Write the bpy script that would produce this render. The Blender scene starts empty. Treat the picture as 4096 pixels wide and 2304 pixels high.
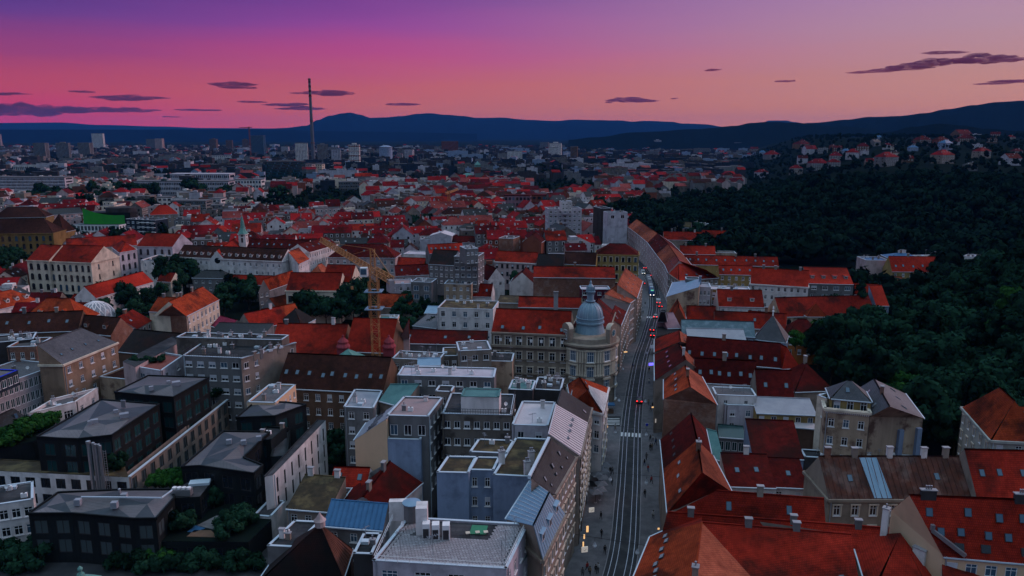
import bpy, bmesh, math, random
from mathutils import Vector, Matrix, noise as mnoise
R = math.radians
rnd = random.Random(7)
scene = bpy.context.scene
COL = scene.collection
# ------------------------------------------------------------------ camera
CAM_H, FPX, HORIZON = 76.0, 750.0, 134.0
PITCH = math.atan((288 - HORIZON) / FPX)
cam = bpy.data.objects.new('camera', bpy.data.cameras.new('camera'))
COL.objects.link(cam)
cam.location = (0, 0, CAM_H)
cam.rotation_euler = (math.pi / 2 - PITCH, 0, 0)
cam.data.sensor_width = 36.0
cam.data.lens = FPX / 1024 * 36
cam.data.clip_start = 1.0
cam.data.clip_end = 90000
scene.camera = cam
FWD = Vector((0, math.cos(PITCH), -math.sin(PITCH)))
UPV = Vector((0, math.sin(PITCH), math.cos(PITCH)))

def ray(u, v):                                  # u, v in 1024 x 576 pixels
    return FWD + Vector((1, 0, 0)) * ((u - 512) / FPX) + UPV * ((288 - v) / FPX)

def P(u, v, z=0.0):                             # the point at height z that pixel sees
    d = ray(u, v)
    t = (z - CAM_H) / d.z
    return Vector((d.x * t, d.y * t, z))

def PD(u, v, dist):                             # the point at ground distance dist
    d = ray(u, v)
    t = dist / math.hypot(d.x, d.y)
    return Vector((0, 0, CAM_H)) + d * t
# ------------------------------------------------------------------ world: dusk sky
SKY_GAIN = 1.0
world = bpy.data.worlds.new('World'); scene.world = world; world.use_nodes = True
def build_world():
    nt = world.node_tree; N = nt.nodes; L = nt.links
    N.clear()
    out = N.new('ShaderNodeOutputWorld'); bg = N.new('ShaderNodeBackground')
    tc = N.new('ShaderNodeTexCoord'); sep = N.new('ShaderNodeSeparateXYZ')
    L.new(tc.outputs['Generated'], sep.inputs[0])
    def math_(op, a, b=None, clamp=False):
        n = N.new('ShaderNodeMath'); n.operation = op; n.use_clamp = clamp
        for i, v in enumerate((a, b)):
            if v is None: continue
            if isinstance(v, (int, float)): n.inputs[i].default_value = v
            else: L.new(v, n.inputs[i])
        return n.outputs[0]
    elev = math_('MULTIPLY', math_('ARCSINE', sep.outputs[2]), 180 / math.pi)      # degrees
    az = math_('MULTIPLY', math_('ARCTAN2', sep.outputs[0], sep.outputs[1]), 180 / math.pi)
    # a little large-scale unevenness, as thin high veil
    mp = N.new('ShaderNodeMapping'); mp.inputs['Scale'].default_value = (2.0, 2.0, 26.0); mp.inputs['Rotation'].default_value = (0, R(4), 0)
    L.new(tc.outputs['Generated'], mp.inputs[0])
    nz = N.new('ShaderNodeTexNoise'); nz.inputs['Scale'].default_value = 1.6; nz.inputs['Detail'].default_value = 4
    L.new(mp.outputs[0], nz.inputs[0])
    wob = math_('MULTIPLY', math_('SUBTRACT', nz.outputs[0], 0.5), 1.6)
    e2 = math_('ADD', elev, wob)
    def ramp(stops):
        r = N.new('ShaderNodeValToRGB'); r.color_ramp.interpolation = 'EASE' if False else 'LINEAR'
        el = r.color_ramp.elements
        while len(el) > 1: el.remove(el[-1])
        def s2l(c): return tuple(((x / 255 + .055) / 1.055) ** 2.4 for x in c) + (1,)
        for i, (d, c) in enumerate(stops):
            e = el[0] if i == 0 else el.new(d / 60.0)
            e.position = d / 60.0; e.color = s2l(c)
        L.new(math_('DIVIDE', e2, 60.0, True), r.inputs[0])
        return r.outputs[0]
    left = ramp([(0, LEFT0), (1.2, (210, 48, 94)), (3.0, (190, 70, 94)), (5.2, (152, 62, 116)), (7.4, (96, 58, 136)), (10.0, (50, 46, 126)), (18, (70, 84, 140)), (34, (148, 184, 214)), (60, (200, 232, 255))])
    mid = ramp([(0, MID0), (1.8, (202, 104, 94)), (3.6, (196, 94, 104)), (5.6, (184, 74, 132)), (7.8, (150, 70, 150)), (10.5, (104, 60, 144)), (18, (104, 100, 156)), (34, (148, 184, 214)), (60, (200, 232, 255))])
    right = ramp([(0, RIGHT0), (1.5, (206, 138, 118)), (4.0, (190, 138, 134)), (7.0, (180, 142, 160)), (10.5, (172, 134, 176)), (18, (156, 142, 186)), (34, (148, 184, 214)), (60, (200, 232, 255))])
    back = ramp([(0, (70, 76, 98)), (6, (88, 98, 120)), (16, (108, 126, 150)), (34, (146, 176, 202)), (60, (200, 232, 255))])
    def mix(f, a, b):
        m = N.new('ShaderNodeMix'); m.data_type = 'RGBA'
        L.new(f, m.inputs[0]); L.new(a, m.inputs[6]); L.new(b, m.inputs[7])
        return m.outputs[2]
    def mapr(v, a, b):
        m = N.new('ShaderNodeMapRange'); m.interpolation_type = 'SMOOTHSTEP'
        m.inputs[1].default_value = a; m.inputs[2].default_value = b
        L.new(v, m.inputs[0]); return m.outputs[0]
    d_sun = math_('ABSOLUTE', math_('SUBTRACT', az, 42.0))
    c = mix(mapr(d_sun, 46, 80), mix(mapr(d_sun, 4, 56), right, mid), left)
    c = mix(mapr(math_('ABSOLUTE', az), 85, 150), c, back)
    sky = N.new('ShaderNodeTexSky'); sky.sky_type = 'NISHITA'; sky.sun_disc = False
    sky.sun_elevation = R(1.0); sky.sun_rotation = R(42); sky.altitude = 150
    m2 = N.new('ShaderNodeMix'); m2.data_type = 'RGBA'; m2.blend_type = 'ADD'; m2.inputs[0].default_value = 0.003
    L.new(c, m2.inputs[6]); L.new(sky.outputs[0], m2.inputs[7])
    L.new(m2.outputs[2], bg.inputs[0]); bg.inputs[1].default_value = SKY_GAIN
    L.new(bg.outputs[0], out.inputs[0])
LEFT0, MID0, RIGHT0 = (214, 38, 94), (214, 100, 86), (226, 144, 106)
build_world()
# the sun has just gone: what is left is a broad weak glow from the right, beyond the hills
sun = bpy.data.objects.new('sun', bpy.data.lights.new('sun', 'SUN'))
COL.objects.link(sun)
sun.data.energy = 1.5; sun.data.angle = R(25); sun.data.color = (1.0, 0.62, 0.60)
sun.rotation_euler = (R(90 - 24), 0, R(180 - 66))
# ------------------------------------------------------------------ render settings
scene.view_settings.view_transform = 'Standard'; scene.view_settings.look = 'None'
scene.view_settings.exposure = 0.0; scene.view_settings.gamma = 1.0
scene.view_settings.use_curve_mapping = False
scene.render.engine = 'CYCLES'
cy = scene.cycles
cy.use_denoising = True; cy.max_bounces = 3; cy.diffuse_bounces = 1; cy.glossy_bounces = 2
cy.transmission_bounces = 2; cy.volume_bounces = 0; cy.transparent_max_bounces = 8
cy.caustics_reflective = False; cy.caustics_refractive = False
cy.use_adaptive_sampling = True; cy.adaptive_threshold = 0.02
# ------------------------------------------------------------------ materials
MATS = {}
def nodes_of(name):
    m = bpy.data.materials.new(name); m.use_nodes = True
    return m, m.node_tree.nodes, m.node_tree.links, m.node_tree.nodes['Principled BSDF']

def surf(name, c1, c2=None, scale=0.5, rough=0.85, detail=5, stain=None, stain_scale=0.12, stain_amt=0.5, rows=None, metal=0.0, spec=0.15, bump=0.0, streak=False, emit=None, estr=0.0):
    """plain procedural surface: two tones by noise in metres, optional larger stains, optional fine courses up the UV"""
    if name in MATS: return MATS[name]
    m, N, L, b = nodes_of(name)
    c2 = c2 or tuple(x * 0.78 for x in c1)
    geo = N.new('ShaderNodeNewGeometry')
    src = geo.outputs['Position']
    if streak:
        mp = N.new('ShaderNodeMapping'); mp.inputs['Scale'].default_value = (1, 1, 0.16)
        L.new(src, mp.inputs[0]); src = mp.outputs[0]
    nz = N.new('ShaderNodeTexNoise'); nz.inputs['Scale'].default_value = scale; nz.inputs['Detail'].default_value = detail; nz.inputs['Roughness'].default_value = 0.65
    L.new(src, nz.inputs[0])
    cr = N.new('ShaderNodeValToRGB'); cr.color_ramp.elements[0].position = 0.3; cr.color_ramp.elements[1].position = 0.7
    cr.color_ramp.elements[0].color = c2 + (1,); cr.color_ramp.elements[1].color = c1 + (1,)
    L.new(nz.outputs[0], cr.inputs[0]); col = cr.outputs[0]
    if stain:
        n2 = N.new('ShaderNodeTexNoise'); n2.inputs['Scale'].default_value = stain_scale; n2.inputs['Detail'].default_value = 6; n2.inputs['Roughness'].default_value = 0.6
        L.new(geo.outputs['Position'], n2.inputs[0])
        r2 = N.new('ShaderNodeMapRange'); r2.inputs[1].default_value = 0.5; r2.inputs[2].default_value = 0.64; r2.inputs[4].default_value = stain_amt
        L.new(n2.outputs[0], r2.inputs[0])
        mx = N.new('ShaderNodeMix'); mx.data_type = 'RGBA'; mx.inputs[7].default_value = stain + (1,)
        L.new(r2.outputs[0], mx.inputs[0]); L.new(col, mx.inputs[6]); col = mx.outputs[2]
    if rows:                                     # tile or slate courses: thin darker joints, slight tone per piece
        uv = N.new('ShaderNodeUVMap'); bk = N.new('ShaderNodeTexBrick')
        bk.inputs['Scale'].default_value = 1.0; bk.inputs['Brick Width'].default_value = rows[0]; bk.inputs['Row Height'].default_value = rows[1]
        bk.inputs['Mortar Size'].default_value = rows[2]; bk.inputs['Mortar Smooth'].default_value = 0.4; bk.inputs['Bias'].default_value = 0.1
        bk.inputs['Color1'].default_value = (1, 1, 1, 1); bk.inputs['Color2'].default_value = (rows[3],) * 3 + (1,); bk.inputs['Mortar'].default_value = (rows[4],) * 3 + (1,)
        L.new(uv.outputs[0], bk.inputs[0])
        n3 = N.new('ShaderNodeTexNoise'); n3.inputs['Scale'].default_value = 0.045; n3.inputs['Detail'].default_value = 1; L.new(geo.outputs['Position'], n3.inputs[0])
        r3 = N.new('ShaderNodeMapRange'); r3.inputs[1].default_value = 0.3; r3.inputs[2].default_value = 0.7; r3.inputs[3].default_value = 0.62; r3.inputs[4].default_value = 1.3; L.new(n3.outputs[0], r3.inputs[0])
        mv = N.new('ShaderNodeMix'); mv.data_type = 'RGBA'; mv.blend_type = 'MULTIPLY'; mv.inputs[0].default_value = 1; L.new(col, mv.inputs[6]); L.new(r3.outputs[0], mv.inputs[7]); col = mv.outputs[2]
        mx = N.new('ShaderNodeMix'); mx.data_type = 'RGBA'; mx.blend_type = 'MULTIPLY'; mx.inputs[0].default_value = 1
        L.new(col, mx.inputs[6]); L.new(bk.outputs[0], mx.inputs[7]); col = mx.outputs[2]
        if bump:
            bp = N.new('ShaderNodeBump'); bp.inputs['Strength'].default_value = bump; bp.inputs['Distance'].default_value = 0.05
            L.new(bk.outputs['Fac'], bp.inputs['Height']); bp.invert = True; L.new(bp.outputs[0], b.inputs['Normal'])
    L.new(col, b.inputs['Base Color'])
    b.inputs['Roughness'].default_value = rough; b.inputs['Metallic'].default_value = metal
    b.inputs['Specular IOR Level'].default_value = spec
    if emit:
        b.inputs['Emission Color'].default_value = emit + (1,); b.inputs['Emission Strength'].default_value = estr
    MATS[name] = m
    return m

def tile(name, c1, c2, stain=(0.028, 0.014, 0.012), amt=0.75):
    return surf(name, c1, tuple(x * .8 for x in c2), scale=0.7, rough=0.8, stain=stain, stain_scale=0.13, stain_amt=amt, rows=(0.26, 0.36, 0.05, 0.8, 0.5), bump=0.5, spec=0.04)
def wall(name, c, k=0.64, stain=None, amt=0.6):
    return surf(name, c, tuple(x * k for x in c), scale=0.35, rough=0.92, stain=stain or tuple(x * 0.42 for x in c), stain_scale=0.3, stain_amt=amt, streak=True, spec=0.03)
# roofs
tile('tile_orange', (0.54, 0.082, 0.030), (0.34, 0.042, 0.018))
tile('tile_red', (0.44, 0.033, 0.018), (0.27, 0.021, 0.013))
tile('tile_crimson', (0.33, 0.016, 0.022), (0.22, 0.012, 0.016)); tile('tile_wine', (0.17, 0.012, 0.016), (0.10, 0.009, 0.012)); tile('tile_scarlet', (0.46, 0.022, 0.024), (0.36, 0.018, 0.02), amt=0.3)
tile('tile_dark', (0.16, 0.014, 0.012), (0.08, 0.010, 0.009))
tile('tile_bright', (0.58, 0.045, 0.025), (0.46, 0.032, 0.018), amt=0.3)
tile('tile_salmon', (0.50, 0.13, 0.075), (0.38, 0.085, 0.05), amt=0.4)  # on some roofs this tone stands in for sunset sheen on one slope
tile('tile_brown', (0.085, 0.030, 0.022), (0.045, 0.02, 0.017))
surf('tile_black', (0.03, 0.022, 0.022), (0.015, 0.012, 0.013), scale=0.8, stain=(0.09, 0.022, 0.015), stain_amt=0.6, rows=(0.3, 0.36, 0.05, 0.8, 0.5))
surf('slate_grey', (0.14, 0.14, 0.16), (0.085, 0.088, 0.105), scale=1.2, rough=0.6, rows=(0.5, 0.4, 0.04, 0.85, 0.6), stain=(0.06, 0.06, 0.07), stain_amt=0.4)
surf('slate_dark', (0.045, 0.050, 0.056), (0.022, 0.025, 0.030), scale=1.2, rough=0.6, rows=(0.5, 0.4, 0.04, 0.8, 0.6), stain=(0.06, 0.066, 0.072), stain_amt=0.4)
surf('metal_pale', (0.58, 0.52, 0.56), (0.46, 0.41, 0.45), scale=0.3, rough=0.5, spec=0.5)
surf('metal_blue', (0.20, 0.33, 0.46), (0.15, 0.26, 0.38), scale=0.4, rough=0.45, spec=0.5)
surf('metal_grey', (0.30, 0.31, 0.36), (0.22, 0.23, 0.28), scale=0.4, rough=0.5, spec=0.5)
surf('metal_rust', (0.12, 0.035, 0.022), (0.035, 0.018, 0.016), scale=0.5, rough=0.7, stain=(0.30, 0.22, 0.20), stain_scale=0.3, stain_amt=0.25)
surf('metal_green', (0.10, 0.22, 0.22), (0.06, 0.15, 0.16), scale=0.5, rough=0.6)
surf('copper', (0.13, 0.30, 0.27), (0.08, 0.2, 0.19), scale=0.9, rough=0.6)
surf('zinc_facet', (0.15, 0.135, 0.15), (0.11, 0.10, 0.115), scale=0.5, rows=(0.62, 40, 0.035, 0.92, 0.6), rough=0.55, spec=0.4)
surf('flashing', (0.55, 0.63, 0.72), (0.44, 0.51, 0.60), scale=0.4, rough=0.4, spec=0.5)
surf('gravel', (0.16, 0.15, 0.165), (0.085, 0.08, 0.09), scale=1.5, stain=(0.08, 0.075, 0.085), stain_amt=0.6)
surf('bitumen', (0.055, 0.056, 0.064), (0.024, 0.025, 0.031), scale=0.6, rows=(6.0, 1.0, 0.04, 0.8, 0.5), stain=(0.16, 0.155, 0.17), stain_amt=0.35)
surf('moss_roof', (0.075, 0.052, 0.03), (0.028, 0.024, 0.018), scale=0.7, stain=(0.16, 0.12, 0.06), stain_scale=0.3, stain_amt=0.7)
surf('terrace_red', (0.26, 0.08, 0.07), None, scale=0.7)
# walls
wall('w_white', (0.800, 0.740, 0.760)); wall('w_cream', (0.760, 0.640, 0.530)); wall('w_beige', (0.317, 0.255, 0.225))
wall('w_yellow', (0.375, 0.259, 0.105)); wall('w_ochre', (0.270, 0.165, 0.068)); wall('w_grey', (0.205, 0.198, 0.211)); wall('w_dirty', (0.198, 0.168, 0.155), 0.5, stain=(0.06, 0.05, 0.048), amt=0.9)
wall('w_blue', (0.270, 0.340, 0.500)); wall('w_brown', (0.189, 0.115, 0.084)); wall('w_pink', (0.540, 0.400, 0.410)); wall('w_peach', (0.700, 0.470, 0.320), 0.9, amt=0.15)
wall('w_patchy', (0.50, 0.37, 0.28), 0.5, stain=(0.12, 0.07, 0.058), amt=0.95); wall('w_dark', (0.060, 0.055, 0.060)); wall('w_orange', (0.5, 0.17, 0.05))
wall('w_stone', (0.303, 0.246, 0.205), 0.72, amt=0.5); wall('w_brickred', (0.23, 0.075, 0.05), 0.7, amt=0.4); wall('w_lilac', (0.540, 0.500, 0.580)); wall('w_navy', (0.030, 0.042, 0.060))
surf('brick_wall', (0.26, 0.12, 0.085), (0.17, 0.08, 0.06), scale=0.8, rows=(0.5, 0.18, 0.02, 0.7, 1.25), stain=(0.34, 0.25, 0.22), stain_scale=0.35, stain_amt=0.4)
surf('black_clad', (0.015, 0.019, 0.022), (0.009, 0.012, 0.014), scale=0.6, rows=(1.2, 3.4, 0.04, 0.75, 0.4), rough=0.55)
surf('frame_white', (0.84, 0.82, 0.86), None, scale=0.6, rough=0.6)
surf('frame_dark', (0.05, 0.045, 0.05), None, rough=0.5)
surf('shutter', (0.55, 0.55, 0.62), (0.47, 0.47, 0.54), scale=0.8)
surf('green_wall', (0.035, 0.34, 0.03), (0.03, 0.25, 0.05), scale=0.15)
surf('blue_paint', (0.02, 0.05, 0.55), None)
surf('steel', (0.42, 0.42, 0.46), None, rough=0.35, metal=0.7)
surf('crane_yellow', (0.46, 0.22, 0.09), (0.34, 0.15, 0.06), scale=0.8, rough=0.55)
surf('white_paint', (0.84, 0.82, 0.84), (0.6, 0.58, 0.6), scale=1.2)
surf('concrete', (0.36, 0.34, 0.37), (0.26, 0.25, 0.28), scale=0.4, stain=(0.16, 0.15, 0.17))
surf('asphalt', (0.050, 0.052, 0.058), (0.028, 0.030, 0.036), scale=0.35, rough=0.75, stain=(0.085, 0.085, 0.09), stain_scale=0.3)
surf('pavement', (0.17, 0.16, 0.175), (0.095, 0.092, 0.104), scale=0.5, rough=0.7, stain=(0.07, 0.068, 0.08), stain_scale=0.2)
surf('rail_steel', (0.60, 0.60, 0.64), (0.42, 0.42, 0.46), scale=1.0, rough=0.35, metal=0.9)
surf('soil', (0.010, 0.016, 0.014), (0.006, 0.010, 0.010), scale=0.05, rough=1.0, spec=0.0)
surf('bark', (0.05, 0.038, 0.03), None, scale=2)

def glass(name, c, rough=0.12, emit=None, estr=0.0):
    m, N, L, b = nodes_of(name)
    b.inputs['Base Color'].default_value = c + (1,); b.inputs['Roughness'].default_value = rough
    b.inputs['Specular IOR Level'].default_value = 0.6
    if emit: b.inputs['Emission Color'].default_value = emit + (1,); b.inputs['Emission Strength'].default_value = estr
    MATS[name] = m
glass('glass', (0.012, 0.016, 0.022)); glass('glass_blue', (0.05, 0.10, 0.16), 0.08); glass('glass_pale', (0.25, 0.27, 0.32), 0.2)
glass('glass_green', (0.012, 0.045, 0.05), 0.1)
glass('lamp_warm', (0.9, 0.6, 0.3), 0.4, (1.0, 0.55, 0.22), 0.9); glass('tail_red', (0.7, 0.02, 0.02), 0.3, (1.0, 0.02, 0.02), 4.0); glass('head_white', (0.9, 0.9, 0.9), 0.3, (1.0, 0.86, 0.75), 4.0)
glass('sign_lit', (0.8, 0.75, 0.7), 0.4, (1.0, 0.85, 0.72), 0.25); glass('sign_blue', (0.1, 0.1, 0.8), 0.4, (0.15, 0.12, 1.0), 2.0); glass('lamp_globe', (0.62, 0.66, 0.75), 0.3)
glass('city_light', (0.9, 0.85, 0.8), 0.4, (1.0, 0.86, 0.8), 1.2)

def leaf_mat(name, dark, light):
    m, N, L, b = nodes_of(name)
    oi = N.new('ShaderNodeObjectInfo'); geo = N.new('ShaderNodeNewGeometry')
    nz = N.new('ShaderNodeTexNoise'); nz.inputs['Scale'].default_value = 0.45; nz.inputs['Detail'].default_value = 3
    L.new(geo.outputs['Position'], nz.inputs[0])
    n2 = N.new('ShaderNodeTexNoise'); n2.inputs['Scale'].default_value = 0.075; L.new(geo.outputs['Position'], n2.inputs[0])
    a2 = N.new('ShaderNodeMath'); a2.operation = 'MULTIPLY_ADD'; a2.inputs[1].default_value = 1.5; a2.use_clamp = False; L.new(n2.outputs[0], a2.inputs[0]); a2.inputs[2].default_value = -0.72
    a3 = N.new('ShaderNodeMath'); L.new(a2.outputs[0], a3.inputs[0]); L.new(nz.outputs[0], a3.inputs[1])
    ad = N.new('ShaderNodeMath'); ad.operation = 'MULTIPLY_ADD'; ad.inputs[1].default_value = 0.4; L.new(oi.outputs['Random'], ad.inputs[0]); L.new(a3.outputs[0], ad.inputs[2])
    cr = N.new('ShaderNodeValToRGB'); cr.color_ramp.elements[0].position = 0.35; cr.color_ramp.elements[1].position = 1.0
    cr.color_ramp.elements[0].color = dark + (1,); cr.color_ramp.elements[1].color = light + (1,)
    L.new(ad.outputs[0], cr.inputs[0]); L.new(cr.outputs[0], b.inputs['Base Color'])
    b.inputs['Roughness'].default_value = 1.0; b.inputs['Specular IOR Level'].default_value = 0.0
    MATS[name] = m
leaf_mat('leaf', (0.0025, 0.007, 0.006), (0.017, 0.050, 0.030)); leaf_mat('leaf_light', (0.008, 0.032, 0.011), (0.028, 0.09, 0.02)); leaf_mat('leaf_forest', (0.0015, 0.004, 0.004), (0.009, 0.023, 0.017)); leaf_mat('leaf_dry', (0.10, 0.07, 0.03), (0.16, 0.12, 0.05))  # light tones: leaf variation plus painted teal highlights, scattered by noise
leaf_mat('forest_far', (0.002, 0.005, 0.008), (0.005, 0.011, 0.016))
surf('mountain', (0.004, 0.011, 0.025), (0.003, 0.008, 0.018), scale=0.002, rough=1.0, spec=0.0)  # blue of distant haze is partly put into this base colour
# ------------------------------------------------------------------ mesh helpers
class MB:
    """collects faces with a material index and UVs; build() links ONE mesh object"""
    def __init__(s): s.v, s.f, s.m, s.uv, s.mats, s.smooth = [], [], [], [], [], False
    def mi(s, mat):
        if mat not in s.mats: s.mats.append(mat)
        return s.mats.index(mat)
    def face(s, pts, mat, uv=None):
        i0 = len(s.v); s.v.extend(tuple(p) for p in pts)
        s.f.append(tuple(range(i0, i0 + len(pts)))); s.m.append(s.mi(mat)); s.uv.append(uv)
    def quad(s, a, b, c, d, mat):                # a-b is the eave, UV in metres
        a, b, c, d = map(Vector, (a, b, c, d))
        u = b - a; lu = u.length or 1; u = u / lu
        n = u.cross(d - a)
        w = n.cross(u).normalized() if n.length > 1e-9 else Vector((0, 0, 1))
        s.face((a, b, c, d), mat, [((p - a).dot(u), (p - a).dot(w)) for p in (a, b, c, d)])
    def tri(s, a, b, c, mat):
        a, b, c = map(Vector, (a, b, c))
        u = (b - a).normalized(); w = u.cross(c - a).cross(u)
        w = w.normalized() if w.length > 1e-9 else Vector((0, 0, 1))
        s.face((a, b, c), mat, [((p - a).dot(u), (p - a).dot(w)) for p in (a, b, c)])
    def box(s, c, size, mat, rz=0.0, tilt=None):
        hx, hy, hz = size[0] / 2, size[1] / 2, size[2] / 2
        M = Matrix.Rotation(rz, 3, 'Z')
        if tilt is not None: M = M @ tilt
        c = Vector(c)
        p = [c + M @ Vector((x, y, z)) for x in (-hx, hx) for y in (-hy, hy) for z in (-hz, hz)]
        for q in ((0, 1, 3, 2), (4, 6, 7, 5), (0, 4, 5, 1), (2, 3, 7, 6), (1, 5, 7, 3), (0, 2, 6, 4)):
            s.quad(*[p[i] for i in q], mat)
    def bar(s, a, b, w, mat, h=None):            # square bar from a to b
        a, b = Vector(a), Vector(b); d = b - a
        if d.length < 1e-6: return
        dn = d.normalized(); up = Vector((0, 0, 1)) if abs(dn.z) < 0.95 else Vector((0, 1, 0))
        x = dn.cross(up).normalized() * (w / 2); y = x.cross(dn).normalized() * ((h or w) / 2)
        p = [a - x - y, a + x - y, a + x + y, a - x + y, b - x - y, b + x - y, b + x + y, b - x + y]
        for q in ((0, 1, 5, 4), (1, 2, 6, 5), (2, 3, 7, 6), (3, 0, 4, 7), (3, 2, 1, 0), (4, 5, 6, 7)):
            s.face([p[i] for i in q], mat, None)
    def lathe(s, c, prof, mat, n=12, a0=0.0, a1=2 * math.pi, rz=0.0, sy=1.0):
        c = Vector(c); full = abs(a1 - a0 - 2 * math.pi) < 1e-6
        rings = []
        for r, z in prof:
            ring = []
            for k in range(n if full else n + 1):
                a = a0 + (a1 - a0) * k / n
                x, y = r * math.cos(a), r * math.sin(a) * sy
                ring.append(c + Vector((x * math.cos(rz) - y * math.sin(rz), x * math.sin(rz) + y * math.cos(rz), z)))
            rings.append(ring)
        m = len(rings[0])
        for i in range(len(rings) - 1):
            for k in range(m if full else m - 1):
                k2 = (k + 1) % m
                s.face((rings[i][k], rings[i][k2], rings[i + 1][k2], rings[i + 1][k]), mat, None)
        if full and prof[-1][0] > 0.01: s.face(rings[-1], mat, None)
    def prism(s, poly, z0, z1, mat, top=None, sides=True):   # poly CCW in plan
        poly = [Vector((p[0], p[1], 0)) for p in poly]
        if sides:
            for i in range(len(poly)):
                a, b = poly[i], poly[(i + 1) % len(poly)]
                s.quad(a + Vector((0, 0, z0)), b + Vector((0, 0, z0)), b + Vector((0, 0, z1)), a + Vector((0, 0, z1)), mat)
        pts = [p + Vector((0, 0, z1)) for p in poly]
        s.face(pts, top or mat, [(p.x, p.y) for p in pts])
    def mesh(s, name):
        me = bpy.data.meshes.new(name)
        me.from_pydata(s.v, [], s.f)
        for mt in s.mats: me.materials.append(MATS[mt] if isinstance(mt, str) else mt)
        me.polygons.foreach_set('material_index', s.m)
        if any(u is not None for u in s.uv):
            ul = me.uv_layers.new(name='UVMap'); flat = []
            for f, u in zip(s.f, s.uv):
                for k in range(len(f)): flat.extend(u[k] if u else (0.0, 0.0))
            ul.data.foreach_set('uv', flat)
        if s.smooth: me.polygons.foreach_set('use_smooth', [True] * len(s.f))
        me.update(); return me
    def build(s, name, parent=None, loc=(0, 0, 0)):
        if not s.f: return None
        return link(name, s.mesh(name), parent, loc)

KIDS = {}
def link(name, data, parent=None, loc=(0, 0, 0), rz=0.0, scale=None):
    o = bpy.data.objects.new(name, data); COL.objects.link(o)
    o.location = loc
    if rz: o.rotation_euler = (0, 0, rz)
    if scale: o.scale = scale
    if parent: o.parent = parent; KIDS.setdefault(parent.name, []).append(o)
    return o
def tag(o, label=None, cat=None, group=None, kind=None):
    if label: o['label'] = label
    if cat: o['category'] = cat
    if group: o['group'] = group
    if kind: o['kind'] = kind
    return o
def thing(name, label, cat, loc=(0, 0, 0), rz=0.0, group=None):
    return tag(link(name, None, None, loc, rz), label, cat, group)
def copy_tree(o, parent=None):
    c = o.copy(); COL.objects.link(c)
    if parent: c.parent = parent; KIDS.setdefault(parent.name, []).append(c)
    for ch in KIDS.get(o.name, []): copy_tree(ch, c)
    return c
# ------------------------------------------------------------------ terrain
def sst(a, b, x):
    t = min(1.0, max(0.0, (x - a) / (b - a))); return t * t * (3 - 2 * t)
def hx(y): return (.15 + .14 * sst(720, 1050, y)) * y + 15      # foot of the right hand hill
def terrain(x, y):
    h = sst(430, 660, y) * sst(hx(y), hx(y) + 255, x) * (24 + 15 * sst(690, 900, y) + 0.032 * max(0.0, min(y, 1750) - 900))
    h *= 1 - .85 * sst(2600, 4600, y)
    n = 12 * sst(125, 230, x) * sst(150, 215, y) * (1 - sst(265, 330, y)) + 24 * sst(.5 * y + 20, .5 * y + 90, x) * sst(170, 230, y) * (1 - sst(300, 400, y))
    if h > 1: h += 5 * mnoise.noise(Vector((x * 0.006, y * 0.006, 0))) * min(1, h / 15)
    return h + n

def make_ground():
    radii = []; r = 30.0
    while r < 21000: radii.append(r); r *= 1.045 if r > 300 else 1.07
    angs = [R(a * 1.25) for a in range(-60, 61)]
    v = []; f = []; W = len(angs)
    for r in radii:
        for a in angs:
            x, y = r * math.sin(a), r * math.cos(a)
            v.append((x, y, terrain(x, y) - 0.02))
    for i in range(len(radii) - 1):
        for j in range(W - 1):
            f.append((i * W + j + 1, i * W + j, (i + 1) * W + j, (i + 1) * W + j + 1))
    me = bpy.data.meshes.new('ground'); me.from_pydata(v, [], f); me.materials.append(MATS['soil'])
    me.polygons.foreach_set('use_smooth', [True] * len(f)); me.update()
    tag(link('ground', me), kind='structure')
make_ground()

def ridge(name, prof, D, wid, amp=0.0, freq=0.004, mat='mountain', foot=-2.0, cols=260, rows=22, seed=0.0):
    us = [p[0] for p in prof]
    v = []; f = []
    for i in range(cols + 1):
        u = us[0] + (us[-1] - us[0]) * i / cols
        k = max(j for j in range(len(us)) if us[j] <= u + 1e-6); k = min(k, len(us) - 2)
        t = (u - us[k]) / (us[k + 1] - us[k]); t = t * t * (3 - 2 * t)
        vv = prof[k][1] * (1 - t) + prof[k + 1][1] * t
        top = PD(u, vv, D); az = math.atan2(top.x, top.y); zr = top.z
        for j in range(rows + 1):
            s = -1 + 2 * j / rows; d = D + s * wid
            g = 0.5 + 0.5 * math.cos(math.pi * s)
            g = g ** 0.8
            x, y = d * math.sin(az), d * math.cos(az)
            nn = mnoise.fractal(Vector((x * freq, y * freq, seed)), 1.0, 2.1, 5)
            z = foot + (zr - foot) * g + nn * amp * (0.15 + (1 - g) * g * 3.4) * (1 if foot < zr else 0)
            v.append((x, y, z))
    for i in range(cols):
        for j in range(rows):
            a = i * (rows + 1) + j; f.append((a, a + rows + 1, a + rows + 2, a + 1))
    me = bpy.data.meshes.new(name); me.from_pydata(v, [], f); me.materials.append(MATS[mat])
    me.polygons.foreach_set('use_smooth', [True] * len(f)); me.update()
    tag(link(name, me), kind='structure')

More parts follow.
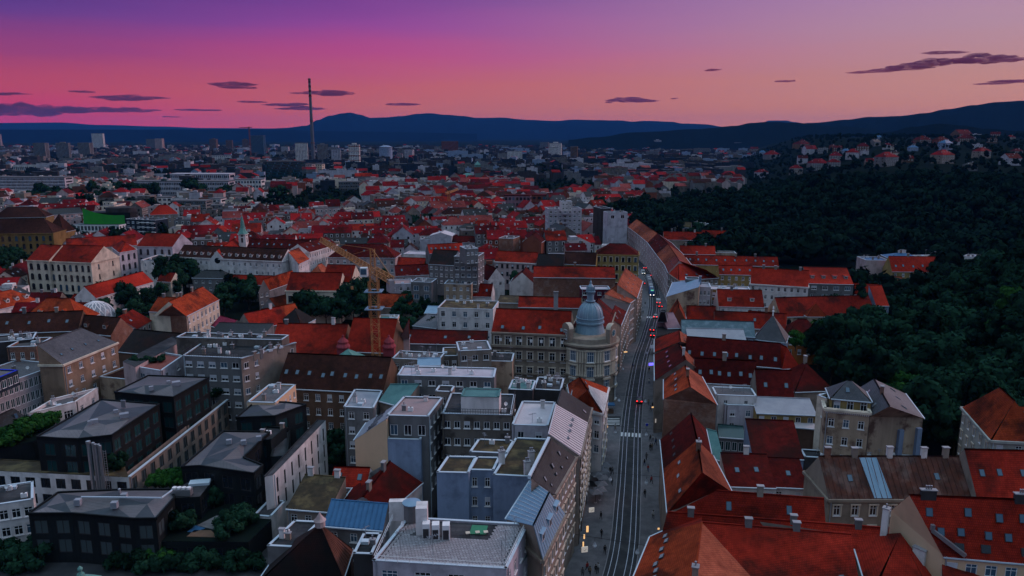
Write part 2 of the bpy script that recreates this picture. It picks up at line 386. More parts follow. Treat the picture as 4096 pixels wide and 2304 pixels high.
def ov(l): return [(x / 2.5156, y / 2.5156) for x, y in l]
ridge('mountain_range', ov([(-160, 308), (0, 309), (150, 308), (250, 314), (400, 318), (520, 322), (700, 323), (900, 330), (1300, 335)]), 18500, 1400, 12, 0.0006, seed=3)
ridge('plain_edge', ov([(-200, 326), (0, 326), (300, 326), (620, 325), (900, 331), (1200, 336)]), 9000, 900, 6, 0.002, seed=8)
ridge('mountain_range', ov([(560, 332), (640, 326), (720, 321), (770, 317), (800, 302), (830, 291), (862, 285), (880, 283), (905, 288), (932, 296), (970, 295), (1010, 292), (1050, 287), (1080, 286), (1120, 290), (1165, 293), (1200, 297), (1260, 296), (1330, 301), (1400, 303), (1440, 300), (1500, 302), (1560, 303), (1590, 306), (1620, 304), (1690, 306), (1720, 311), (1770, 313), (1830, 320), (1960, 332)]), 13500, 3300, 70, 0.0007, seed=1)
ridge('hill', ov([(1890, 318), (1920, 308), (1935, 303), (1975, 303), (2000, 307), (2040, 316)]), 16500, 700, 5, 0.001, seed=5)
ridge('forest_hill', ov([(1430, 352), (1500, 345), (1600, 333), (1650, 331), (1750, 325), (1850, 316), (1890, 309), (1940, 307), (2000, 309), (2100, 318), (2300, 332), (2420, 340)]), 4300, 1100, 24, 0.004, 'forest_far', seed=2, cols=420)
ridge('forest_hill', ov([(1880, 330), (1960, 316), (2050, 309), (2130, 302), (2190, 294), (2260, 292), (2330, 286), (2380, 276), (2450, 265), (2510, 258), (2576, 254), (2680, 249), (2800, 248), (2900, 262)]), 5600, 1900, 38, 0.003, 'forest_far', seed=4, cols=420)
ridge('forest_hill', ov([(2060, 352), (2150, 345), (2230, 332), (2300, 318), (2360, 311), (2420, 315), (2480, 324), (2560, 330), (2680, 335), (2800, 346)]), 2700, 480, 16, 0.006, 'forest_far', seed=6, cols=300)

# ------------------------------------------------------------------ haze: the blue evening air
def make_haze():
    m = bpy.data.materials.new('haze_air'); m.use_nodes = True
    N = m.node_tree.nodes; N.clear()
    o = N.new('ShaderNodeOutputMaterial'); pv = N.new('ShaderNodeVolumePrincipled')
    pv.inputs['Color'].default_value = HAZE_COL + (1,); pv.inputs['Density'].default_value = HAZE_D
    pv.inputs['Anisotropy'].default_value = 0.0
    m.node_tree.links.new(pv.outputs[0], o.inputs['Volume']); MATS['haze_air'] = m
    b = MB(); b.box((0, 10300, 258), (44000, 21800, 540), 'haze_air')
    tag(b.build('haze'), kind='stuff')
HAZE_COL, HAZE_D = (0.06, 0.28, 0.90), 0.000024
make_haze()

# ------------------------------------------------------------------ clouds, far beyond the hills
def make_clouds():
    m = bpy.data.materials.new('cloud_vapour'); m.use_nodes = True
    N = m.node_tree.nodes; N.clear()
    o = N.new('ShaderNodeOutputMaterial'); pv = N.new('ShaderNodeVolumePrincipled')
    pv.inputs['Color'].default_value = (0.32, 0.08, 0.17, 1); pv.inputs['Density'].default_value = 0.0055  # red dusk light on the undersides is put into the vapour colour
    m.node_tree.links.new(pv.outputs[0], o.inputs['Volume'])
    D = 26000; k = D / 750 / 2.5156
    L = [(5, 237, 70, 8, 0), (206, 231, 28, 7, 1), (325, 247, 150, 16, 2), (60, 280, 300, 30, 3), (250, 279, 300, 16, 4), (583, 212, 90, 15, 5), (600, 220, 60, 9, 5), (497, 277, 60, 7, 6), (636, 257, 46, 6, 7), (836, 234, 100, 17, 8), (770, 235, 44, 5, 8), (722, 264, 84, 13, 9), (760, 274, 96, 13, 9), (1010, 263, 58, 10, 10),
         (1592, 254, 112, 13, 11), (1580, 249, 60, 10, 11), (1697, 248, 12, 3, 12), (1532, 258, 14, 3, 12), (1793, 176, 24, 5, 13), (1974, 205, 36, 5, 14), (2200, 180, 110, 6, 15), (2270, 172, 120, 15, 15), (2340, 160, 110, 19, 15), (2478, 151, 170, 24, 16), (2378, 133, 66, 5, 17), (2545, 205, 76, 9, 18), (2500, 211, 50, 4, 18), (430, 294, 24, 4, 19), (1100, 290, 1, 1, 20)]
    names = {0: 'small flat purple cloud at the dark end of the pink sky', 1: 'tiny dark cloud puff above the long lens cloud', 2: 'lens shaped purple cloud above the broad purple bank', 3: 'broad purple cloud bank low over the far blue mountains', 4: 'thin eastern tail of the broad purple cloud bank', 5: 'slanted thin purple cloud above the small flat ones near the chimney', 6: 'thin purple streak cloud low in the deep pink sky', 7: 'faint small streak cloud beside the tall chimney cloud pair', 8: 'long purple cloud crossing behind the tip of the tall chimney', 9: 'two layered magenta cloud beside the shaft of the tall chimney', 10: 'oval purple cloud above the rounded mountain summit', 11: 'dark red cloud floating alone above the long ridge', 12: 'tiny dark cloud fleck next to the lone dark red cloud', 13: 'small reddish cloud fleck high in the salmon sky', 14: 'small narrow dark red cloud over the saddle of the hills', 15: 'long dark cloud slanting upwards over the wooded ridge', 16: 'thick dark spindle cloud high over the wooded ridge', 17: 'faint thin cloud streak above the slanting dark cloud', 18: 'narrow dark cloud just above the high end of the wooded ridge', 19: 'faint little cloud low in the deep pink sky'}
    objs = {}
    r = random.Random(3)
    for (x, y, w, h, g) in L:
        if g == 20: continue
        mb = objs.setdefault(g, ([], []))
        slant = -0.13 if g == 15 else 0.0
        n = max(2, int(w / 26))
        for q in range(n):
            t = (q + .5) / n * 2 - 1
            env = (1 - abs(t) ** 2.2) ** 0.7
            cx = x + t * w / 2 * 0.92 + r.uniform(-.1, .1) * w / n; cyy = y + r.uniform(-.12, .12) * h + slant * (cx - x) * 0.55
            rx = (w / n) * r.uniform(0.8, 1.25) * k; rz_ = max(0.9, h * 0.5 * env * r.uniform(0.7, 1.1)) * k
            c = PD(cx / 2.5156, cyy / 2.5156, D + r.uniform(-300, 300))
            bm = bmesh.new(); bmesh.ops.create_icosphere(bm, subdivisions=3, radius=1.0)
            off = len(objs[g][0])
            for v in bm.verts:
                p = v.co.copy(); nn = 1 + 0.45 * mnoise.fractal(p * 1.7 + Vector((q * 5.1, g * 3.3, 0)), 1, 2, 4)
                z = p.z * (0.55 if p.z < 0 else 1.0)
                objs[g][0].append((c.x + p.x * rx * nn, c.y + p.y * 420 * nn, c.z + z * rz_ * nn))
            objs[g][1].extend(tuple(vv.index + off for vv in fc.verts) for fc in bm.faces)
            bm.free()
    for g, (v, f) in objs.items():
        me = bpy.data.meshes.new('cloud'); me.from_pydata(v, [], f); me.materials.append(m); me.update()
        tag(link('cloud', me), names[g], 'cloud')
make_clouds()
# ------------------------------------------------------------------ building kit
TOFF = dict(A=(0, 1500), B=(1000, 1500), C=(2000, 1500), D=(2996, 1500), E=(0, 800), F=(1000, 800), G=(2000, 800), H=(2996, 800), I=(0, 300), J=(1000, 300), K=(2000, 300), L=(2996, 300))
def T(t, x, y, z=0.0):                           # reading of a photograph crop -> point at height z
    k = 1.8018 if t in 'ABCDEFGH' else 2.3418
    o = TOFF[t]
    return P((o[0] + x / k) / 4, (o[1] + y / k) / 4, z)

WCACHE = {}
def window_mesh(w, h, style, frame, gl, wallm, near):
    key = (round(w, 2), round(h, 2), style, frame, gl, wallm if style == 'a' else '', near)
    if key in WCACHE: return WCACHE[key]
    a, b = MB(), MB()
    fw = min(0.11, w * 0.1)
    def fr(mb, x0, x1, z0, z1, y0, y1, mat): mb.box(((x0 + x1) / 2, (y0 + y1) / 2, (z0 + z1) / 2), (x1 - x0, y1 - y0, z1 - z0), mat)
    H = h / 2; Wd = w / 2
    fr(a, -Wd, -Wd + fw, -H, H, -.05, .05, frame); fr(a, Wd - fw, Wd, -H, H, -.05, .05, frame)
    fr(a, -Wd + fw, Wd - fw, -H, -H + fw, -.05, .05, frame); fr(a, -Wd + fw, Wd - fw, H - fw, H, -.05, .05, frame)
    if w > 0.7:
        n = max(1, round(w / 0.75) - 1) if style != 'b' else max(1, round(w / 1.4) - 1)
        for i in range(n):
            x = -Wd + w * (i + 1) / (n + 1); fr(a, x - .035, x + .035, -H + fw, H - fw, -.045, .045, frame)
    if h > 1.5 and style in 'wat': fr(a, -Wd + fw, Wd - fw, H * 0.38 - .03, H * 0.38 + .03, -.04, .04, frame)
    if style in 'wats': fr(a, -Wd - .12, Wd + .12, -H - .13, -H, -.3, .0, frame)       # sill
    if style == 't':                             # moulded surround with a small hood
        fr(a, -Wd - .22, -Wd - .002, -H, H + .05, -.24, -.15, 'w_cream'); fr(a, Wd + .002, Wd + .22, -H, H + .05, -.24, -.15, 'w_cream')
        fr(a, -Wd - .3, Wd + .3, H + .05, H + .3, -.36, -.15, 'w_cream')
    if style == 'a':                             # round head: wall spandrels fill the corners
        n = 6; y = -.08
        for sx in (-1, 1):
            for i in range(n):
                a0, a1 = math.pi / 2 * i / n, math.pi / 2 * (i + 1) / n
                p0 = (sx * Wd * math.cos(a0), y, H - Wd + Wd * math.sin(a0)); p1 = (sx * Wd * math.cos(a1), y, H - Wd + Wd * math.sin(a1))
                q = [p0, (p0[0], y, H), (p1[0], y, H), p1]
                if i == 0: q[1] = (sx * Wd, y, H)
                a.face(q if sx < 0 else q[::-1], wallm, None)
    top = H - fw
    if style == 's':
        cut = H - h * 0.55; fr(a, -Wd + fw, Wd - fw, cut, H - fw, -.10, -.03, 'shutter'); 
    g = b if near else a
    g.face([(-Wd + fw, .02, -H + fw), (Wd - fw, .02, -H + fw), (Wd - fw, .02, top), (-Wd + fw, .02, top)], gl, None)
    WCACHE[key] = (a.mesh('window'), b.mesh('pane') if near else None)
    return WCACHE[key]

def wall_holes(mb, a, b, z0, z1, wins, mat, rev=0.16):
    """wall from a to b with real openings; wins = rows of [(t0, t1, [(s0, s1), ...])] bottom to top"""
    a = Vector((a[0], a[1], 0)); b = Vector((b[0], b[1], 0)); d = b - a; Lw = d.length
    if Lw < 0.05: return
    u = d / Lw; n = Vector((-u.y, u.x, 0))       # inward (footprint CCW)
    def pt(s, z, k=0.0): p = a + u * s + n * k; return (p.x, p.y, z)
    def q(s0, s1, za, zb):
        if s1 - s0 > 1e-4 and zb - za > 1e-4:
            mb.face((pt(s0, za), pt(s1, za), pt(s1, zb), pt(s0, zb)), mat, [(s0, za), (s1, za), (s1, zb), (s0, zb)])
    z = z0
    for (t0, t1, cols) in wins:
        q(0, Lw, z, t0); s = 0.0
        for (s0, s1) in cols:
            q(s, s0, t0, t1)
            for (p, r_) in (((s0, t0), (s1, t0)), ((s1, t0), (s1, t1)), ((s1, t1), (s0, t1)), ((s0, t1), (s0, t0))):
                mb.face((pt(*p), pt(*r_), pt(*r_, rev), pt(*p, rev)), mat, None)
            s = s1
        q(s, Lw, t0, t1); z = t1
    q(0, Lw, z, z1)

def facade(th, mb, a, b, z0, z1, spec, mat, org, wr):
    """spec = dict(c=cols, r=rows, w=, h=, fh=storey height, top=head below the eave, st=style, fr=frame, gl=glass)"""
    a = Vector((a[0], a[1], 0)); b = Vector((b[0], b[1], 0)); Lw = (b - a).length
    if not spec:
        wall_holes(mb, a, b, z0, z1, [], mat); return
    c, r = spec.get('c', 0), spec.get('r', 1); w, h = spec.get('w', 1.15), spec.get('h', 1.75)
    fh, top, st = spec.get('fh', 3.7), spec.get('top', 1.0), spec.get('st', 'w')
    if not c: c = max(1, int(Lw / spec.get('sp', 3.0)))
    w = min(w, Lw / c * 0.8)
    rows = []
    for i in range(r):
        t1 = z1 - top - i * fh; t0 = t1 - h
        if t0 < z0 + 0.15: break
        rows.insert(0, (t0, t1, [(Lw * (k + .5) / c - w / 2, Lw * (k + .5) / c + w / 2) for k in range(c)]))
    wall_holes(mb, a, b, z0, z1, rows, mat)
    u = (b - a).normalized(); n = Vector((-u.y, u.x, 0)); rz = math.atan2(u.y, u.x)
    mid = (a + b) / 2; dist = math.hypot(mid.x + org[0], mid.y + org[1])
    near = dist < 165
    if dist < 330 and Lw > 6 and mat != 'black_clad':
        q = a + u * .45 - n * .1; mb_ = MB(); mb_.bar((q.x, q.y, max(0, z0)), (q.x, q.y, z1 - .1), .13, wr.choice(['flashing', 'frame_dark', 'metal_grey'])); mb_.build('drainpipe', th)
    for (t0, t1, cols) in rows:
        for (s0, s1) in cols:
            if wr.random() < spec.get('skip', 0.0): continue
            s_ = st
            if st == 'w' and wr.random() < spec.get('sh', 0.2): s_ = 's'
            g = spec.get('gl') or wr.choice(['glass', 'glass', 'glass', 'glass_blue'])
            fm, pm = window_mesh(s1 - s0, t1 - t0, s_, spec.get('fr', 'frame_white'), g, mat, near)
            p = a + u * ((s0 + s1) / 2) + n * 0.11
            o = link('window', fm, th, (p.x, p.y, (t0 + t1) / 2), rz)
            if near: link('pane', pm, o)

def cornice(th, pts, z, out, hgt, mat, closed=True, name='cornice'):
    mb = MB(); n = len(pts)
    for i in range(n if closed else n - 1):
        a, b = Vector((pts[i][0], pts[i][1], 0)), Vector((pts[(i + 1) % n][0], pts[(i + 1) % n][1], 0))
        u = (b - a).normalized(); o = Vector((u.y, -u.x, 0)) * (out / 2)
        e = u * out * 0.5
        mb.box((a + b) / 2 + o + Vector((0, 0, z)), ((b - a).length + out * 0.98, out, hgt), mat, math.atan2(u.y, u.x))
    return mb.build(name, th)

def chimney(parent, p, rz, w=0.6, l=1.0, hgt=1.7, mat='w_grey', pots=0):
    mb = MB(); p = Vector(p)
    mb.box(p + Vector((0, 0, hgt / 2 - 0.6)), (l, w, hgt + 1.2), mat, rz)
    mb.box(p + Vector((0, 0, hgt + 0.08)), (l + 0.22, w + 0.22, 0.14), 'concrete', rz)
    for k in range(pots):
        mb.lathe(p + Vector(((k - (pots - 1) / 2) * 0.35 * math.cos(rz), (k - (pots - 1) / 2) * 0.35 * math.sin(rz), hgt + 0.15)), [(0.12, 0), (0.12, 0.5), (0.16, 0.52), (0.16, 0.6)], 'steel', 8)
    return mb.build('chimney', parent)
def on_slope(q, s, t, lift=0.05):                # q = (eave0, eave1, ridge1, ridge0)
    a, b, c, d = map(Vector, q)
    p = (a * (1 - s) + b * s) * (1 - t) + (d * (1 - s) + c * s) * t
    n = (b - a).cross(d - a).normalized()
    if n.z < 0: n = -n
    return p + n * lift, n
def skylight(parent, q, s, t, w=0.9, h=1.3, gl='glass_blue'):
    p, n = on_slope(q, s, t, 0.06)
    a, b = Vector(q[0]), Vector(q[1]); u = (b - a).normalized(); v = n.cross(u).normalized()
    M = Matrix((u, v, n)).transposed()
    mb = MB()
    mb.box(p, (w, h, 0.16), 'frame_dark', 0, M)
    o = mb.build('skylight', parent)
    g = MB(); g.box(p + n * 0.09, (w - 0.16, h - 0.16, 0.02), gl, 0, M); g.build('pane', o) if parent.get('category') else g.build('skylight_pane', parent)
def dormer(parent, q, s, t, w=1.5, h=1.5, wallm='w_white', roofm='tile_red', flat=False):
    p, n = on_slope(q, s, t, 0.0)
    a, b = Vector(q[0]), Vector(q[1]); u = (b - a).normalized(); f = Vector((n.x, n.y, 0)).normalized()   # f points out of the slope
    slope = math.hypot(n.x, n.y) / max(n.z, 0.05); back = (h + (0.1 if flat else w * 0.35)) / slope
    z = Vector((0, 0, 1)); mb = MB(); f0 = p + f * 0.0
    L0, R0 = f0 - u * w / 2, f0 + u * w / 2
    mb.quad(L0, R0, R0 + z * h, L0 + z * h, wallm)
    for c in (L0, R0):
        bk = c - f * (h / slope) + z * h
        mb.face((c, c + z * h, bk), wallm, None)
    if flat:
        e = 0.15
        mb.quad(L0 - u * e + f * .2 + z * h, R0 + u * e + f * .2 + z * h, R0 + u * e - f * back + z * (h + .15), L0 - u * e - f * back + z * (h + .15), roofm)
        mb.quad(L0 - u * e + f * .2 + z * (h - .12), R0 + u * e + f * .2 + z * (h - .12), R0 + u * e + f * .2 + z * h, L0 - u * e + f * .2 + z * h, 'flashing')
    else:
        rz_ = w * 0.38; C = f0 + z * (h + rz_)
        mb.tri(L0 + z * h, R0 + z * h, C, wallm)
        kf = f * .2; bk = -f * ((h + rz_) / slope)
        e = u * 0.15 - z * 0.08
        mb.quad(L0 - u * .15 - z * .08 + z * h + kf, C + kf, C + bk, L0 - u * .15 - z * .08 + z * h - f * (h / slope), roofm)
        mb.quad(C + kf, R0 + e + z * h + kf, R0 + e + z * h - f * (h / slope), C + bk, roofm)
    wm = MB(); rz = math.atan2(u.y, u.x); c = f0 + f * 0.03 + z * (h * 0.52)
    mb2 = mb.build('dormer', parent)
    wm.box(c, (w * 0.72, 0.05, h * 0.72), 'frame_white', rz); wm.box(c - u * w * .165 + f * .03, (w * 0.27, 0.02, h * 0.58), 'glass', rz); wm.box(c + u * w * .165 + f * .03, (w * 0.27, 0.02, h * 0.58), 'glass', rz)
    if parent.get('category'): wm.build('window', mb2)
    else: wm.build('dormer_window', parent)
def ac_unit(parent, p, rz=0.0, s=1.0):
    mb = MB(); p = Vector(p)
    mb.box(p + Vector((0, 0, .45 * s)), (1.0 * s, .5 * s, .8 * s), 'frame_white', rz)
    mb.lathe(p + Vector((0, 0, .852 * s)), [(0.2 * s, 0), (0.2 * s, .03), (.05 * s, .04)], 'frame_dark', 8)
    return mb.build('air_conditioner', parent)
def antenna(parent, p, h=3.0, rz=0.0):
    mb = MB(); p = Vector(p)
    mb.bar(p, p + Vector((0, 0, h)), 0.07, 'steel')
    e = Vector((math.cos(rz), math.sin(rz), 0)); f = Vector((-e.y, e.x, 0))
    mb.bar(p + Vector((0, 0, h - .2)) - e * .8, p + Vector((0, 0, h - .2)) + e * .8, 0.05, 'steel')
    for k in range(5): mb.bar(p + Vector((0, 0, h - .2)) + e * (-.7 + k * .35) - f * .35, p + Vector((0, 0, h - .2)) + e * (-.7 + k * .35) + f * .35, 0.035, 'steel')
    return mb.build('antenna', parent)
def dish(parent, p, rz=0.0):
    mb = MB(); p = Vector(p); mb.bar(p, p + Vector((0, 0, .9)), .06, 'steel')
    e = Vector((math.cos(rz), math.sin(rz), .35)).normalized(); u = e.cross(Vector((0, 0, 1))).normalized(); v = u.cross(e)
    c = p + Vector((0, 0, 1.0)); ring = [c + e * .12 + (u * math.cos(a) + v * math.sin(a)) * .42 for a in [i * math.pi / 5 for i in range(10)]]
    for i in range(10): mb.face((c, ring[i], ring[(i + 1) % 10]), 'frame_white', None)
    return mb.build('satellite_dish', parent)

BUILT = []; PROT = []
def proj(p):
    d = Vector(p) - Vector((0, 0, CAM_H)); w = d.dot(FWD); return 512 + d.x / w * FPX, 288 - d.dot(UPV) / w * FPX
def add_clutter(th, roof, quad_pts, z, n, wr, dense=1.0):
    """small things on a flat roof; quad_pts = 4 plan corners, local"""
    a, b, c, d = [Vector((p[0], p[1], 0)) for p in quad_pts]
    rz = math.atan2((b - a).y, (b - a).x)
    for k in range(int(n * 1.7)):
        s, t = wr.uniform(.1, .9), wr.uniform(.12, .9)
        p = (a * (1 - s) + b * s) * (1 - t) + (d * (1 - s) + c * s) * t; p.z = z
        q = wr.random()
        if q < .3: ac_unit(roof, p, rz)
        elif q < .58: chimney(roof, p, rz, .5, .8, wr.uniform(.9, 1.6), wr.choice(['w_white', 'w_grey', 'w_beige']), wr.choice([0, 1, 2]))
        elif q < .75: antenna(roof, p, wr.uniform(2, 3.6), wr.uniform(0, 3))
        elif q < .85: dish(roof, p, wr.uniform(-2.5, -.6))
        else:
            mb = MB(); mb.box(p + Vector((0, 0, .25)), (1.2, 1.0, .5), 'flashing', rz); mb.build('roof_hatch', roof)

def POLY(label, pts, foot, roofs, wallm, roofm, base=0.0, wins=None, gables=(), name='house', cat='house', over=0.35, gutter=True, sk=(), dm=(), ch=(), group=None, corn=None, ridge_cap=True, floors=None):
    """free building: pts name -> (tile, x, y, z) or a Vector; foot = names round the eave; roofs = faces by names, eave edge first"""
    W = {k: (T(*p) if isinstance(p, tuple) else Vector(p)) for k, p in pts.items()}
    F = list(foot)
    area = sum(W[F[i]].x * W[F[(i + 1) % len(F)]].y - W[F[(i + 1) % len(F)]].x * W[F[i]].y for i in range(len(F)))
    if area < 0: F.reverse()
    cx = sum(W[k].x for k in F) / len(F); cyy = sum(W[k].y for k in F) / len(F)
    th = thing(name, label, cat, (cx, cyy, base), group=group)
    BUILT.append((cx, cyy, max((W[k] - Vector((cx, cyy, W[k].z))).length for k in F)))
    uv = [proj(W[k]) for k in W]; hh = min(W[k].z for k in F) - base; uv2 = [proj(W[k] - Vector((0, 0, 4 if hh < 9.5 else hh * .62))) for k in F]; PROT.append((min(u[0] for u in uv), max(u[0] for u in uv), min(u[1] for u in uv), max(u[1] for u in uv2), min(W[k].y for k in F)))
    org = Vector((cx, cyy, base)); Lc = {k: W[k] - org for k in W}
    wr = random.Random(int(abs(cx) * 37 + cyy * 11))
    mb = MB(); wins = wins or {}
    for i in range(len(F)):
        a, b = Lc[F[i]], Lc[F[(i + 1) % len(F)]]
        key = F[i] + F[(i + 1) % len(F)]
        spec = wins.get(key) or wins.get(key[::-1])
        if spec is None and wins.get('*'):
            d = b - a; nrm = Vector((d.y, -d.x, 0)); mid = (a + b) / 2 + org
            if nrm.dot(-mid) > 0: spec = wins['*']
        zt = min(a.z, b.z)
        facade(th, mb, a, b, 0, zt, spec, wallm, org, wr)
        if abs(a.z - b.z) > 0.02:
            hi = a if a.z > b.z else b
            mb.face([(a.x, a.y, zt), (b.x, b.y, zt), tuple(hi)], wallm, None)
    for g in gables: mb.face([Lc[k] for k in g], wallm, [(Lc[k].x + Lc[k].y, Lc[k].z) for k in g])
    w = mb.build('wall', th)
    if corn: cornice(th, [Lc[k] for k in F], min(Lc[k].z for k in F) - .25, .4, .5, corn)
    rb = MB(); trims = []
    for rf in roofs:
        mat = roofm
        if isinstance(rf, tuple): rf, mat = rf
        q = [Lc[k].copy() for k in rf]
        if over and len(q) >= 3:                 # push the eave out along the slope
            mid_top = sum((q[i] for i in range(2, len(q))), Vector()) / (len(q) - 2)
            dirn = ((q[0] + q[1]) / 2 - mid_top); e = (q[1] - q[0]).normalized(); dirn -= e * dirn.dot(e)
            if dirn.length > .3 and dirn.z < -0.02:
                dn = dirn.normalized() * over; q[0] += dn; q[1] += dn
        n = (q[1] - q[0]).cross(q[-1] - q[0])
        if n.z < 0: q = [q[1], q[0]] + q[:1:-1]; 
        q = [p + Vector((0, 0, .06)) for p in q]
        if len(q) == 4: rb.quad(*q, mat)
        elif len(q) == 3: rb.tri(*q, mat)
        else:
            u = (q[1] - q[0]).normalized(); nn = u.cross(q[-1] - q[0]).normalized(); ww = nn.cross(u)
            rb.face(q, mat, [((p - q[0]).dot(u), (p - q[0]).dot(ww)) for p in q])
        if over:                                  # eave thickness
            dz = Vector((0, 0, .22)); rb.face((q[0] - dz, q[1] - dz, q[1], q[0]), 'frame_dark' if not gutter else mat, None)
        if gutter and over: 
            e = Vector((0, 0, -.02)); tr = MB(); tr.bar(q[0] + e, q[1] + e, .2, 'flashing'); trims.append(('gutter', tr))
        if ridge_cap and len(q) == 4: tr = MB(); tr.bar(q[2] + Vector((0, 0, .03)), q[3] + Vector((0, 0, .03)), .24, mat); trims.append(('ridge_cap', tr))
    ro = rb.build('roof', th)
    if ro is None: ro = w
    for nm, tr in trims: tr.build(nm, ro)
    for (face, n, t, *o) in sk:
        q = [Lc[k] for k in face]; q = q if len(q) == 4 else [q[0], q[1], q[2], q[2]]
        if (q[1] - q[0]).cross(q[3] - q[0]).z < 0: q = [q[1], q[0], q[3], q[2]]
        for k in range(n): skylight(th, q, (k + .5 + wr.uniform(-.15, .15)) / n, t + wr.uniform(-.04, .04), *(o or ()))
    for (face, n, t, *o) in dm:
        q = [Lc[k] for k in face]
        if (q[1] - q[0]).cross(q[3] - q[0]).z < 0: q = [q[1], q[0], q[3], q[2]]
        for k in range(n): dormer(th, q, (k + .5) / n, t, *(o or ()))
    for (k0, k1, n, *o) in ch:
        for k in range(n):
            s = (k + .5 + wr.uniform(-.25, .25)) / n; a, b = Lc[k0], Lc[k1]
            chimney(ro, a * (1 - s) + b * s + Vector((0, 0, .2)), math.atan2((b - a).y, (b - a).x), *(o or (.6, 1.0, wr.uniform(1.0, 1.7), wr.choice(['w_grey', 'w_white', 'brick_wall', 'w_beige']), 0)))
    return th, Lc, ro

def BB(t, A, Bp, h, depth, roof, wallm, roofm, label, f=None, s=None, base=0.0, ch=0, sk=0, dm=0, name='house', cat='house', clutter=0, corn=None, group=None, over=0.35, skt=.5, dmt=.3, par='flashing', dmf=False, gut=True, world=None):
    """rectangular building from its two front eave corners A, B (crop readings, height h) and a depth in metres or a crop point behind B"""
    if world: PA, PB = Vector((*world[0], h)), Vector((*world[1], h))
    else: PA, PB = T(t, *A, h), T(t, *Bp, h)
    if isinstance(depth, tuple): vec = T(t, *depth, h) - PB
    else:
        u = (PB - PA).normalized(); vec = Vector((-u.y, u.x, 0)) * depth
    a, b, c, d = PA, PB, PB + vec, PA + vec
    kind, rise = roof[0], float(roof[1:] or 0)
    up = Vector((0, 0, rise)); pts = dict(a=a, b=b, c=c, d=d)
    wins = {'ab': f} if f else {}
    if s:
        wins['bc'] = s; wins['da'] = s
    kw = dict(base=base, wins=wins, name=name, cat=cat, corn=corn, group=group, over=over, gutter=gut)
    chs = lambda x, y: [(x, y, ch)] if ch else []
    sks = lambda q: [(q, sk, skt)] if sk else []
    dms = lambda q: [(q, dm, dmt, 1.5, 1.4, wallm, roofm, dmf)] if dm else []
    if kind == 'g':
        pts.update(r=(b + c) / 2 + up, l=(a + d) / 2 + up)
        return POLY(label, pts, 'abcd', ['abrl', 'cdlr'], wallm, roofm, gables=['bcr', 'dal'], ch=chs('l', 'r'), sk=sks('abrl'), dm=dms('abrl'), **kw)
    if kind == 'G':
        pts.update(r=(a + b) / 2 + up, l=(c + d) / 2 + up)
        return POLY(label, pts, 'abcd', ['bclr', 'darl'], wallm, roofm, gables=['abr', 'cdl'], ch=chs('l', 'r'), sk=sks('darl') + sks('bclr'), dm=dms('bclr'), **kw)
    if kind == 'h':
        u = (b - a).normalized(); La, Ld = (b - a).length, vec.length
        if La >= Ld: k = min(Ld * .5, La * .45); pts.update(r=(b + c) / 2 - u * k + up, l=(a + d) / 2 + u * k + up); rf = ['abrl', 'cdlr', 'bcr', 'dal']
        else:
            v = vec.normalized(); k = min(La * .5, Ld * .45); pts.update(r=(a + b) / 2 + v * k + up, l=(c + d) / 2 - v * k + up); rf = ['bclr', 'darl', 'abr', 'cdl']
        return POLY(label, pts, 'abcd', rf, wallm, roofm, ch=chs('l', 'r'), sk=sks(rf[0]), dm=dms(rf[0]), **kw)
    if kind == 'p':
        pts.update(r=(a + b + c + d) / 4 + up)
        return POLY(label, pts, 'abcd', ['abr', 'bcr', 'cdr', 'dar'], wallm, roofm, **kw)
    if kind == 's':                              # rises towards the back
        pts.update(c=c + up, d=d + up)
        return POLY(label, pts, 'abcd', ['abcd'], wallm, roofm, ch=chs('d', 'c'), sk=sks('abcd'), dm=dms('abcd'), **kw)
    if kind == 'S':                              # high at the front, falls to the back
        pts.update(a=a + up, b=b + up)
        return POLY(label, pts, 'abcd', ['cdab'], wallm, roofm, ch=chs('a', 'b'), **kw)
    # flat with parapet
    rise = rise or .5
    th, Lc, _ = POLY(label, dict(a=a + up, b=b + up, c=c + up, d=d + up), 'abcd', [], wallm, roofm, **{**kw, 'over': 0, 'wins': {k: {**v, 'top': v.get('top', 1.0) + rise} for k, v in wins.items()}})
    pl = [Lc[k] for k in 'abcd']; area = sum(pl[i].x * pl[(i + 1) % 4].y - pl[(i + 1) % 4].x * pl[i].y for i in range(4))
    if area < 0: pl = [pl[0], pl[3], pl[2], pl[1]]
    deck = MB(); zc = h - base
    deck.face([(p.x, p.y, zc) for p in pl], roofm, [(p.x, p.y) for p in pl])
    ro = deck.build('roof', th)
    pm = MB(); cen = (pl[0] + pl[2]) / 2
    for i in range(4):
        p, q = pl[i], pl[(i + 1) % 4]; u = (q - p).normalized(); n = Vector((-u.y, u.x, 0)) * .28
        p0, q0 = Vector((p.x, p.y, zc + rise)), Vector((q.x, q.y, zc + rise))
        p1, q1 = p0 + n, q0 + n; dz = Vector((0, 0, rise))
        pm.quad(q1 - dz, p1 - dz, p1, q1, wallm)
        lf = Vector((0, 0, .004)); o_ = -n * .3; pm.box((p0 + q0) / 2 + n / 2 + Vector((0, 0, .05)), ((q0 - p0).length + .1, .42, .1), par, math.atan2(u.y, u.x))
    pm.build('parapet', ro)
    wr = random.Random(int(abs(cen.x + a.x) * 91 + a.y))
    add_clutter(th, ro, pl, zc, clutter, wr)
    return th, Lc, ro
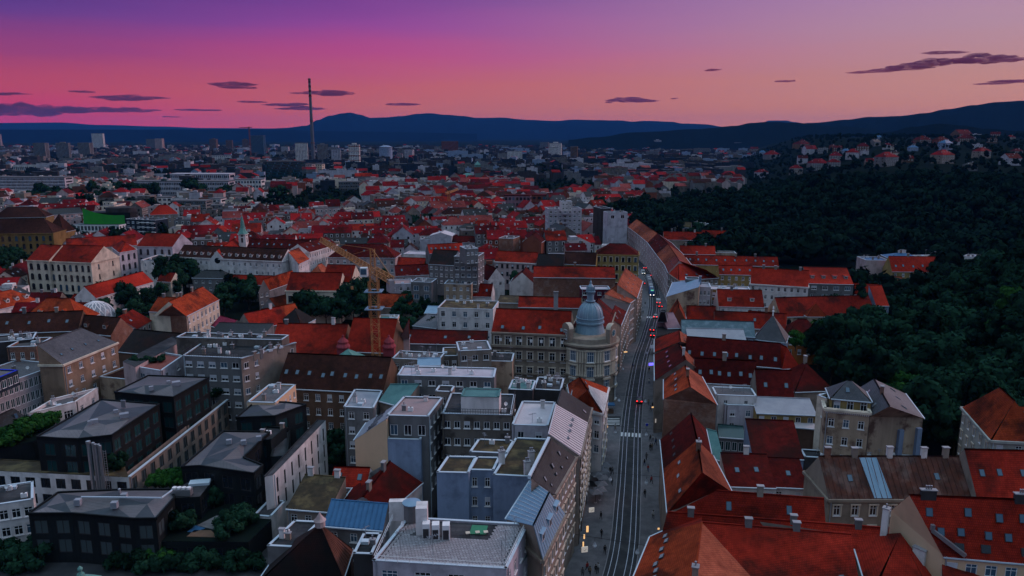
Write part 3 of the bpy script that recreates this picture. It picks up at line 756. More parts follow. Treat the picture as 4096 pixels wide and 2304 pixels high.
# ------------------------------------------------------------------ the tram street
CLPX = [(2475, 2304), (2511, 2000), (2519, 1850), (2530, 1650), (2559.9, 1450), (2592, 1346), (2616, 1250), (2618, 1200), (2606, 1130), (2582, 1085), (2562, 1050), (2550, 1020), (2535, 985), (2518, 955)]
CLW = [Vector((-3, 62, 0)), Vector((6, 84, 0))] + [P(x / 4, y / 4) for x, y in CLPX]
def spline(pts, step=2.0):
    out = []
    for i in range(len(pts) - 1):
        p0, p1, p2, p3 = pts[max(i - 1, 0)], pts[i], pts[i + 1], pts[min(i + 2, len(pts) - 1)]
        n = max(2, int((p2 - p1).length / step))
        for k in range(n):
            t = k / n
            out.append(0.5 * ((2 * p1) + (p2 - p0) * t + (2 * p0 - 5 * p1 + 4 * p2 - p3) * t * t + (3 * p1 - p0 - 3 * p2 + p3) * t ** 3))
    out.append(pts[-1]); return out
CL = spline(CLW)
for _ in range(6): CL = [CL[0]] + [(CL[i - 1] + CL[i] * 2 + CL[i + 1]) / 4 for i in range(1, len(CL) - 1)] + [CL[-1]]
CLN = []
for i in range(len(CL)):
    d = (CL[min(i + 1, len(CL) - 1)] - CL[max(i - 1, 0)]).normalized(); CLN.append(Vector((d.y, -d.x, 0)))
def side(i, off, z=0.0): p = CL[i] + CLN[i] * off; return Vector((p.x, p.y, z))
def at_y(y):                                     # index of the street station at that northing
    return min(range(len(CL)), key=lambda i: abs(CL[i].y - y))
def strip(name, o0, o1, z, mat, i0=0, i1=None, hgt=0.0):
    mb = MB(); i1 = i1 or len(CL) - 1
    for i in range(i0, i1):
        a, b, c, d = side(i, o0, z), side(i, o1, z), side(i + 1, o1, z), side(i + 1, o0, z)
        mb.face((a, b, c, d), mat, None)
        if hgt:
            dz = Vector((0, 0, -hgt)); mb.face((a + dz, a, d, d + dz), mat, None); mb.face((b, b + dz, c + dz, c), mat, None)
    return mb.build(name)
tag(strip('road', -2.65, 2.65, 0.012, 'asphalt'), kind='structure')
tag(strip('pavement', -9.5, -2.72, 0.13, 'pavement', hgt=0.15), kind='structure')
tag(strip('pavement', 2.72, 9.0, 0.13, 'pavement', hgt=0.15), kind='structure')
for o in (-2.68, 2.68):
    tag(strip('kerb', o - .06, o + .06, 0.135, 'concrete', hgt=0.15), 'pale stone kerb along the %s pavement of the tram street' % ('arcaded department store' if o < 0 else 'red roofed'), 'kerb')
for o, l in ((-1.875, 'outer rail of the tram track beside the domed corner building'), (-.875, 'inner rail of the tram track beside the domed corner building'), (.875, 'inner rail of the tram track beside the red roofed row'), (1.875, 'outer rail of the tram track beside the red roofed row')):
    tag(strip('tram_rail', o - .055, o + .055, 0.03, 'rail_steel', hgt=0.02, i1=len(CL) - 60), 'polished steel ' + l, 'rail')
# painted crossing
def marking(name, label, y, offs, w, l, group, z=0.034):
    i = at_y(y); d = (CL[i + 1] - CL[i]).normalized()
    for o in offs:
        mb = MB(); p = side(i, o, z); mb.box((p.x, p.y, z), (w, l, 0.006), 'white_paint', math.atan2(d.y, d.x) - math.pi / 2)
        tag(mb.build(name), label, 'marking', group)
marking('crossing_stripe', 'white painted bar of the zebra crossing over the tram tracks', T('C', 950, 420).y, (-2.3, -1.35, -.45, .45, 1.35, 2.25), .45, 2.6, 'bars of the near zebra crossing')
marking('crossing_stripe', 'white painted bar of the zebra crossing by the waiting white car', P(2600 / 4, 1268 / 4).y, (-2.3, -1.35, -.45), .45, 2.6, 'bars of the far zebra crossing')
for k, y in enumerate((318, 330, 340, 350, 360)):
    mb = MB(); a, b = T('C', 775, y + 0), T('C', 862, y)
    mb.bar(a + Vector((0, 0, .14)), b + Vector((0, 0, .14)), .34, 'white_paint', .01)
    tag(mb.build('crossing_stripe'), 'white painted bar of the crossing at the mouth of the side street', 'marking', 'bars of the side street crossing')
# side street mouth
mb = MB(); q = [T('C', 770, 300), T('C', 870, 300), T('C', 865, 372), T('C', 765, 372)]
mb.face([p + Vector((0, 0, .136)) for p in (q[3], q[2], q[1], q[0])], 'asphalt', None); tag(mb.build('road'), kind='structure')

# ------------------------------------------------------------------ houses on the left of the street
W_OLD = dict(c=0, r=4, w=1.1, h=1.9, fh=3.9, st='t', sp=2.8)
W_STD = dict(c=0, r=4, w=1.2, h=1.6, fh=3.3)
def win(c, r, w=1.2, h=1.6, fh=3.3, top=1.0, st='w', **k): return dict(c=c, r=r, w=w, h=h, fh=fh, top=top, st=st, **k)

# white block with the paved roof terrace
th, Lc, ro = BB('B', (885, 1350), (1850, 1410), 21, (2006, 1085), 'f.25', 'w_lilac', 'bitumen', 'white block with a grey paved roof terrace and low railing', f=win(4, 4, 2.2, 1.7), s=win(4, 4, 1.2, 1.9), name='apartment_block', cat='building')
def pavers():
    a, b, c, d = [Lc[k] for k in 'abcd']; u = (b - a).normalized(); L0 = (b - a).length; v = (d - a); D0 = v.length; v = v / D0
    rzp = math.atan2(u.y, u.x); nu, nv = 38, 26; sx, sy = (L0 - .9) / nu, (D0 - .9) / nv
    base = MB(); base.box((0, 0, 0), (sx - .05, sy - .05, .06), 'paver'); me = base.mesh('paver')
    base2 = MB(); base2.box((0, 0, 0), (sx - .05, sy - .05, .06), 'paver_light'); me2 = base2.mesh('paver')
    rest = MB(); r = random.Random(5); n = 0
    for j in range(nv):
        for i in range(nu):
            if j > 15 and 3 + (j - 15) * .4 < i < 29: continue          # plant and the sunken court
            p = a + u * (.45 + sx * (i + .5 + (.25 if j % 2 else -.25) * (0 < i < nu - 1))) + v * (.45 + sy * (j + .5)); p.z = 21 + .035
            if n < 300: link('paver', me if r.random() < .75 else me2, ro, p, rzp)
            else: rest.box(p, (sx - .05, sy - .05, .06), 'paver' if r.random() < .75 else 'paver_light', rzp)
            n += 1
    tag(rest.build('paver_field', ro), kind='stuff')
surf('paver', (0.30, 0.275, 0.30), (0.24, 0.22, 0.245), scale=0.9); surf('paver_light', (0.35, 0.33, 0.36), (0.29, 0.275, 0.3), scale=0.9)
pavers()
def local(t, x, y, z, th): return T(t, x, y, z) - th.location
def railing(parent, pts, hgt=1.0, mat='steel', step=1.5, name='railing', bars=2):
    mb = MB()
    for a, b in zip(pts, pts[1:]):
        a, b = Vector(a), Vector(b); n = max(1, int((b - a).length / step))
        for k in range(bars): mb.bar(a + Vector((0, 0, hgt * (k + 1) / bars)), b + Vector((0, 0, hgt * (k + 1) / bars)), .05, mat)
        for k in range(n + 1): p = a + (b - a) * k / n; mb.bar(p, p + Vector((0, 0, hgt)), .05, mat)
    return mb.build(name, parent)
railing(th, [local('B', 1030, 1045, 21.2, th), local('B', 895, 1345, 21.2, th), local('B', 1840, 1402, 21.2, th), local('B', 1990, 1090, 21.2, th)], .9, 'frame_white')
for x, y in ((1272, 1165), (1340, 1172), (1415, 1175)):
    p = local('B', x, y, 21.1, th); mb = MB(); mb.box(p + Vector((0, 0, 1.1)), (1.0, 1.2, 2.2), 'frame_white', .05); mb.box(p + Vector((0, -.62, .8)), (.8, .05, 1.4), 'frame_dark', .05); mb.build('ventilation_unit', th)
p = local('B', 1168, 1045, 21.1, th)
mb = MB(); mb.lathe(p, [(1.15, 0), (1.15, 2.6), (1.2, 2.7)], 'w_grey', 14); mb.build('stair_turret', th)
mb = MB(); mb.lathe(p + Vector((0, 0, 2.7)), [(1.35, 0), (1.35, .12), (.2, .35)], 'metal_blue', 14); mb.build('turret_roof', th)
mb = MB(); mb.box(local('B', 1240, 1035, 23, th), (1.6, 2.2, 4.2), 'w_white', .05); mb.build('lift_house', th)
mb = MB(); mb.box(local('B', 1085, 970, 22.4, th), (3.2, 1.0, 3.0), 'w_white', .05); mb.build('firewall', th)
mb = MB(); q = [local('B', x, y, 21.12, th) for x, y in ((1580, 1145), (1700, 1150), (1715, 1085), (1600, 1080))]; mb.face(q, 'lawn_mat', None); surf('lawn_mat', (0.05, 0.22, 0.13), None); mb.build('green_mat', th)
for x, y in ((1085, 1290), (1320, 1330), (1815, 1370), (1840, 1290), (1905, 1200)): antenna(th, local('B', x, y, 21.05, th), 3.6, rnd.uniform(0, 3))
dish(th, local('B', 1105, 1120, 21.1, th), -2.4)
for x, y in ((1570, 1155), (1640, 1150), (1700, 1148)):
    mb = MB(); p = local('B', x, y, 21.15, th); mb.box(p + Vector((0, 0, .4)), (.6, .6, .08), 'w_cream', .2)
    for dx in (-.25, .25):
        for dy in (-.25, .25): mb.bar(p + Vector((dx, dy, 0)), p + Vector((dx, dy, .4)), .06, 'frame_dark')
    mb.build('terrace_table', th)
POLY('narrow lower wing with a blue grey metal ledge beside the paved terrace', dict(a=('C', 80, 1500, 17), b=('C', 262, 1195, 17), c=('C', 205, 1180, 17), d=('C', 30, 1480, 17)), 'abcd', ['abcd'], 'w_lilac', 'metal_green', wins={'ab': win(3, 3, 1.2, 2.0)}, over=0)

def seam_panels(th, q, n, mat, rib='flashing'):
    a, b, c, d = map(Vector, q); nrm = (b - a).cross(d - a).normalized()
    if nrm.z < 0: nrm = -nrm
    for i in range(n):
        s0, s1 = i / n + .002, (i + 1) / n - .002; mb = MB()
        p = [a + (b - a) * s0, a + (b - a) * s1, d + (c - d) * s1, d + (c - d) * s0]
        up = nrm * .09; p = [x + up for x in p]
        mb.quad(*p, mat); w = (p[1] - p[0]).normalized() * .05
        mb.bar(p[0] + w + nrm * .05, p[3] + w + nrm * .05, .07, rib, .12)
        for k in (0, 1, 2, 3): mb.face((p[k], p[k] - up, p[(k + 1) % 4] - up, p[(k + 1) % 4]), mat, None)
        mb.build('roof_panel', th)
th, Lc, ro = POLY('old street house with a blue standing seam metal roof and dormers', dict(a=('C', 225, 760, 20), b=('C', 50, 1035, 20), c=('C', 305, 1330, 18.5), d=('C', 465, 1000, 18.5), r=('C', 355, 850, 23.5), s=('C', 240, 1090, 23.5)), 'abcd', ['cdrs', 'absr'], 'w_stone', 'metal_blue', wins={'cd': win(6, 4, 1.1, 2.1, 4.0, 1.3, 't')}, gables=['bcs', 'dar'], corn='w_stone', dm=[('cdrs', 3, .3, 1.7, 1.7, 'metal_blue', 'metal_blue', True)])
seam_panels(th, [Lc[k] for k in 'absr'], 11, 'metal_blue'); seam_panels(th, [Lc[k] for k in 'cdrs'], 14, 'metal_blue')
th, Lc, ro = POLY('street house with a dark slate roof slope and small skylights', dict(a=('C', 365, 465, 23.5), b=('C', 225, 745, 23.5), c=('C', 390, 860, 19), d=('C', 545, 590, 19)), 'abcd', ['cdab'], 'w_beige', 'slate_dark', wins={'cd': win(7, 4, 1.1, 2.0, 3.9, 1.2, 't')}, corn='w_beige', sk=[('cdab', 4, .28, .5, .5, 'glass_pale'), ('cdab', 3, .55, .6, .9, 'glass_pale')])
mb = MB(); mb.bar(Lc['a'] + Vector((-.3, 0, .2)), Lc['b'] + Vector((-.3, 0, .2)), .5, 'flashing', .6); mb.build('firewall_coping', th)
th, Lc, ro = POLY('street house with a pale pink grey metal roof and four vents', dict(a=('C', 405, 215, 23.5), b=('C', 350, 430, 23.5), c=('C', 575, 583, 18.2), d=('C', 632, 345, 18.2)), 'abcd', ['cdab'], 'w_beige', 'metal_pale', wins={'cd': win(6, 4, 1.1, 2.0, 3.9, 1.2, 't')}, corn='w_beige')
seam_panels(th, [Lc[k] for k in 'cdab'], 16, 'metal_pale', 'metal_pale')
for s in (.2, .42, .6, .78):
    p, n = on_slope([Lc[k] for k in 'cdab'], s, .45, .1); mb = MB(); mb.lathe(p, [(.35, 0), (.3, .3), (.02, .75)], 'metal_grey', 3); mb.build('roof_vent', th)
POLY('street house with a charcoal roof slope next to the pale metal roof', dict(a=('C', 445, 100, 23.5), b=('C', 412, 208, 23.5), c=('C', 628, 348, 18.2), d=('C', 658, 235, 18.2)), 'abcd', ['cdab'], 'w_beige', 'slate_dark', wins={'cd': win(4, 4, 1.1, 2.0, 3.9, 1.2, 't')}, corn='w_beige', sk=[('cdab', 1, .2, .7, 1.0, 'glass_pale')])
th, Lc, ro = POLY('corner house with an orange tiled hip and a white ribbed roof panel', dict(a=('C', 490, 62, 17.5), b=('C', 520, 205, 17.5), c=('C', 735, 275, 16.5), d=('C', 780, 88, 16.5), r=('C', 572, 18, 21.5), s=('C', 628, 110, 21.5)), 'abcd', ['cdrs', 'absr', 'bcs', 'dar'], 'w_white', 'tile_orange', wins={'cd': win(4, 4, 1.2, 2.0, 3.9, 1.2, 't'), 'bc': win(3, 3, 1.2, 1.8)}, corn='w_white', sk=[('cdrs', 2, .8, .6, .8, 'glass_pale')])
Q = [Lc[k] for k in 'cdrs']; e = lambda s, t: on_slope(Q, s, t, .14)[0]
seam_panels(th, [e(.02, .02), e(.72, .02), e(.6, .78), e(.05, .78)], 15, 'white_paint', 'white_paint')

# projecting bays of the street front, seen along the street
for k, (y0, y1, h, m, l) in enumerate(((131, 142, 17, 'w_beige', 'beige street house with balconies stepping out below the pale metal roof'), (143, 152, 15.5, 'w_stone', 'weathered stone street house with rusty awning roof'), (153, 166, 15, 'w_pink', 'pink grey street house ahead of the side street'))):
    i0, i1 = at_y(y0), at_y(y1); a, b = side(i0, -8.6), side(i1, -8.6)
    BB('', None, None, h, 5.0, 's3', m, 'metal_rust' if k == 1 else 'metal_grey', l, world=((b.x, b.y), (a.x, a.y)) if False else ((a.x, a.y), (b.x, b.y)), f=win(4, 4, 1.1, 1.9, 3.6, 1.1, 't'), corn=m, name='street_house')

# ------------------------------------------------------------------ blue walled court house and its neighbours
cw = win(1, 3, .9, 1.7, 3.4, 1.6)
BB('B', (1345, 710), (1575, 715), 19.5, (1645, 597), 'f.2', 'w_blue', 'moss_roof', 'blue walled corner block with a brown mossy flat roof', clutter=0, name='apartment_block', cat='building')
BB('B', (1572, 690), (1757, 694), 19.4, (1800, 600), 'f.15', 'w_blue', 'moss_roof', 'recessed blue wall with two windows on each floor', f=win(2, 3, .9, 1.7, 3.6, 1.2), name='apartment_block', cat='building')
th, Lc, ro = BB('B', (1752, 728), (2026, 742), 19.6, (2160, 470), 'f.2', 'w_blue', 'moss_roof', 'large blue walled block under a mossy roof beside the slate roof', name='apartment_block', cat='building')
for t, x, y in (('C', 12, 640), ('C', 225, 645), ('C', 195, 720)): chimney(ro, local(t, x, y, 19.6, th), .3, .7, 1.0, 2.4, 'w_white', 2)
BB('B', (1582, 560), (1850, 572), 19.8, (1905, 478), 'f.15', 'w_grey', 'moss_roof', 'grey block with a weedy mossy roof behind the blue walls', name='apartment_block', cat='building', clutter=2)
th, Lc, ro = BB('C', (85, 370), (345, 378), 20.5, (400, 205), 'f.3', 'w_lilac', 'metal_pale', 'lilac flat roofed block attached to the pale metal roof', f=win(2, 2, 1.3, 1.4), clutter=2, name='apartment_block', cat='building')
th, Lc, ro = BB('B', (1385, 285), (1885, 297), 21.5, 12, 'f.2', 'w_dirty', 'bitumen', 'grimy peeling courtyard block with roof railings', f=win(7, 4, 1.2, 1.5, 3.6, 1.3), s=win(3, 3), name='apartment_block', cat='building', clutter=5)
a, b, c, d = [Lc[k] for k in 'abcd']; railing(th, [d, a, b, c], 1.1, 'frame_dark', .5)
BB('B', (1520, 160), (1795, 166), 25.2, 5, 'f.15', 'w_white', 'metal_green', 'white rooftop hut with a dark green roof on the grimy block', base=21.5, par='metal_green', name='rooftop_hut', cat='hut')
BB('B', (985, 300), (1285, 308), 22, (1390, 170), 'f.25', 'w_grey', 'terrace_pink', 'grey block with a pinkish flat roof over a shaded loggia', f=dict(c=3, r=1, w=1.5, h=2.2, top=1.6, st='b'), s=win(4, 5, 1.1, 1.5), name='apartment_block', cat='building', clutter=2) if surf('terrace_pink', (0.36, 0.25, 0.26), (0.28, 0.2, 0.21), scale=.5) else 0
th, Lc, ro = BB('B', (985, 470), (1228, 478), 17.6, 3.4, 'f.3', 'w_blue', 'bitumen', 'pale blue blank wall in front of the loggia with cracks and stains', name='apartment_block', cat='building')
mb = MB(); c = (Lc['a'] + Lc['b'] + Lc['c'] + Lc['d']) / 4 + Vector((.3, .8, 0)); rzp = math.atan2((Lc['b'] - Lc['a']).y, (Lc['b'] - Lc['a']).x)
mb.box(c + Vector((0, 0, 2.9)), (7.0, 2.6, .08), 'glass_blue', rzp, Matrix.Rotation(.25, 3, 'X'))
for k in range(5): mb.bar(c + Vector((-3.2 + k * 1.6, -1.2, 2.55)), c + Vector((-3.2 + k * 1.6, 1.2, 3.2)), .08, 'steel')
mb.build('glass_canopy', th)
POLY('cream blank gable wall under a grey sloping roof', dict(a=('B', 755, 468, 17.2), b=('B', 984, 318, 22), c=('B', 1070, 200, 22), d=('B', 845, 340, 17.2)), 'abcd', ['adcb'], 'w_peach', 'metal_grey', name='apartment_block', cat='building', sk=[('adcb', 8, .5, .35, 2.4, 'frame_dark')])
BB('B', (675, 238), (890, 248), 18, (955, 120), 'f.25', 'w_grey', 'metal_grey', 'small grey beige block with white framed windows behind the cream gable', f=win(2, 4, 1.3, 1.6, 3.4, .8, sh=.6), s=win(2, 3), clutter=2, name='apartment_block', cat='building')
BB('F', (190, 1350), (960, 1388), 15, 15, 'g6.5', 'w_brown', 'tile_brown', 'long pinkish brown house with a dark brown roof and a row of skylights', f=win(9, 4, 1.2, 1.8, 3.6, 1.2), sk=9, skt=.42)
BB('B', (-20, 205), (180, 210), 17.5, (330, 78), 'f.3', 'w_peach', 'gravel', 'peach block with a light gravel roof beside the black clad houses', s=win(5, 4, 1.0, 1.5), clutter=3, name='apartment_block', cat='building')
BB('F', (1062, 1270), (1760, 1287), 22, (1775, 1218), 'f.2', 'w_grey', 'lilac_deck', 'long grey penthouse storey with a lilac flat roof', f=win(7, 2, 1.6, 1.3, 3.3, .8), clutter=6, name='apartment_block', cat='building') if surf('lilac_deck', (0.52, 0.47, 0.54), (0.40, 0.36, 0.42), scale=.4, stain=(.25, .23, .27)) else 0
BB('F', (1335, 1385), (1450, 1390), 21, 4, 'f.2', 'w_beige', 'bitumen', 'small beige stair house in front of the long penthouse', f=win(1, 1, 1.2, 1.6), name='rooftop_hut', cat='hut')
POLY('ribbed dark metal lean-to roof beside the long brown house', dict(a=('F', 935, 1445, 18), b=('F', 1100, 1490, 18), c=('F', 1220, 1330, 20.5), d=('F', 1010, 1330, 20.5)), 'abcd', ['abcd'], 'w_beige', 'metal_green', name='shed_roof_house')
BB('F', (1025, 1150), (1360, 1165), 19, 7, 'f.3', 'w_beige', 'gravel', 'cluttered grey terrace block below the red pavilion roofs', f=win(5, 3), clutter=7, name='apartment_block', cat='building')
BB('F', (1505, 1095), (1740, 1085), 21, 9, 'f.2', 'w_beige', 'gravel', 'beige penthouse with a patched grey roof next to the domed building', f=win(3, 2, 1.4, 1.5), clutter=3, name='apartment_block', cat='building')
BB('F', (1385, 1130), (1500, 1128), 18.5, 8, 'f.2', 'w_dirty', 'moss_roof', 'narrow grimy block with a mossy hip on its roof', f=win(2, 3, 1.2, 1.6), clutter=1, name='apartment_block', cat='building')
BB('F', (1660, 1165), (1890, 1170), 16, 8, 'f.2', 'w_patchy', 'bitumen', 'stained firewall block leaning on the domed building', clutter=3, name='apartment_block', cat='building')
BB('F', (1205, 1195), (1375, 1190), 20.5, 4, 's.6', 'w_beige', 'metal_blue', 'small shed with a pale blue metal roof among the terraces', name='rooftop_hut', cat='hut')
# dark teal flat roofs just before the domed building
BB('G', (60, 1370), (235, 1378), 19, 7, 'f.2', 'w_dark', 'metal_green', 'dark teal flat roof crowded with antennas before the domed building', clutter=6, name='apartment_block', cat='building')
BB('G', (240, 1370), (440, 1380), 18, 9, 'f.2', 'w_dark', 'bitumen', 'black tar roof strewn with masts before the domed building', clutter=9, name='apartment_block', cat='building')
# red roofs at the bottom
POLY('old house with a dark red tiled hip roof and a pointed white gable', dict(a=('B', 640, 955, 11), b=('B', 985, 990, 11), c=('B', 1240, 770, 11), d=('B', 800, 740, 11), r=('B', 815, 880, 14.2), s=('B', 1010, 622, 16)), 'abcd', ['bcsr', 'dasr'], 'w_white', 'tile_dark', gables=['abr', 'cds'], ch=[('r', 's', 2)])
BB('B', (575, 800), (840, 810), 11, 6, 'g2.5', 'w_white', 'tile_red', 'low house with a brick red roof and two roof windows', sk=2, f=win(3, 2))
BB('B', (262, 960), (570, 985), 12, 8, 's2.5', 'w_beige', 'moss_roof', 'low beige house with a black mossy lean-to roof', f=win(3, 2, 1.2, 1.8), ch=2)
BB('B', (365, 815), (575, 830), 11, 5, 'f.3', 'w_beige', 'moss_roof', 'small flat annex with a chimney and dry grass on top', clutter=2)
th, Lc, ro = BB('B', (530, 1085), (960, 1120), 13, (1000, 990), 's1.5', 'w_grey', 'metal_blue2', 'annex with a cobalt blue sheet metal roof', f=win(3, 2)) if surf('metal_blue2', (0.04, 0.13, 0.27), (0.03, 0.10, 0.21), scale=.5, rough=.5) else 0
seam_panels(th, [Lc[k] for k in 'abcd'], 12, 'metal_blue2', 'metal_blue2')
BB('B', (125, 1240), (320, 1250), 14, (505, 1065), 'f.2', 'w_grey', 'bitumen', 'black flat roof edged with pale blue metal beside the pyramid roof', clutter=2, name='apartment_block', cat='building')
th, Lc, ro = POLY('steep black and rust brown pyramid roof with a lantern finial', dict(a=('B', 60, 1490, 11), b=('B', 670, 1460, 11), c=('B', 740, 1250, 11), d=('B', 240, 1230, 11), r=('B', 505, 1075, 19)), 'abcd', [('abr', 'tile_black'), ('bcr', 'metal_rust2'), ('cdr', 'metal_rust2'), ('dar', 'tile_black')], 'w_dark', 'metal_rust2') if surf('metal_rust2', (0.17, 0.065, 0.045), (0.09, 0.035, 0.03), scale=.8) else 0
mb = MB(); mb.lathe(Lc['r'] + Vector((0, 0, -.3)), [(.8, 0), (.8, .9), (.95, .95), (.6, 1.3), (.25, 1.8), (.05, 2.3)], 'w_pink', 10); mb.build('lantern', th)
for k in range(9):
    mb = MB(); t = (k + .5) / 9; e0 = Lc['b'] + (Lc['c'] - Lc['b']) * t; mb.bar(e0 + Vector((0, 0, .1)), Lc['r'] + Vector((0, 0, .05)), .08, 'metal_rust'); mb.build('roof_seam', th)
BB('B', (745, 1300), (880, 1305), 14, 6, 'f.3', 'w_dark', 'bitumen', 'black roof pit between the pyramid roof and the paved terrace', clutter=2, name='apartment_block', cat='building')

# ------------------------------------------------------------------ houses on the right of the street
th, Lc, ro = POLY('large corner house with orange red tiled wings meeting in a valley', dict(e=('C', 1090, 1165, 12), f=('C', 905, 1620, 12), q=('C', 1960, 1620, 12), x=('D', 800, 1560, 12), y=('D', 735, 1150, 17.2), r=('C', 1455, 1064, 17.6), s=('C', 1385, 1620, 17.6), n=('C', 1465, 1000, 12)), 'efqxyn', [('feRs'.replace('R', 'r'), 'tile_orange'), ('qsr', 'tile_salmon'), ('qxyr', 'tile_red'), ('enr', 'tile_red')], 'w_beige', 'tile_red', wins={}, sk=[('fers', 9, .33, 1.2, .75, 'glass_pale'), ('qxyr', 3, .35, .9, 1.3)], ch=[('r', 's', 1, .8, .9, 1.4, 'w_beige', 1), ('r', 'y', 2, .6, 1.0, 1.1, 'w_grey', 0)])  # one tiled roof: slope tones carry painted sunset light, camera-facing wing kept darker
for t in (.25, .5, .75, .95): pass
POLY('lower red roofed link house between the two large street corners', dict(a=('C', 1165, 1145, 11.5), b=('D', 760, 1300, 11.5), c=('D', 1095, 1112, 14.5), d=('C', 1205, 990, 14.5)), 'abcd', ['abcd'], 'w_beige', 'tile_red', ch=[('d', 'c', 3, .6, 1.0, .9, 'w_grey', 0)])
th, Lc, ro = POLY('street house with a steep orange roof and a long brick red rear slope', dict(a=('C', 1212, 985, 13.5), b=('C', 1182, 675, 13.5), r=('C', 1420, 472, 20.3), s=('C', 1456, 702, 20.3), n=('C', 1540, 585, 14.5), m=('C', 1668, 835, 14.5), w=('D', 540, 895, 16.5), v=('D', 548, 1066, 13.5), x=('C', 1590, 838, 16.5)), 'bamwv', [('abrs', 'tile_orange'), ('avwxs', 'tile_red'), ('mnrs', 'tile_salmon')], 'w_beige', 'tile_red', sk=[('abrs', 3, .42, 1.3, .7, 'glass_pale')], gables=[]) if False else (None, None, None)
th, Lc, ro = POLY('street house with a steep orange roof and salmon courtyard slope', dict(a=('C', 1212, 985, 13.5), b=('C', 1182, 675, 13.5), r=('C', 1420, 472, 20.3), s=('C', 1456, 702, 20.3), n=('C', 1530, 575, 14.5), m=('C', 1668, 840, 14.5)), 'bamn', [('abrs', 'tile_orange'), ('mnrs', 'tile_salmon'), ('ams', 'tile_red')], 'w_beige', 'tile_red', sk=[('abrs', 3, .42, 1.3, .7, 'glass_pale')], ch=[('r', 's', 1, .8, .8, 1.3, 'brick_wall', 1)], gables=['bnr'])  # salmon slope: pink evening light put into the tile colour
POLY('long rear wing with brick red tile courses and one box chimney', dict(a=('C', 1225, 990, 13.2), v=('D', 552, 1068, 13.2), w=('D', 540, 893, 16.6), x=('C', 1560, 836, 16.6), z=('C', 1330, 900, 15.2)), 'avwx', ['avwx'], 'w_beige', 'tile_red', sk=[('avwx', 2, .45, .9, 1.5)], ch=[('x', 'w', 1)])
POLY('street house with a dark red roof rising behind the steep orange one', dict(a=('C', 1182, 675, 13.5), b=('C', 1160, 462, 13.5), r=('C', 1376, 276, 20.3), s=('C', 1420, 470, 20.3), n=('C', 1482, 385, 14.5), m=('C', 1520, 560, 14.5)), 'banm'.replace('nm', 'mn'), ['abrs', 'mnrs'], 'w_beige', 'tile_dark', gables=['bnr', 'ams'], sk=[('abrs', 4, .35, 1.0, .6, 'frame_dark')])
POLY('dark teal sheet metal annex roof beside the dark red street roof', dict(a=('C', 1545, 600, 9), b=('C', 1625, 628, 9), c=('C', 1562, 410, 11.5), d=('C', 1485, 388, 11.5)), 'abcd', ['abcd'], 'w_grey', 'metal_green')
POLY('tall street house with an orange roof and a bare brick gable wall', dict(a=('C', 1185, 170, 17), b=('C', 1560, 212, 16.5), r=('C', 1370, 86, 21.5), s=('C', 1335, -68, 21.5), c=('C', 1450, 8, 17), d=('C', 1185, 28, 17)), 'abcd', [('dars', 'tile_orange'), ('bcsr', 'tile_salmon')], 'brick_wall', 'tile_orange', gables=['abr', 'cds'], sk=[('dars', 4, .5, 1.3, .7, 'glass_pale')], ch=[('r', 's', 1)])  # courtyard slope gets a paler tile as painted sunset light
# courtyard side behind the right row
BB('C', (1622, 222), (1848, 228), 12.5, 6, 'f.2', 'w_lilac', 'metal_grey', 'small lilac courtyard house with one shuttered window', f=win(2, 4, 1.2, 1.6), clutter=2)
BB('C', (1555, 150), (1850, 160), 14.5, 6, 'f.2', 'w_white', 'gravel', 'white courtyard wall house below the skylit red roof', f=win(2, 2, .9, .9), clutter=2)
BB('C', (1575, 445), (1765, 460), 8, 5, 's1', 'w_grey', 'glass_green', 'glazed canopy over a courtyard terrace with railing', f=dict(c=4, r=1, w=1.3, h=2.2, st='b', gl='glass_green'), name='glazed_canopy', cat='canopy')
BB('C', (1640, 800), (1990, 812), 10, 8, 's3.2', 'w_white', 'tile_dark', 'low courtyard wing with a deep red lean-to roof and white wall', f=win(4, 2, 1.4, 1.4), sk=2, ch=1)
BB('C', (1850, 265), (1990, 275), 11, 6, 's1.5', 'w_yellow', 'metal_grey', 'small yellow courtyard house with a teal grey roof', f=win(2, 2))
BB('C', (1835, 370), (1995, 375), 8.5, 5, 'f.3', 'w_brown', 'metal_pale', 'low annex with a pale roof below the yellow courtyard house')
BB('D', (50, 272), (490, 290), 12, 6.5, 's1.6', 'w_yellow', 'metal_grey', 'long yellow courtyard wing with a grey metal roof', f=win(5, 2, 1.2, 1.4, 3.3, .7))
BB('D', (40, 352), (480, 388), 9.5, 4.5, 's1', 'w_brown', 'metal_pale', 'pale lean-to roof below the long yellow wing', ch=2)
BB('D', (25, 588), (395, 606), 9, 10, 's4.5', 'w_blue', 'tile_dark', 'courtyard house with a dark patched red roof over a blue wall', f=win(3, 2, 1.1, 1.4))
BB('D', (-120, 790), (425, 815), 8, 7, 's3', 'w_white', 'tile_dark', 'low red lean-to roof with two small roof windows over a white wall', sk=3, f=win(4, 1))
th, Lc, ro = BB('D', (575, 893), (1625, 892), 13, 11, 'g5.5', 'w_stone', 'metal_rust', 'long old house with a rusty blotched metal roof and one blue patch', f=win(8, 3, 1.2, 2.0, 4.0, 1.2, 't'), ch=5, sk=2, corn='w_stone')
a, b, r_, l_ = [Lc[k] for k in 'abrl']; Q = [a, b, r_, l_]; e = lambda s, t: on_slope(Q, s, t, .12)[0]
mb = MB(); mb.quad(e(.315, .01), e(.43, .01), e(.40, .97), e(.285, .97), 'metal_blue'); 
for s in (.0, .5, 1): mb.bar(e(.315 + .115 * s, .01), e(.285 + .115 * s, .97), .12, 'metal_blue')
mb.build('blue_roof_panel', th)
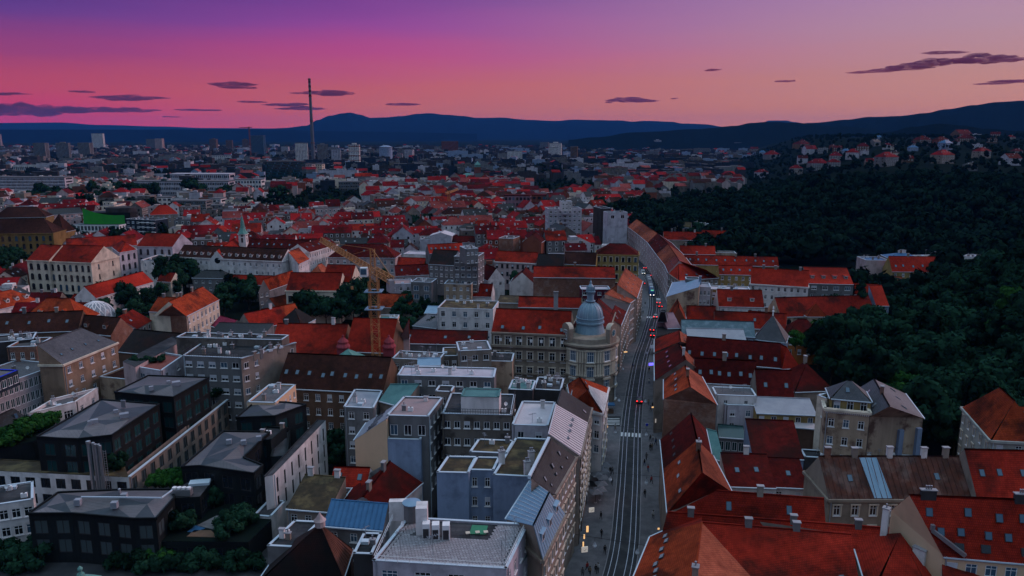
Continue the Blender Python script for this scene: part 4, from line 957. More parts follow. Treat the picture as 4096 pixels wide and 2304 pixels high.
for k in range(26):
    mb = MB(); mb.bar(e((k + .5) / 26, 0) - Vector((0, 0, .04)), e((k + .5) / 26, 1) - Vector((0, 0, .04)), .1, 'metal_rust'); mb.build('roof_seam', th)
BB('D', (1640, 882), (2100, 895), 14, 11, 'g6.5', 'w_beige', 'tile_red', 'red roofed house with a pink gable end beyond the rusty roof', sk=3)
th, Lc, ro = POLY('cream house with a wide red roof full of skylights and a flue pipe', dict(a=('D', 1025, 977, 18), e=('D', 1400, 1300, 15), x=('D', 2120, 1362, 15), y=('D', 2120, 985, 18), r=('D', 1157, 868, 22.5), s=('D', 2100, 908, 22.5)), 'aexy', ['exsr', 'yars'], 'w_peach', 'tile_red', gables=['aer'], sk=[('exsr', 4, .72, 1.0, 1.3), ('exsr', 5, .38, 1.0, 1.2), ('exsr', 3, .14, 1.3, 1.2, 'glass')], wins={'ex': win(5, 4, 1.6, 1.8, 3.4, 1.0)}, ch=[('r', 's', 2, .6, 2.2, .8, 'w_dark', 3)])
mb = MB(); q = [Lc[k] for k in 'exsr']; pp = [on_slope(q, s, t, .45)[0] for s, t in ((.02, .42), (.22, .03))]; mb.bar(pp[0], pp[1], .55, 'steel'); mb.bar(pp[0], pp[0] + Vector((0, 0, .9)), .5, 'steel'); mb.build('flue_pipe', th)
POLY('cream front annex with a tall blue window under the flue pipe', dict(a=('D', 1390, 1330, 13.5), b=('D', 1390, 1600, 13.5), c=('D', 1700, 1620, 12), d=('D', 1700, 1420, 12)), 'abcd', ['bcda'], 'w_cream', 'tile_red', wins={'bc': win(2, 2, 1.6, 2.2)})
th, Lc, ro = POLY('low red hipped wing with a tall white chimney and metal edges', dict(a=('D', 880, 1600, 11), b=('D', 1320, 1600, 11), c=('D', 1310, 1440, 11), r=('D', 1090, 1140, 15.5), d=('D', 745, 1160, 12.5)), 'abcd', ['abr', ('cbr', 'tile_bright'), 'dar', 'dcr'], 'w_beige', 'tile_red', ch=[('d', 'r', 1, .9, .9, 4.2, 'w_white', 1), ('c', 'r', 1, .8, 1.8, 1.5, 'w_white', 0)])
# weathered mansion with the balustrade
th, Lc, ro = BB('D', (545, 268), (868, 300), 19, 9, 'f.9', 'w_patchy', 'bitumen', 'weathered yellow mansion block with a balustraded roof terrace', f=win(3, 4, 1.2, 1.8, 3.9, 1.2), s=win(1, 1), name='mansion', corn='w_cream', par='w_cream')
a, b = Lc['a'], Lc['b']; 
for k in range(22):
    mb = MB(); p = a + (b - a) * ((k + .5) / 22); mb.lathe(Vector((p.x, p.y - .12, 19.0)), [(.1, 0), (.16, .3), (.08, .6), (.13, .85)], 'white_paint', 6); mb.build('baluster', th)
BB('D', (590, 165), (880, 190), 21.5, 7, 'h3', 'w_yellow', 'slate_grey', 'yellow attic storey with grey slates above the balustrade', f=win(3, 1, 1.3, 2.0, 3, .4), base=16, sk=1, name='attic_storey')
BB('D', (490, 165), (560, 190), 20, 4, 'f.6', 'w_cream', 'bitumen', 'slim cream bay beside the weathered mansion with white railing', s=win(1, 2), name='mansion_bay')
th, Lc, ro = POLY('blotchy plaster gable wall under a grey slate mansard', dict(a=('D', 868, 300, 18.5), b=('D', 1255, 310, 17), c=('D', 1120, 130, 17), d=('D', 760, 110, 18.5), r=('D', 1012, 228, 22.5), s=('D', 900, 30, 22.5)), 'abcd', [('bcsr', 'slate_grey'), ('dars', 'slate_grey')], 'w_patchy', 'slate_grey', gables=['abr', 'cds'], sk=[('dars', 2, .5, 1.0, 1.3, 'glass_pale'), ('bcsr', 3, .5)], ch=[('r', 's', 1)], name='mansion')
for x, dx in ((1095, 45), (1225, 45)):
    mb = MB(); p0, p1 = local('D', x, 400, 14.5, th), local('D', x, 640, 3, th)
    t_ = (Lc['b'] - Lc['a']).normalized(); nn = Vector((t_.y, -t_.x, 0)); q = Lc['a'] + t_ * ((x - 868) / (1255 - 868) * (Lc['b'] - Lc['a']).length)
    mb.box((q.x + nn.x * .35, q.y + nn.y * .35, 7.5), (1.1, .7, 15), 'w_blue', math.atan2(t_.y, t_.x)); mb.build('flue', th)
mb = MB(); t_ = (Lc['b'] - Lc['a']).normalized(); nn = Vector((t_.y, -t_.x, 0)); q = Lc['a'] + t_ * 4.6 + nn * .04; mb.box((q.x, q.y, 18.9), (1.0, .08, 1.0), 'frame_white', math.atan2(t_.y, t_.x)); mb.box((q.x + nn.x * .05, q.y + nn.y * .05, 18.9), (.76, .04, .76), 'glass_blue', math.atan2(t_.y, t_.x)); mb.build('gable_window', th)
BB('D', (400, 600), (1330, 655), 9, 4, 'f.3', 'w_dark', 'bitumen', 'low dark courtyard wall building at the foot of the mansion', clutter=4)
BB('D', (1745, 468), (2160, 490), 17, (1905, 248), 'h6.5', 'w_cream2', 'tile_orange', 'large villa with a red hipped roof beside the dark trees', f=win(3, 3, 1.2, 1.9), s=win(5, 4, 1.1, 1.8, 3.6, 1.2, 't'), dm=1, sk=2, name='villa', corn='w_cream2') if wall('w_cream2', (0.42, 0.42, 0.40)) else 0
wall('w_pinkred', (0.36, 0.07, 0.09))
# ------------------------------------------------------------------ black clad houses with faceted zinc roofs
from mathutils.geometry import delaunay_2d_cdt
def FACET(label, t, outl, h, inner, base, wins, wallm='black_clad', roofm='zinc_facet', rim=.35):
    pts = {chr(97 + i): (t, x, y, h) for i, (x, y) in enumerate(outl)}
    keys = ''.join(pts)
    th, Lc, _ = POLY(label, pts, keys, [], wallm, roofm, base=base, wins={'*': wins}, over=0, name='faceted_house', cat='house')
    n = len(outl); org = th.location
    vs = [(Lc[k].x, Lc[k].y) for k in keys]; zs = [h - base + .02] * n
    for (x, y, dz) in inner:
        p = T(t, x, y, h + dz) - org; vs.append((p.x, p.y)); zs.append(h - base + dz)
    out = delaunay_2d_cdt([Vector(v) for v in vs], [(i, (i + 1) % n) for i in range(n)], [], 1, 1e-5)
    for k, f in enumerate(out[2]):
        mb = MB(); q = []
        for i in f:
            o = out[3][i][0] if out[3][i] else 0; q.append(Vector((out[0][i].x, out[0][i].y, zs[o])))
        if (q[1] - q[0]).cross(q[2] - q[0]).z < 0: q.reverse()
        mb.tri(*q, roofm if (k * 7) % 5 > 1 else 'zinc_facet2'); mb.build('roof_facet', th)
    c = MB()
    for i in range(n):
        a, b = Lc[keys[i]], Lc[keys[(i + 1) % n]]; c.bar(a + Vector((0, 0, .1)), b + Vector((0, 0, .1)), .3, 'black_clad', .45)
    c.build('roof_rim', th)
    return th, Lc
surf('zinc_facet2', (0.06, 0.068, 0.085), (0.04, 0.048, 0.06), scale=.5, rough=.5)  # darker zinc copy: shading contrast between facets put into the colour
mb = MB(); q = [T('A', x, y, 4) for x, y in ((-300, 1900), (2000, 1900), (2000, 1080), (1500, 700), (1300, 500), (-300, 640))]
mb.prism([(p.x, p.y) for p in q], 0, 4, 'asphalt'); tag(mb.build('courtyard'), kind='structure')
CW = dict(c=0, r=3, w=2.3, h=2.5, fh=3.5, top=1.1, st='b', sp=3.4, fr='frame_dark', skip=0.0)
th, Lc = FACET('black clad house with a long faceted zinc roof above clipped hedges', 'A', [(205, 1005), (520, 1003), (960, 1042), (1125, 1040), (1258, 888), (1235, 830), (860, 832), (420, 852)], 13, [(470, 915, .9), (640, 880, 1.2), (830, 945, .5), (870, 880, 1.2), (1060, 930, .9), (330, 950, .4), (1130, 880, .8)], 4, {**CW, 'gl': 'curtain'}) if glass('curtain', (0.055, 0.075, 0.082), .3) is None else 0
for x, y in ((562, 915), (825, 935), (895, 875)):
    mb = MB(); p = T('A', x, y, 14.2) - th.location; mb.box(p, (1.0, .9, 1.1), 'metal_grey', .1); mb.build('roof_vent', th)
mb = MB(); pp = [T('A', x, y, 14.6) - th.location for x, y in ((585, 878), (1165, 885), (1240, 830))]; mb.bar(pp[0], pp[1], .2, 'flashing'); mb.bar(pp[1], pp[2], .2, 'flashing'); mb.build('duct', th)
mb = MB(); p = T('A', 866, 880, 14) - th.location; mb.lathe(p, [(.22, 0), (.22, 1.5), (.26, 1.55), (.05, 1.7)], 'steel', 10); mb.build('flue', th)
th, Lc, ro = POLY('black clad wing carrying a rooftop cooling plant', {k: ('A', x, y, 12.6) for k, x, y in (('a', 1258, 890), ('b', 1440, 878), ('c', 1542, 745), ('d', 1420, 742), ('e', 1240, 835))}, 'abcde', ['abcde'], 'black_clad', 'bitumen', base=4, wins={'*': {**CW, 'gl': 'glass'}}, over=0, name='faceted_house', cat='house')
for k in range(4):
    p = T('A', 1262 + 34 * k, 862, 12.8) - th.location; mb = MB(); mb.box(p + Vector((0, 0, .6)), (.95, 1.3, 1.2), 'steel', .05); mb.lathe(p + Vector((0, 0, 1.2)), [(.4, 0), (.4, .25), (.1, .26)], 'frame_white', 10); mb.build('cooling_fan_unit', th)
mb = MB(); mb.box(T('A', 1440, 775, 12.9) - th.location, (3.6, 1.8, .5), 'flashing', .2); mb.build('plant_box', th)
q = [('a', 1150, 1200), ('b', 1790, 1205), ('c', 1955, 1045), ('d', 1840, 860), ('e', 1480, 985), ('f', 1260, 1050)]
th, Lc, ro = POLY('black walled roof terrace with planting and wooden decks', {k: ('A', x, y, 8.2) for k, x, y in q}, [k for k, *_ in q], [''.join(k for k, *_ in q)], 'black_clad', 'soil', base=4, wins={'ab': {**CW, 'gl': 'glass', 'r': 1}}, over=0, name='roof_terrace', cat='terrace')
for poly, m in (([(1420, 1085), (1560, 1015), (1610, 1020), (1545, 1115)], 'w_grey'), ([(1345, 1165), (1400, 1120), (1520, 1120), (1570, 1170)], 'w_brown'), ([(1350, 1130), (1410, 1085), (1480, 1105), (1400, 1135)], 'metal_blue2')):
    mb = MB(); pp = [T('A', x, y, 8.3) - th.location for x, y in poly]; mb.prism([(p.x, p.y) for p in pp][::-1], 8.2 - 4, 8.36 - 4, m); mb.build('deck', th)
th, Lc = FACET('black clad house with a faceted zinc roof and steel flues at its corner', 'A', [(265, 450), (430, 462), (560, 466), (690, 452), (805, 440), (1148, 215), (730, 182)], 18, [(600, 395, .7), (860, 245, 1.2), (640, 325, 1.2), (430, 395, .6), (930, 320, .7), (760, 360, .9)], 4, {**CW, 'gl': 'glass_green'})
for x, y, s in ((648, 345, .8), (680, 335, 1.3), (835, 265, .9), (895, 290, 1.7)):
    mb = MB(); p = T('A', x, y, 19.3) - th.location; mb.box(p, (s, s * .7, .9), 'metal_grey', .5); mb.build('roof_vent', th)
mb = MB(); p = T('A', 880, 235, 19.3) - th.location
for k in range(3): mb.lathe(p + Vector((k * .35, 0, 0)), [(.16, 0), (.16, 1.6), (.2, 1.65)], 'steel', 8)
mb.build('flue_cluster', th)
th, Lc = FACET('black clad house with a faceted zinc roof nearest the grey apartments', 'A', [(825, 128), (1050, 150), (1250, 165), (1505, 22), (1070, 8)], 19, [(1040, 75, 1.0), (1240, 72, 1.1), (1350, 95, .6), (960, 115, .5)], 4, {**CW, 'gl': 'glass_green'})
for x, y, s in ((1090, 95, .9), (1215, 55, .8), (1270, 60, 1.7)):
    mb = MB(); p = T('A', x, y, 20.2) - th.location; mb.box(p, (s, s * .8, .9), 'metal_grey', .5); mb.build('roof_vent', th)
th, Lc = FACET('black clad house with a faceted zinc roof behind the bamboo court', 'A', [(1310, 668), (1440, 660), (1830, 715), (1895, 655), (1755, 600), (1943, 415), (1610, 410)], 15, [(1600, 612, 1.0), (1710, 520, 1.1), (1480, 595, .6), (1760, 465, .8), (1780, 655, .4)], 4, {**CW, 'gl': 'glass'})
for x, y in ((1650, 480), (1755, 485), (1865, 455)):
    mb = MB(); p = T('A', x, y, 16.2) - th.location; mb.box(p, (1.0, .8, .9), 'metal_grey', .3); mb.build('roof_vent', th)
FACET('small black clad house with a faceted zinc roof beside the peach block', 'A', [(1702, 312), (1985, 300), (2207, 218), (2060, 200), (1840, 198)], 17, [(1900, 250, .9), (2050, 245, .6)], 4, {**CW, 'gl': 'glass_green'})
BB('B', (0, 470), (150, 478), 14.5, (262, 385), 'f.3', 'black_clad', 'bitumen', 'black clad block with a flat pergola roof by the white slab', f={**CW, 'gl': 'glass_green'}, base=0, name='faceted_house', par='black_clad', clutter=2)
BB('B', (150, 600), (265, 590), 12.5, (300, 330), 'f.2', 'black_clad', 'bitumen', 'black clad stair block leaning on the white slab', base=0, name='faceted_house', par='black_clad')
# beige folded slab and its white front
th, Lc, ro = POLY('beige concrete slab with dark skewed windows and a pale coping', dict(a=('A', 930, 738, 11), b=('A', 1640, 180, 11), c=('A', 1585, 178, 11), d=('A', 880, 728, 11)), 'abcd', [], 'w_beige', 'bitumen', over=0, wins={'ab': dict(c=13, r=2, w=1.7, h=2.5, fh=3.3, top=.7, st='b', fr='frame_dark', gl='curtain')}, name='concrete_slab_house')
mb = MB(); a, b = Lc['a'], Lc['b']; mb.bar(a + Vector((0, 0, .12)), b + Vector((0, 0, .12)), .5, 'flashing', .2); mb.build('coping', th)
POLY('white front wall with black openings below the black clad house', dict(a=('A', -60, 690, 11), b=('A', 928, 738, 11), c=('A', 900, 660, 11), d=('A', -60, 610, 11)), 'abcd', ['abcd'], 'w_white', 'moss_roof', over=0, wins={'ab': dict(c=9, r=2, w=2.0, h=2.1, fh=3.4, top=1.0, st='b', fr='frame_dark', gl='glass')}, name='front_building')
th = thing('flue_stack', 'five stainless steel flues with a ladder in front of the white wall', 'flue', (*(T('A', 725, 742, 11) + Vector((.25, -1.2, 0))).xy, 4))
for k, (dx, hh, r_) in enumerate(((-1.1, 14.6, .34), (-.35, 14.2, .26), (.2, 14.0, .22), (.65, 13.9, .22), (1.05, 13.7, .2))):
    mb = MB(); mb.lathe((dx, .2 * (k % 2), 0), [(r_, 0), (r_, hh), (r_ * 1.25, hh + .05), (r_ * 1.25, hh + .5), (.05, hh + .6)], 'steel', 10); mb.build('flue', th)
mb = MB()
for s in (1.5, 2.0): mb.bar((s, 0, 0), (s, 0, 13.2), .07, 'steel')
for k in range(26): mb.bar((1.5, 0, .5 + k * .5), (2.0, 0, .5 + k * .5), .05, 'steel')
mb.build('ladder', th)
POLY('white rendered slab with tall slot windows', dict(a=('B', 165, 722, 15), b=('B', 545, 327, 15), c=('B', 490, 325, 15), d=('B', 105, 735, 15)), 'abcd', ['abcd'], 'w_white', 'bitumen', over=0, wins={'ab': dict(c=8, r=4, w=.75, h=2.9, fh=3.7, top=1.2, st='b', fr='frame_dark', gl='glass')}, name='slab_house')
BB('B', (25, 1020), (150, 1030), 8.5, 6, 'f.2', 'w_white', 'bitumen', 'low white wedge wall at the foot of the slot window slab')
BB('A', (200, 300), (545, 212), 15.5, (705, 110), 'f.6', 'w_white', 'gravel', 'white apartment house with a grey gravel roof terrace', f=win(3, 3, 2.0, 2.0), s=win(2, 3), clutter=5, name='apartment_block', cat='building', par='w_white')
BB('A', (-120, 960), (240, 905), 12, (240, 775), 'f.25', 'w_white', 'bitumen', 'pinkish white house with a curved dark roof at the street end', f=win(4, 3, 1.4, 1.8), clutter=4, name='apartment_block', cat='building')
POLY('teal tiled roof of a low house below the glass office', dict(a=('A', -60, 430, 8), b=('A', 215, 320, 8), c=('A', 100, 240, 11), d=('A', -80, 330, 11)), 'abcd', ['abcd'], 'w_grey', 'slate_dark', sk=[('abcd', 2, .5)])
POLY('dark low block with a hedge planted roof beside the faceted house', dict(a=('A', -80, 545, 12.5), b=('A', 240, 480, 12.5), c=('A', 400, 365, 12.5), d=('A', 60, 420, 12.5)), 'abcd', ['abcd'], 'black_clad', 'soil', over=0, name='garden_block')
# small copper cupola rising in front
th = thing('cupola', 'small green copper cupola tip with a knob finial', 'cupola', (*T('A', 580, 1425, 24).xy, 0))
mb = MB(); mb.lathe((0, 0, 0), [(3.2, 0), (3.2, 20), (3.4, 20.1), (3.4, 20.5)], 'w_stone', 8); mb.build('shaft', th)
mb = MB(); mb.lathe((0, 0, 20.5), [(3.3, 0), (2.6, 1.6), (1.3, 2.5), (.5, 3.0), (.4, 3.4)], 'copper', 16); mb.build('dome', th)
mb = MB(); mb.lathe((0, 0, 23.8), [(.28, 0), (.16, .4), (.3, .62), (.3, .8), (.05, 1.1)], 'copper', 8); mb.build('finial', th)

# ------------------------------------------------------------------ left middle ground
POLY('brown stucco house with a grey slate slope and white windows', dict(a=('E', 450, 1185, 20), b=('E', 845, 1025, 20), c=('E', 590, 925, 25), d=('E', 265, 1045, 25)), 'abcd', ['abcd'], 'w_brown2', 'slate_grey', wins={'ab': win(5, 4, 1.3, 1.7, 3.6, 1.1, gl='glass_blue')}, sk=[('abcd', 4, .35, .7, .7)], corn='w_cream', name='apartment_block', cat='building') if wall('w_brown2', (0.34, 0.225, 0.165)) else 0
th, Lc, ro = BB('E', (-60, 1365), (440, 1190), 17.5, 14, 'f.3', 'concrete', 'gravel', 'modern office with three bands of teal glass and white fins', f=dict(c=14, r=4, w=2.1, h=2.3, fh=3.4, top=.6, st='b', gl='glass_green'), clutter=3, name='office_building', cat='building')
BB('E', (-40, 1300), (130, 1232), 21, 6, 'f.2', 'w_navy', 'gravel', 'blue framed penthouse on the teal glass office', base=17.5, par='blue_paint', f=dict(c=4, r=1, w=2.0, h=2.0, top=.8, st='b', gl='glass_green'), name='penthouse', cat='hut')
BB('E', (50, 1075), (262, 1068), 21, 9, 'f.5', 'brick_wall', 'bitumen', 'brick penthouse storey with dark parapets', f=win(3, 2, 1.0, 1.8), clutter=3, name='apartment_block', cat='building')
BB('E', (-60, 1040), (240, 1010), 21.5, 8, 'f.3', 'w_dark', 'bitumen', 'dark cluttered roof deck behind the brick penthouse', clutter=7, name='apartment_block', cat='building')
BB('E', (-60, 965), (560, 940), 15, 12, 'g5', 'w_brown', 'tile_brown', 'long dark brown roof behind the roof decks', sk=4, ch=2)
BB('E', (530, 950), (800, 975), 14, 9, 'g4.5', 'brick_wall', 'tile_brown', 'dark brown roof with a brick gable end and two dormers', dm=2)
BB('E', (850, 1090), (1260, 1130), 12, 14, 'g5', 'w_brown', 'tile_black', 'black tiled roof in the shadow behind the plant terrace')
th, Lc, ro = BB('E', (978, 1212), (1160, 1243), 19, (1320, 1132), 'f.4', 'w_lilac', 'terrace_red', 'lilac house with a planted roof terrace', f=win(2, 3, 1.6, 1.5), s=win(2, 3, 1.6, 1.4), name='apartment_block', cat='building')
POLY('long pinkish parapet wall running back from the planted terrace', dict(a=('E', 885, 1165, 20), b=('E', 975, 1205, 20), c=('E', 1310, 1020, 20), d=('E', 1240, 985, 20)), 'abcd', ['abcd'], 'w_pink', 'bitumen', over=0, name='apartment_block', cat='building')
BB('E', (715, 1285), (980, 1310), 13, 9, 'f.4', 'w_patchy', 'tile_brown', 'low ruin like wall with red brick showing through plaster')
th, Lc, ro = BB('E', (1315, 1130), (1822, 1150), 21.5, (1985, 1008), 'f.25', 'w_grey', 'bitumen', 'grey apartment block with white roller shutters and roof railings', f=dict(c=6, r=5, w=1.8, h=1.5, fh=3.4, top=1.0, st='w', sh=.75), s=win(3, 4), clutter=8, name='apartment_block', cat='building')
a, b, c, d = [Lc[k] for k in 'abcd']; railing(th, [d, a, b, c], 1.1, 'frame_dark', .6)
BB('F', (-65, 1150), (200, 1070), 22.5, (330, 1035), 'f.3', 'w_beige', 'bitumen', 'stepped beige grey apartment block with a railing on the roof', f=win(4, 5, 1.6, 1.5), s=win(2, 4, 1.0, 1.6), clutter=5, name='apartment_block', cat='building')
BB('E', (1270, 1000), (2030, 1020), 23, 5, 'f.4', 'w_dirty', 'bitumen', 'grimy parapet storey lined with satellite dishes', clutter=10, name='apartment_block', cat='building')
BB('E', (1490, 975), (1895, 985), 11, 9, 's2', 'w_grey', 'slate_dark', 'dark sheet roof behind the dish lined parapet', name='hall')
# school with arched windows
W_AR = dict(c=7, r=3, w=1.5, h=3.0, fh=4.9, top=1.5, st='a', fr='frame_dark')
BB('E', (352, 440), (655, 452), 16, (858, 405), 'g6.5', 'w_cream', 'tile_red', 'large cream school with three rows of arched windows', f=W_AR, s=dict(c=2, r=3, w=1.0, h=2.4, fh=4.9, top=1.5, st='a', fr='frame_dark'), name='school', cat='building', corn='w_cream')
BB('E', (193, 432), (350, 438), 16.4, (560, 392), 'g6', 'w_cream', 'tile_red', 'projecting cream pavilion of the arched window school', f={**W_AR, 'c': 3, 'w': 1.9}, name='school', cat='building', corn='w_cream')
BB('E', (860, 378), (985, 356), 17, (930, 320), 'h3.5', 'w_lilac', 'tile_red', 'pale bluish stair bay of the arched window school', f={**W_AR, 'c': 3}, name='school', cat='building')
BB('E', (985, 332), (1242, 337), 17, (1387, 310), 'g6', 'w_lilac', 'tile_red', 'school rear wing with a long red roof and white gable', f={**W_AR, 'c': 5, 'r': 2}, name='school', cat='building')
BB('E', (480, 358), (990, 325), 15.5, 14, 'g5', 'w_cream', 'tile_red', 'school side wing whose red roof joins the rear wing', name='school', cat='building')
BB('E', (1012, 440), (1215, 455), 13, (1338, 412), 'f.4', 'w_white', 'bitumen', 'white flat roofed annex beside the school', f=win(3, 3, 1.0, 1.6), s=win(6, 2, 1.0, 1.6), clutter=3, name='annex', cat='building')
BB('E', (690, 706), (1105, 588), 9.5, 10, 'g4.5', 'w_white', 'tile_bright', 'long white schoolyard wing with a bright red roof', f=win(10, 2, 1.1, 1.5, 3.6, 1.0), s=win(2, 2), name='school_wing', cat='building')
BB('E', (480, 760), (640, 770), 6, 9, 'g4', 'w_brown', 'tile_red', 'low red roofed shed beside the glass dome')
BB('E', (-120, 815), (275, 718), 10.5, 12, 'h5', 'w_white', 'tile_orange', 'white house with a red roof and a line of white dormers', f=win(7, 2, 1.2, 2.0, 3.8, 1.2), s=win(2, 2), dm=5, dmt=.25)
BB('E', (140, 873), (562, 880), 11, 13, 'h7', 'w_cream', 'tile_orange', 'orange hipped roof with two pointed dormers', dm=2)
BB('E', (1270, 408), (2030, 442), 15.5, 13, 'g5', 'w_white', 'tile_brown', 'long white convent with a dark roof and many small dormers', f=win(19, 3, 1.0, 1.7, 4.0, 1.5), dm=15, dmt=.22, name='convent', cat='building', corn='w_white')
th, Lc, ro = BB('E', (1497, 450), (1640, 452), 13.5, (1770, 350), 'G6', 'w_white', 'tile_bright', 'white church front with a round window and bright red roof', name='church', cat='church')
mb = MB(); m_ = (Lc['a'] + Lc['b']) / 2; u = (Lc['b'] - Lc['a']).normalized(); nn = Vector((u.y, -u.x, 0)); c0 = m_ + nn * .06 + Vector((0, 0, 1.0)); ring = [c0 + u * 1.5 * math.cos(a) + Vector((0, 0, 1.5 * math.sin(a))) for a in [i * math.pi / 8 for i in range(16)]]
mb.face(ring, 'glass', None); mb.build('round_window', th)
# bell tower
def bell_tower():
    p = T('E', 1765, 430, 8); th = thing('bell_tower', 'slim white church bell tower with a green pointed spire', 'tower', (p.x, p.y, 0))
    zt = 76 - p.y * math.tan(PITCH + math.atan(((800 + 245 / 1.8018) / 4 - 288) / FPX)); w = 3.9
    mb = MB(); mb.box((0, 0, zt / 2), (w, w, zt), 'w_white'); mb.build('shaft', th)
    for s, ax in ((0, 0), (1, 1)):
        for z in (zt - 3.2, ):
            q = MB(); c = (0, -w / 2 - .03, z) if ax == 0 else (w / 2 + .03, 0, z); q.box(c, (1.0, .06, 2.6) if ax == 0 else (.06, 1.0, 2.6), 'frame_dark'); q.build('belfry_opening', th)
            q = MB(); c = (0, -w / 2 - .05, z + 2.5) if ax == 0 else (w / 2 + .05, 0, z + 2.5); q.box(c, (1.1, .06, 1.1) if ax == 0 else (.06, 1.1, 1.1), 'frame_dark'); q.build('clock_face', th)
    q = MB(); q.box((0, 0, zt), (w + .8, w + .8, .4), 'w_white'); q.build('cornice', th)
    q = MB(); q.lathe((0, 0, zt + .2), [(w * .72, 0), (w * .45, 1.8), (w * .32, 3.2), (.9, 6.5), (.12, 10)], 'copper', 8, rz=math.pi / 8); q.build('spire', th)
bell_tower()
BB('E', (1345, 833), (1577, 716), 12.5, 12, 'g5', 'w_cream', 'tile_orange', 'school house with an orange roof and a bare brick gable end', f=win(8, 3, 1.3, 2.2, 3.9, 1.2, gl='glass_blue'), s=None, dm=0, ch=2)
BB('E', (1075, 803), (1250, 808), 12, 13, 'g4', 'w_cream', 'tile_orange', 'cream annex with a red roof behind the brick gable', ch=2)
th, Lc, ro = POLY('bare brick gable wall on the end of the orange roofed school house', dict(a=('E', 1133, 838, 12), b=('E', 1343, 838, 12.4), c=('E', 1350, 820, 12.4), d=('E', 1140, 822, 12), r=('E', 1240, 762, 17.3), s=('E', 1246, 752, 17.3)), 'abcd', ['bcsr', 'dars'], 'brick_wall', 'tile_orange', gables=['abr', 'cds'], name='gable_wall')
BB('E', (1520, 905), (1640, 940), 7, 8, 'g3', 'w_grey', 'tile_pink', 'small pink sheeted roof below the school house') if tile('tile_pink', (0.52, 0.07, 0.14), (0.42, 0.05, 0.1)) else 0
BB('E', (1385, 560), (1640, 565), 9, 8, 'h3', 'w_grey', 'slate_dark', 'dark hipped pavilion in front of the convent', f=win(5, 2, 1.2, 1.5))
BB('E', (1620, 605), (2010, 615), 8, 9, 'g3.5', 'w_grey', 'tile_red', 'long low red roof between the convent and the trees', f=win(8, 2))
BB('E', (1130, 585), (1230, 590), 9, 8, 'g3.5', 'w_cream', 'tile_red', 'small red roofed link beside the schoolyard wing')
# glass dome
th = thing('glass_dome', 'flattened glass lattice dome between the red roofs', 'dome', (*T('E', 700, 865, 4).xy, 0))
k0 = (T('E', 835, 870, 4) - T('E', 575, 870, 4)).length / 2
mb = MB(); mb.lathe((0, 0, 0), [(k0, 0), (k0, 4)], 'concrete', 32); mb.build('ring_wall', th)
mb = MB(); mb.lathe((0, 0, 4), [(k0 * math.cos(a), 7.5 * math.sin(a)) for a in [i * math.pi / 14 for i in range(8)]], 'dome_glass', 32); surf('dome_glass', (0.24, 0.26, 0.31), (0.16, 0.18, 0.23), scale=.6, rough=.3, spec=.6); mb.smooth = True; mb.build('glazing', th)
for i in range(16):
    mb = MB(); a0 = i * math.pi / 8
    for s in (-1, 1):
        pr = None
        for j in range(8):
            a = j * math.pi / 14; an = a0 + s * a * .55; p = Vector((k0 * 1.005 * math.cos(a) * math.cos(an), k0 * 1.005 * math.cos(a) * math.sin(an), 4.05 + 7.5 * math.sin(a)))
            if pr is not None: mb.bar(pr, p, .22, 'frame_white')
            pr = p
    mb.build('lattice_rib', th)
# ochre palace, gallery with the green screen wall
BB('E', (-160, 245), (382, 238), 18, 16, 'h8', 'w_ochre', 'tile_brown', 'ochre palace with arched windows and a steep brown roof', f=dict(c=11, r=3, w=1.6, h=3.0, fh=4.6, top=1.6, st='a', fr='frame_dark'), name='palace', cat='building', corn='w_ochre')
BB('E', (330, 232), (455, 232), 15, 14, 'p11', 'w_ochre', 'tile_brown', 'brown pyramid roofed corner tower of the ochre palace', name='palace_tower', cat='tower', f=win(2, 2))
BB('E', (365, 108), (600, 92), 14, 14, 'g4', 'w_pink', 'slate_dark', 'pink white institute with a dark roof behind the gallery', f=win(7, 2, 2.0, 2.0), name='institute', cat='building')
BB('E', (-60, 130), (330, 122), 15, 16, 'h7', 'w_ochre', 'tile_brown', 'rear wing of the ochre palace with brown hips', name='palace', cat='building')
BB('E', (525, 182), (858, 184), 11, (997, 160), 'f.3', 'white_paint', 'bitumen', 'white grid facade gallery with tall dark openings', f=dict(c=13, r=2, w=1.9, h=3.4, fh=4.6, top=.5, st='b', gl='glass'), s=dict(c=7, r=2, w=1.9, h=3.4, fh=4.6, top=.5, st='b', gl='glass'), name='gallery', cat='building')
def green_screen():
    th = thing('curved_hall', 'black rooftop hall with a bright green curved screen wall', 'building', (*T('E', 750, 170, 11).xy, 11))
    pts = [T('E', x, 172, 11) - th.location for x in (605, 660, 720, 780, 840, 900)]
    mb = MB(); c = []
    for i, p in enumerate(pts): t = i / 5; c.append((Vector((p.x, p.y - 6 * math.sin(t * math.pi) * .5, 0)), 11.5 - 5.2 * math.sin(t * math.pi * .55)))
    for (p, h0), (q, h1) in zip(c, c[1:]): mb.face((p, q, q + Vector((0, 0, h1)), p + Vector((0, 0, h0))), 'green_wall', None); mb.face((p + Vector((0, .6, 0)), q + Vector((0, .6, 0)), q + Vector((0, .6, h1)), p + Vector((0, .6, h0))), 'green_wall', None)
    mb.build('green_screen', th)
    mb = MB(); mb.box((2, 8, 4), (34, 12, 8), 'black_clad'); mb.build('hall', th)
    mb = MB(); mb.lathe((9, 9, 8), [(11, 0), (11, 3.2), (10.5, 3.4)], 'w_dark', 24, sy=.7); mb.build('drum', th)
green_screen()
th, Lc, ro = BB('E', (905, 140), (1115, 150), 17, 12, 'f.3', 'w_navy', 'bitumen', 'black apartment house with white balcony bands', f=win(6, 5, 2.2, 1.6, 3.2), clutter=3, name='apartment_block', cat='building')
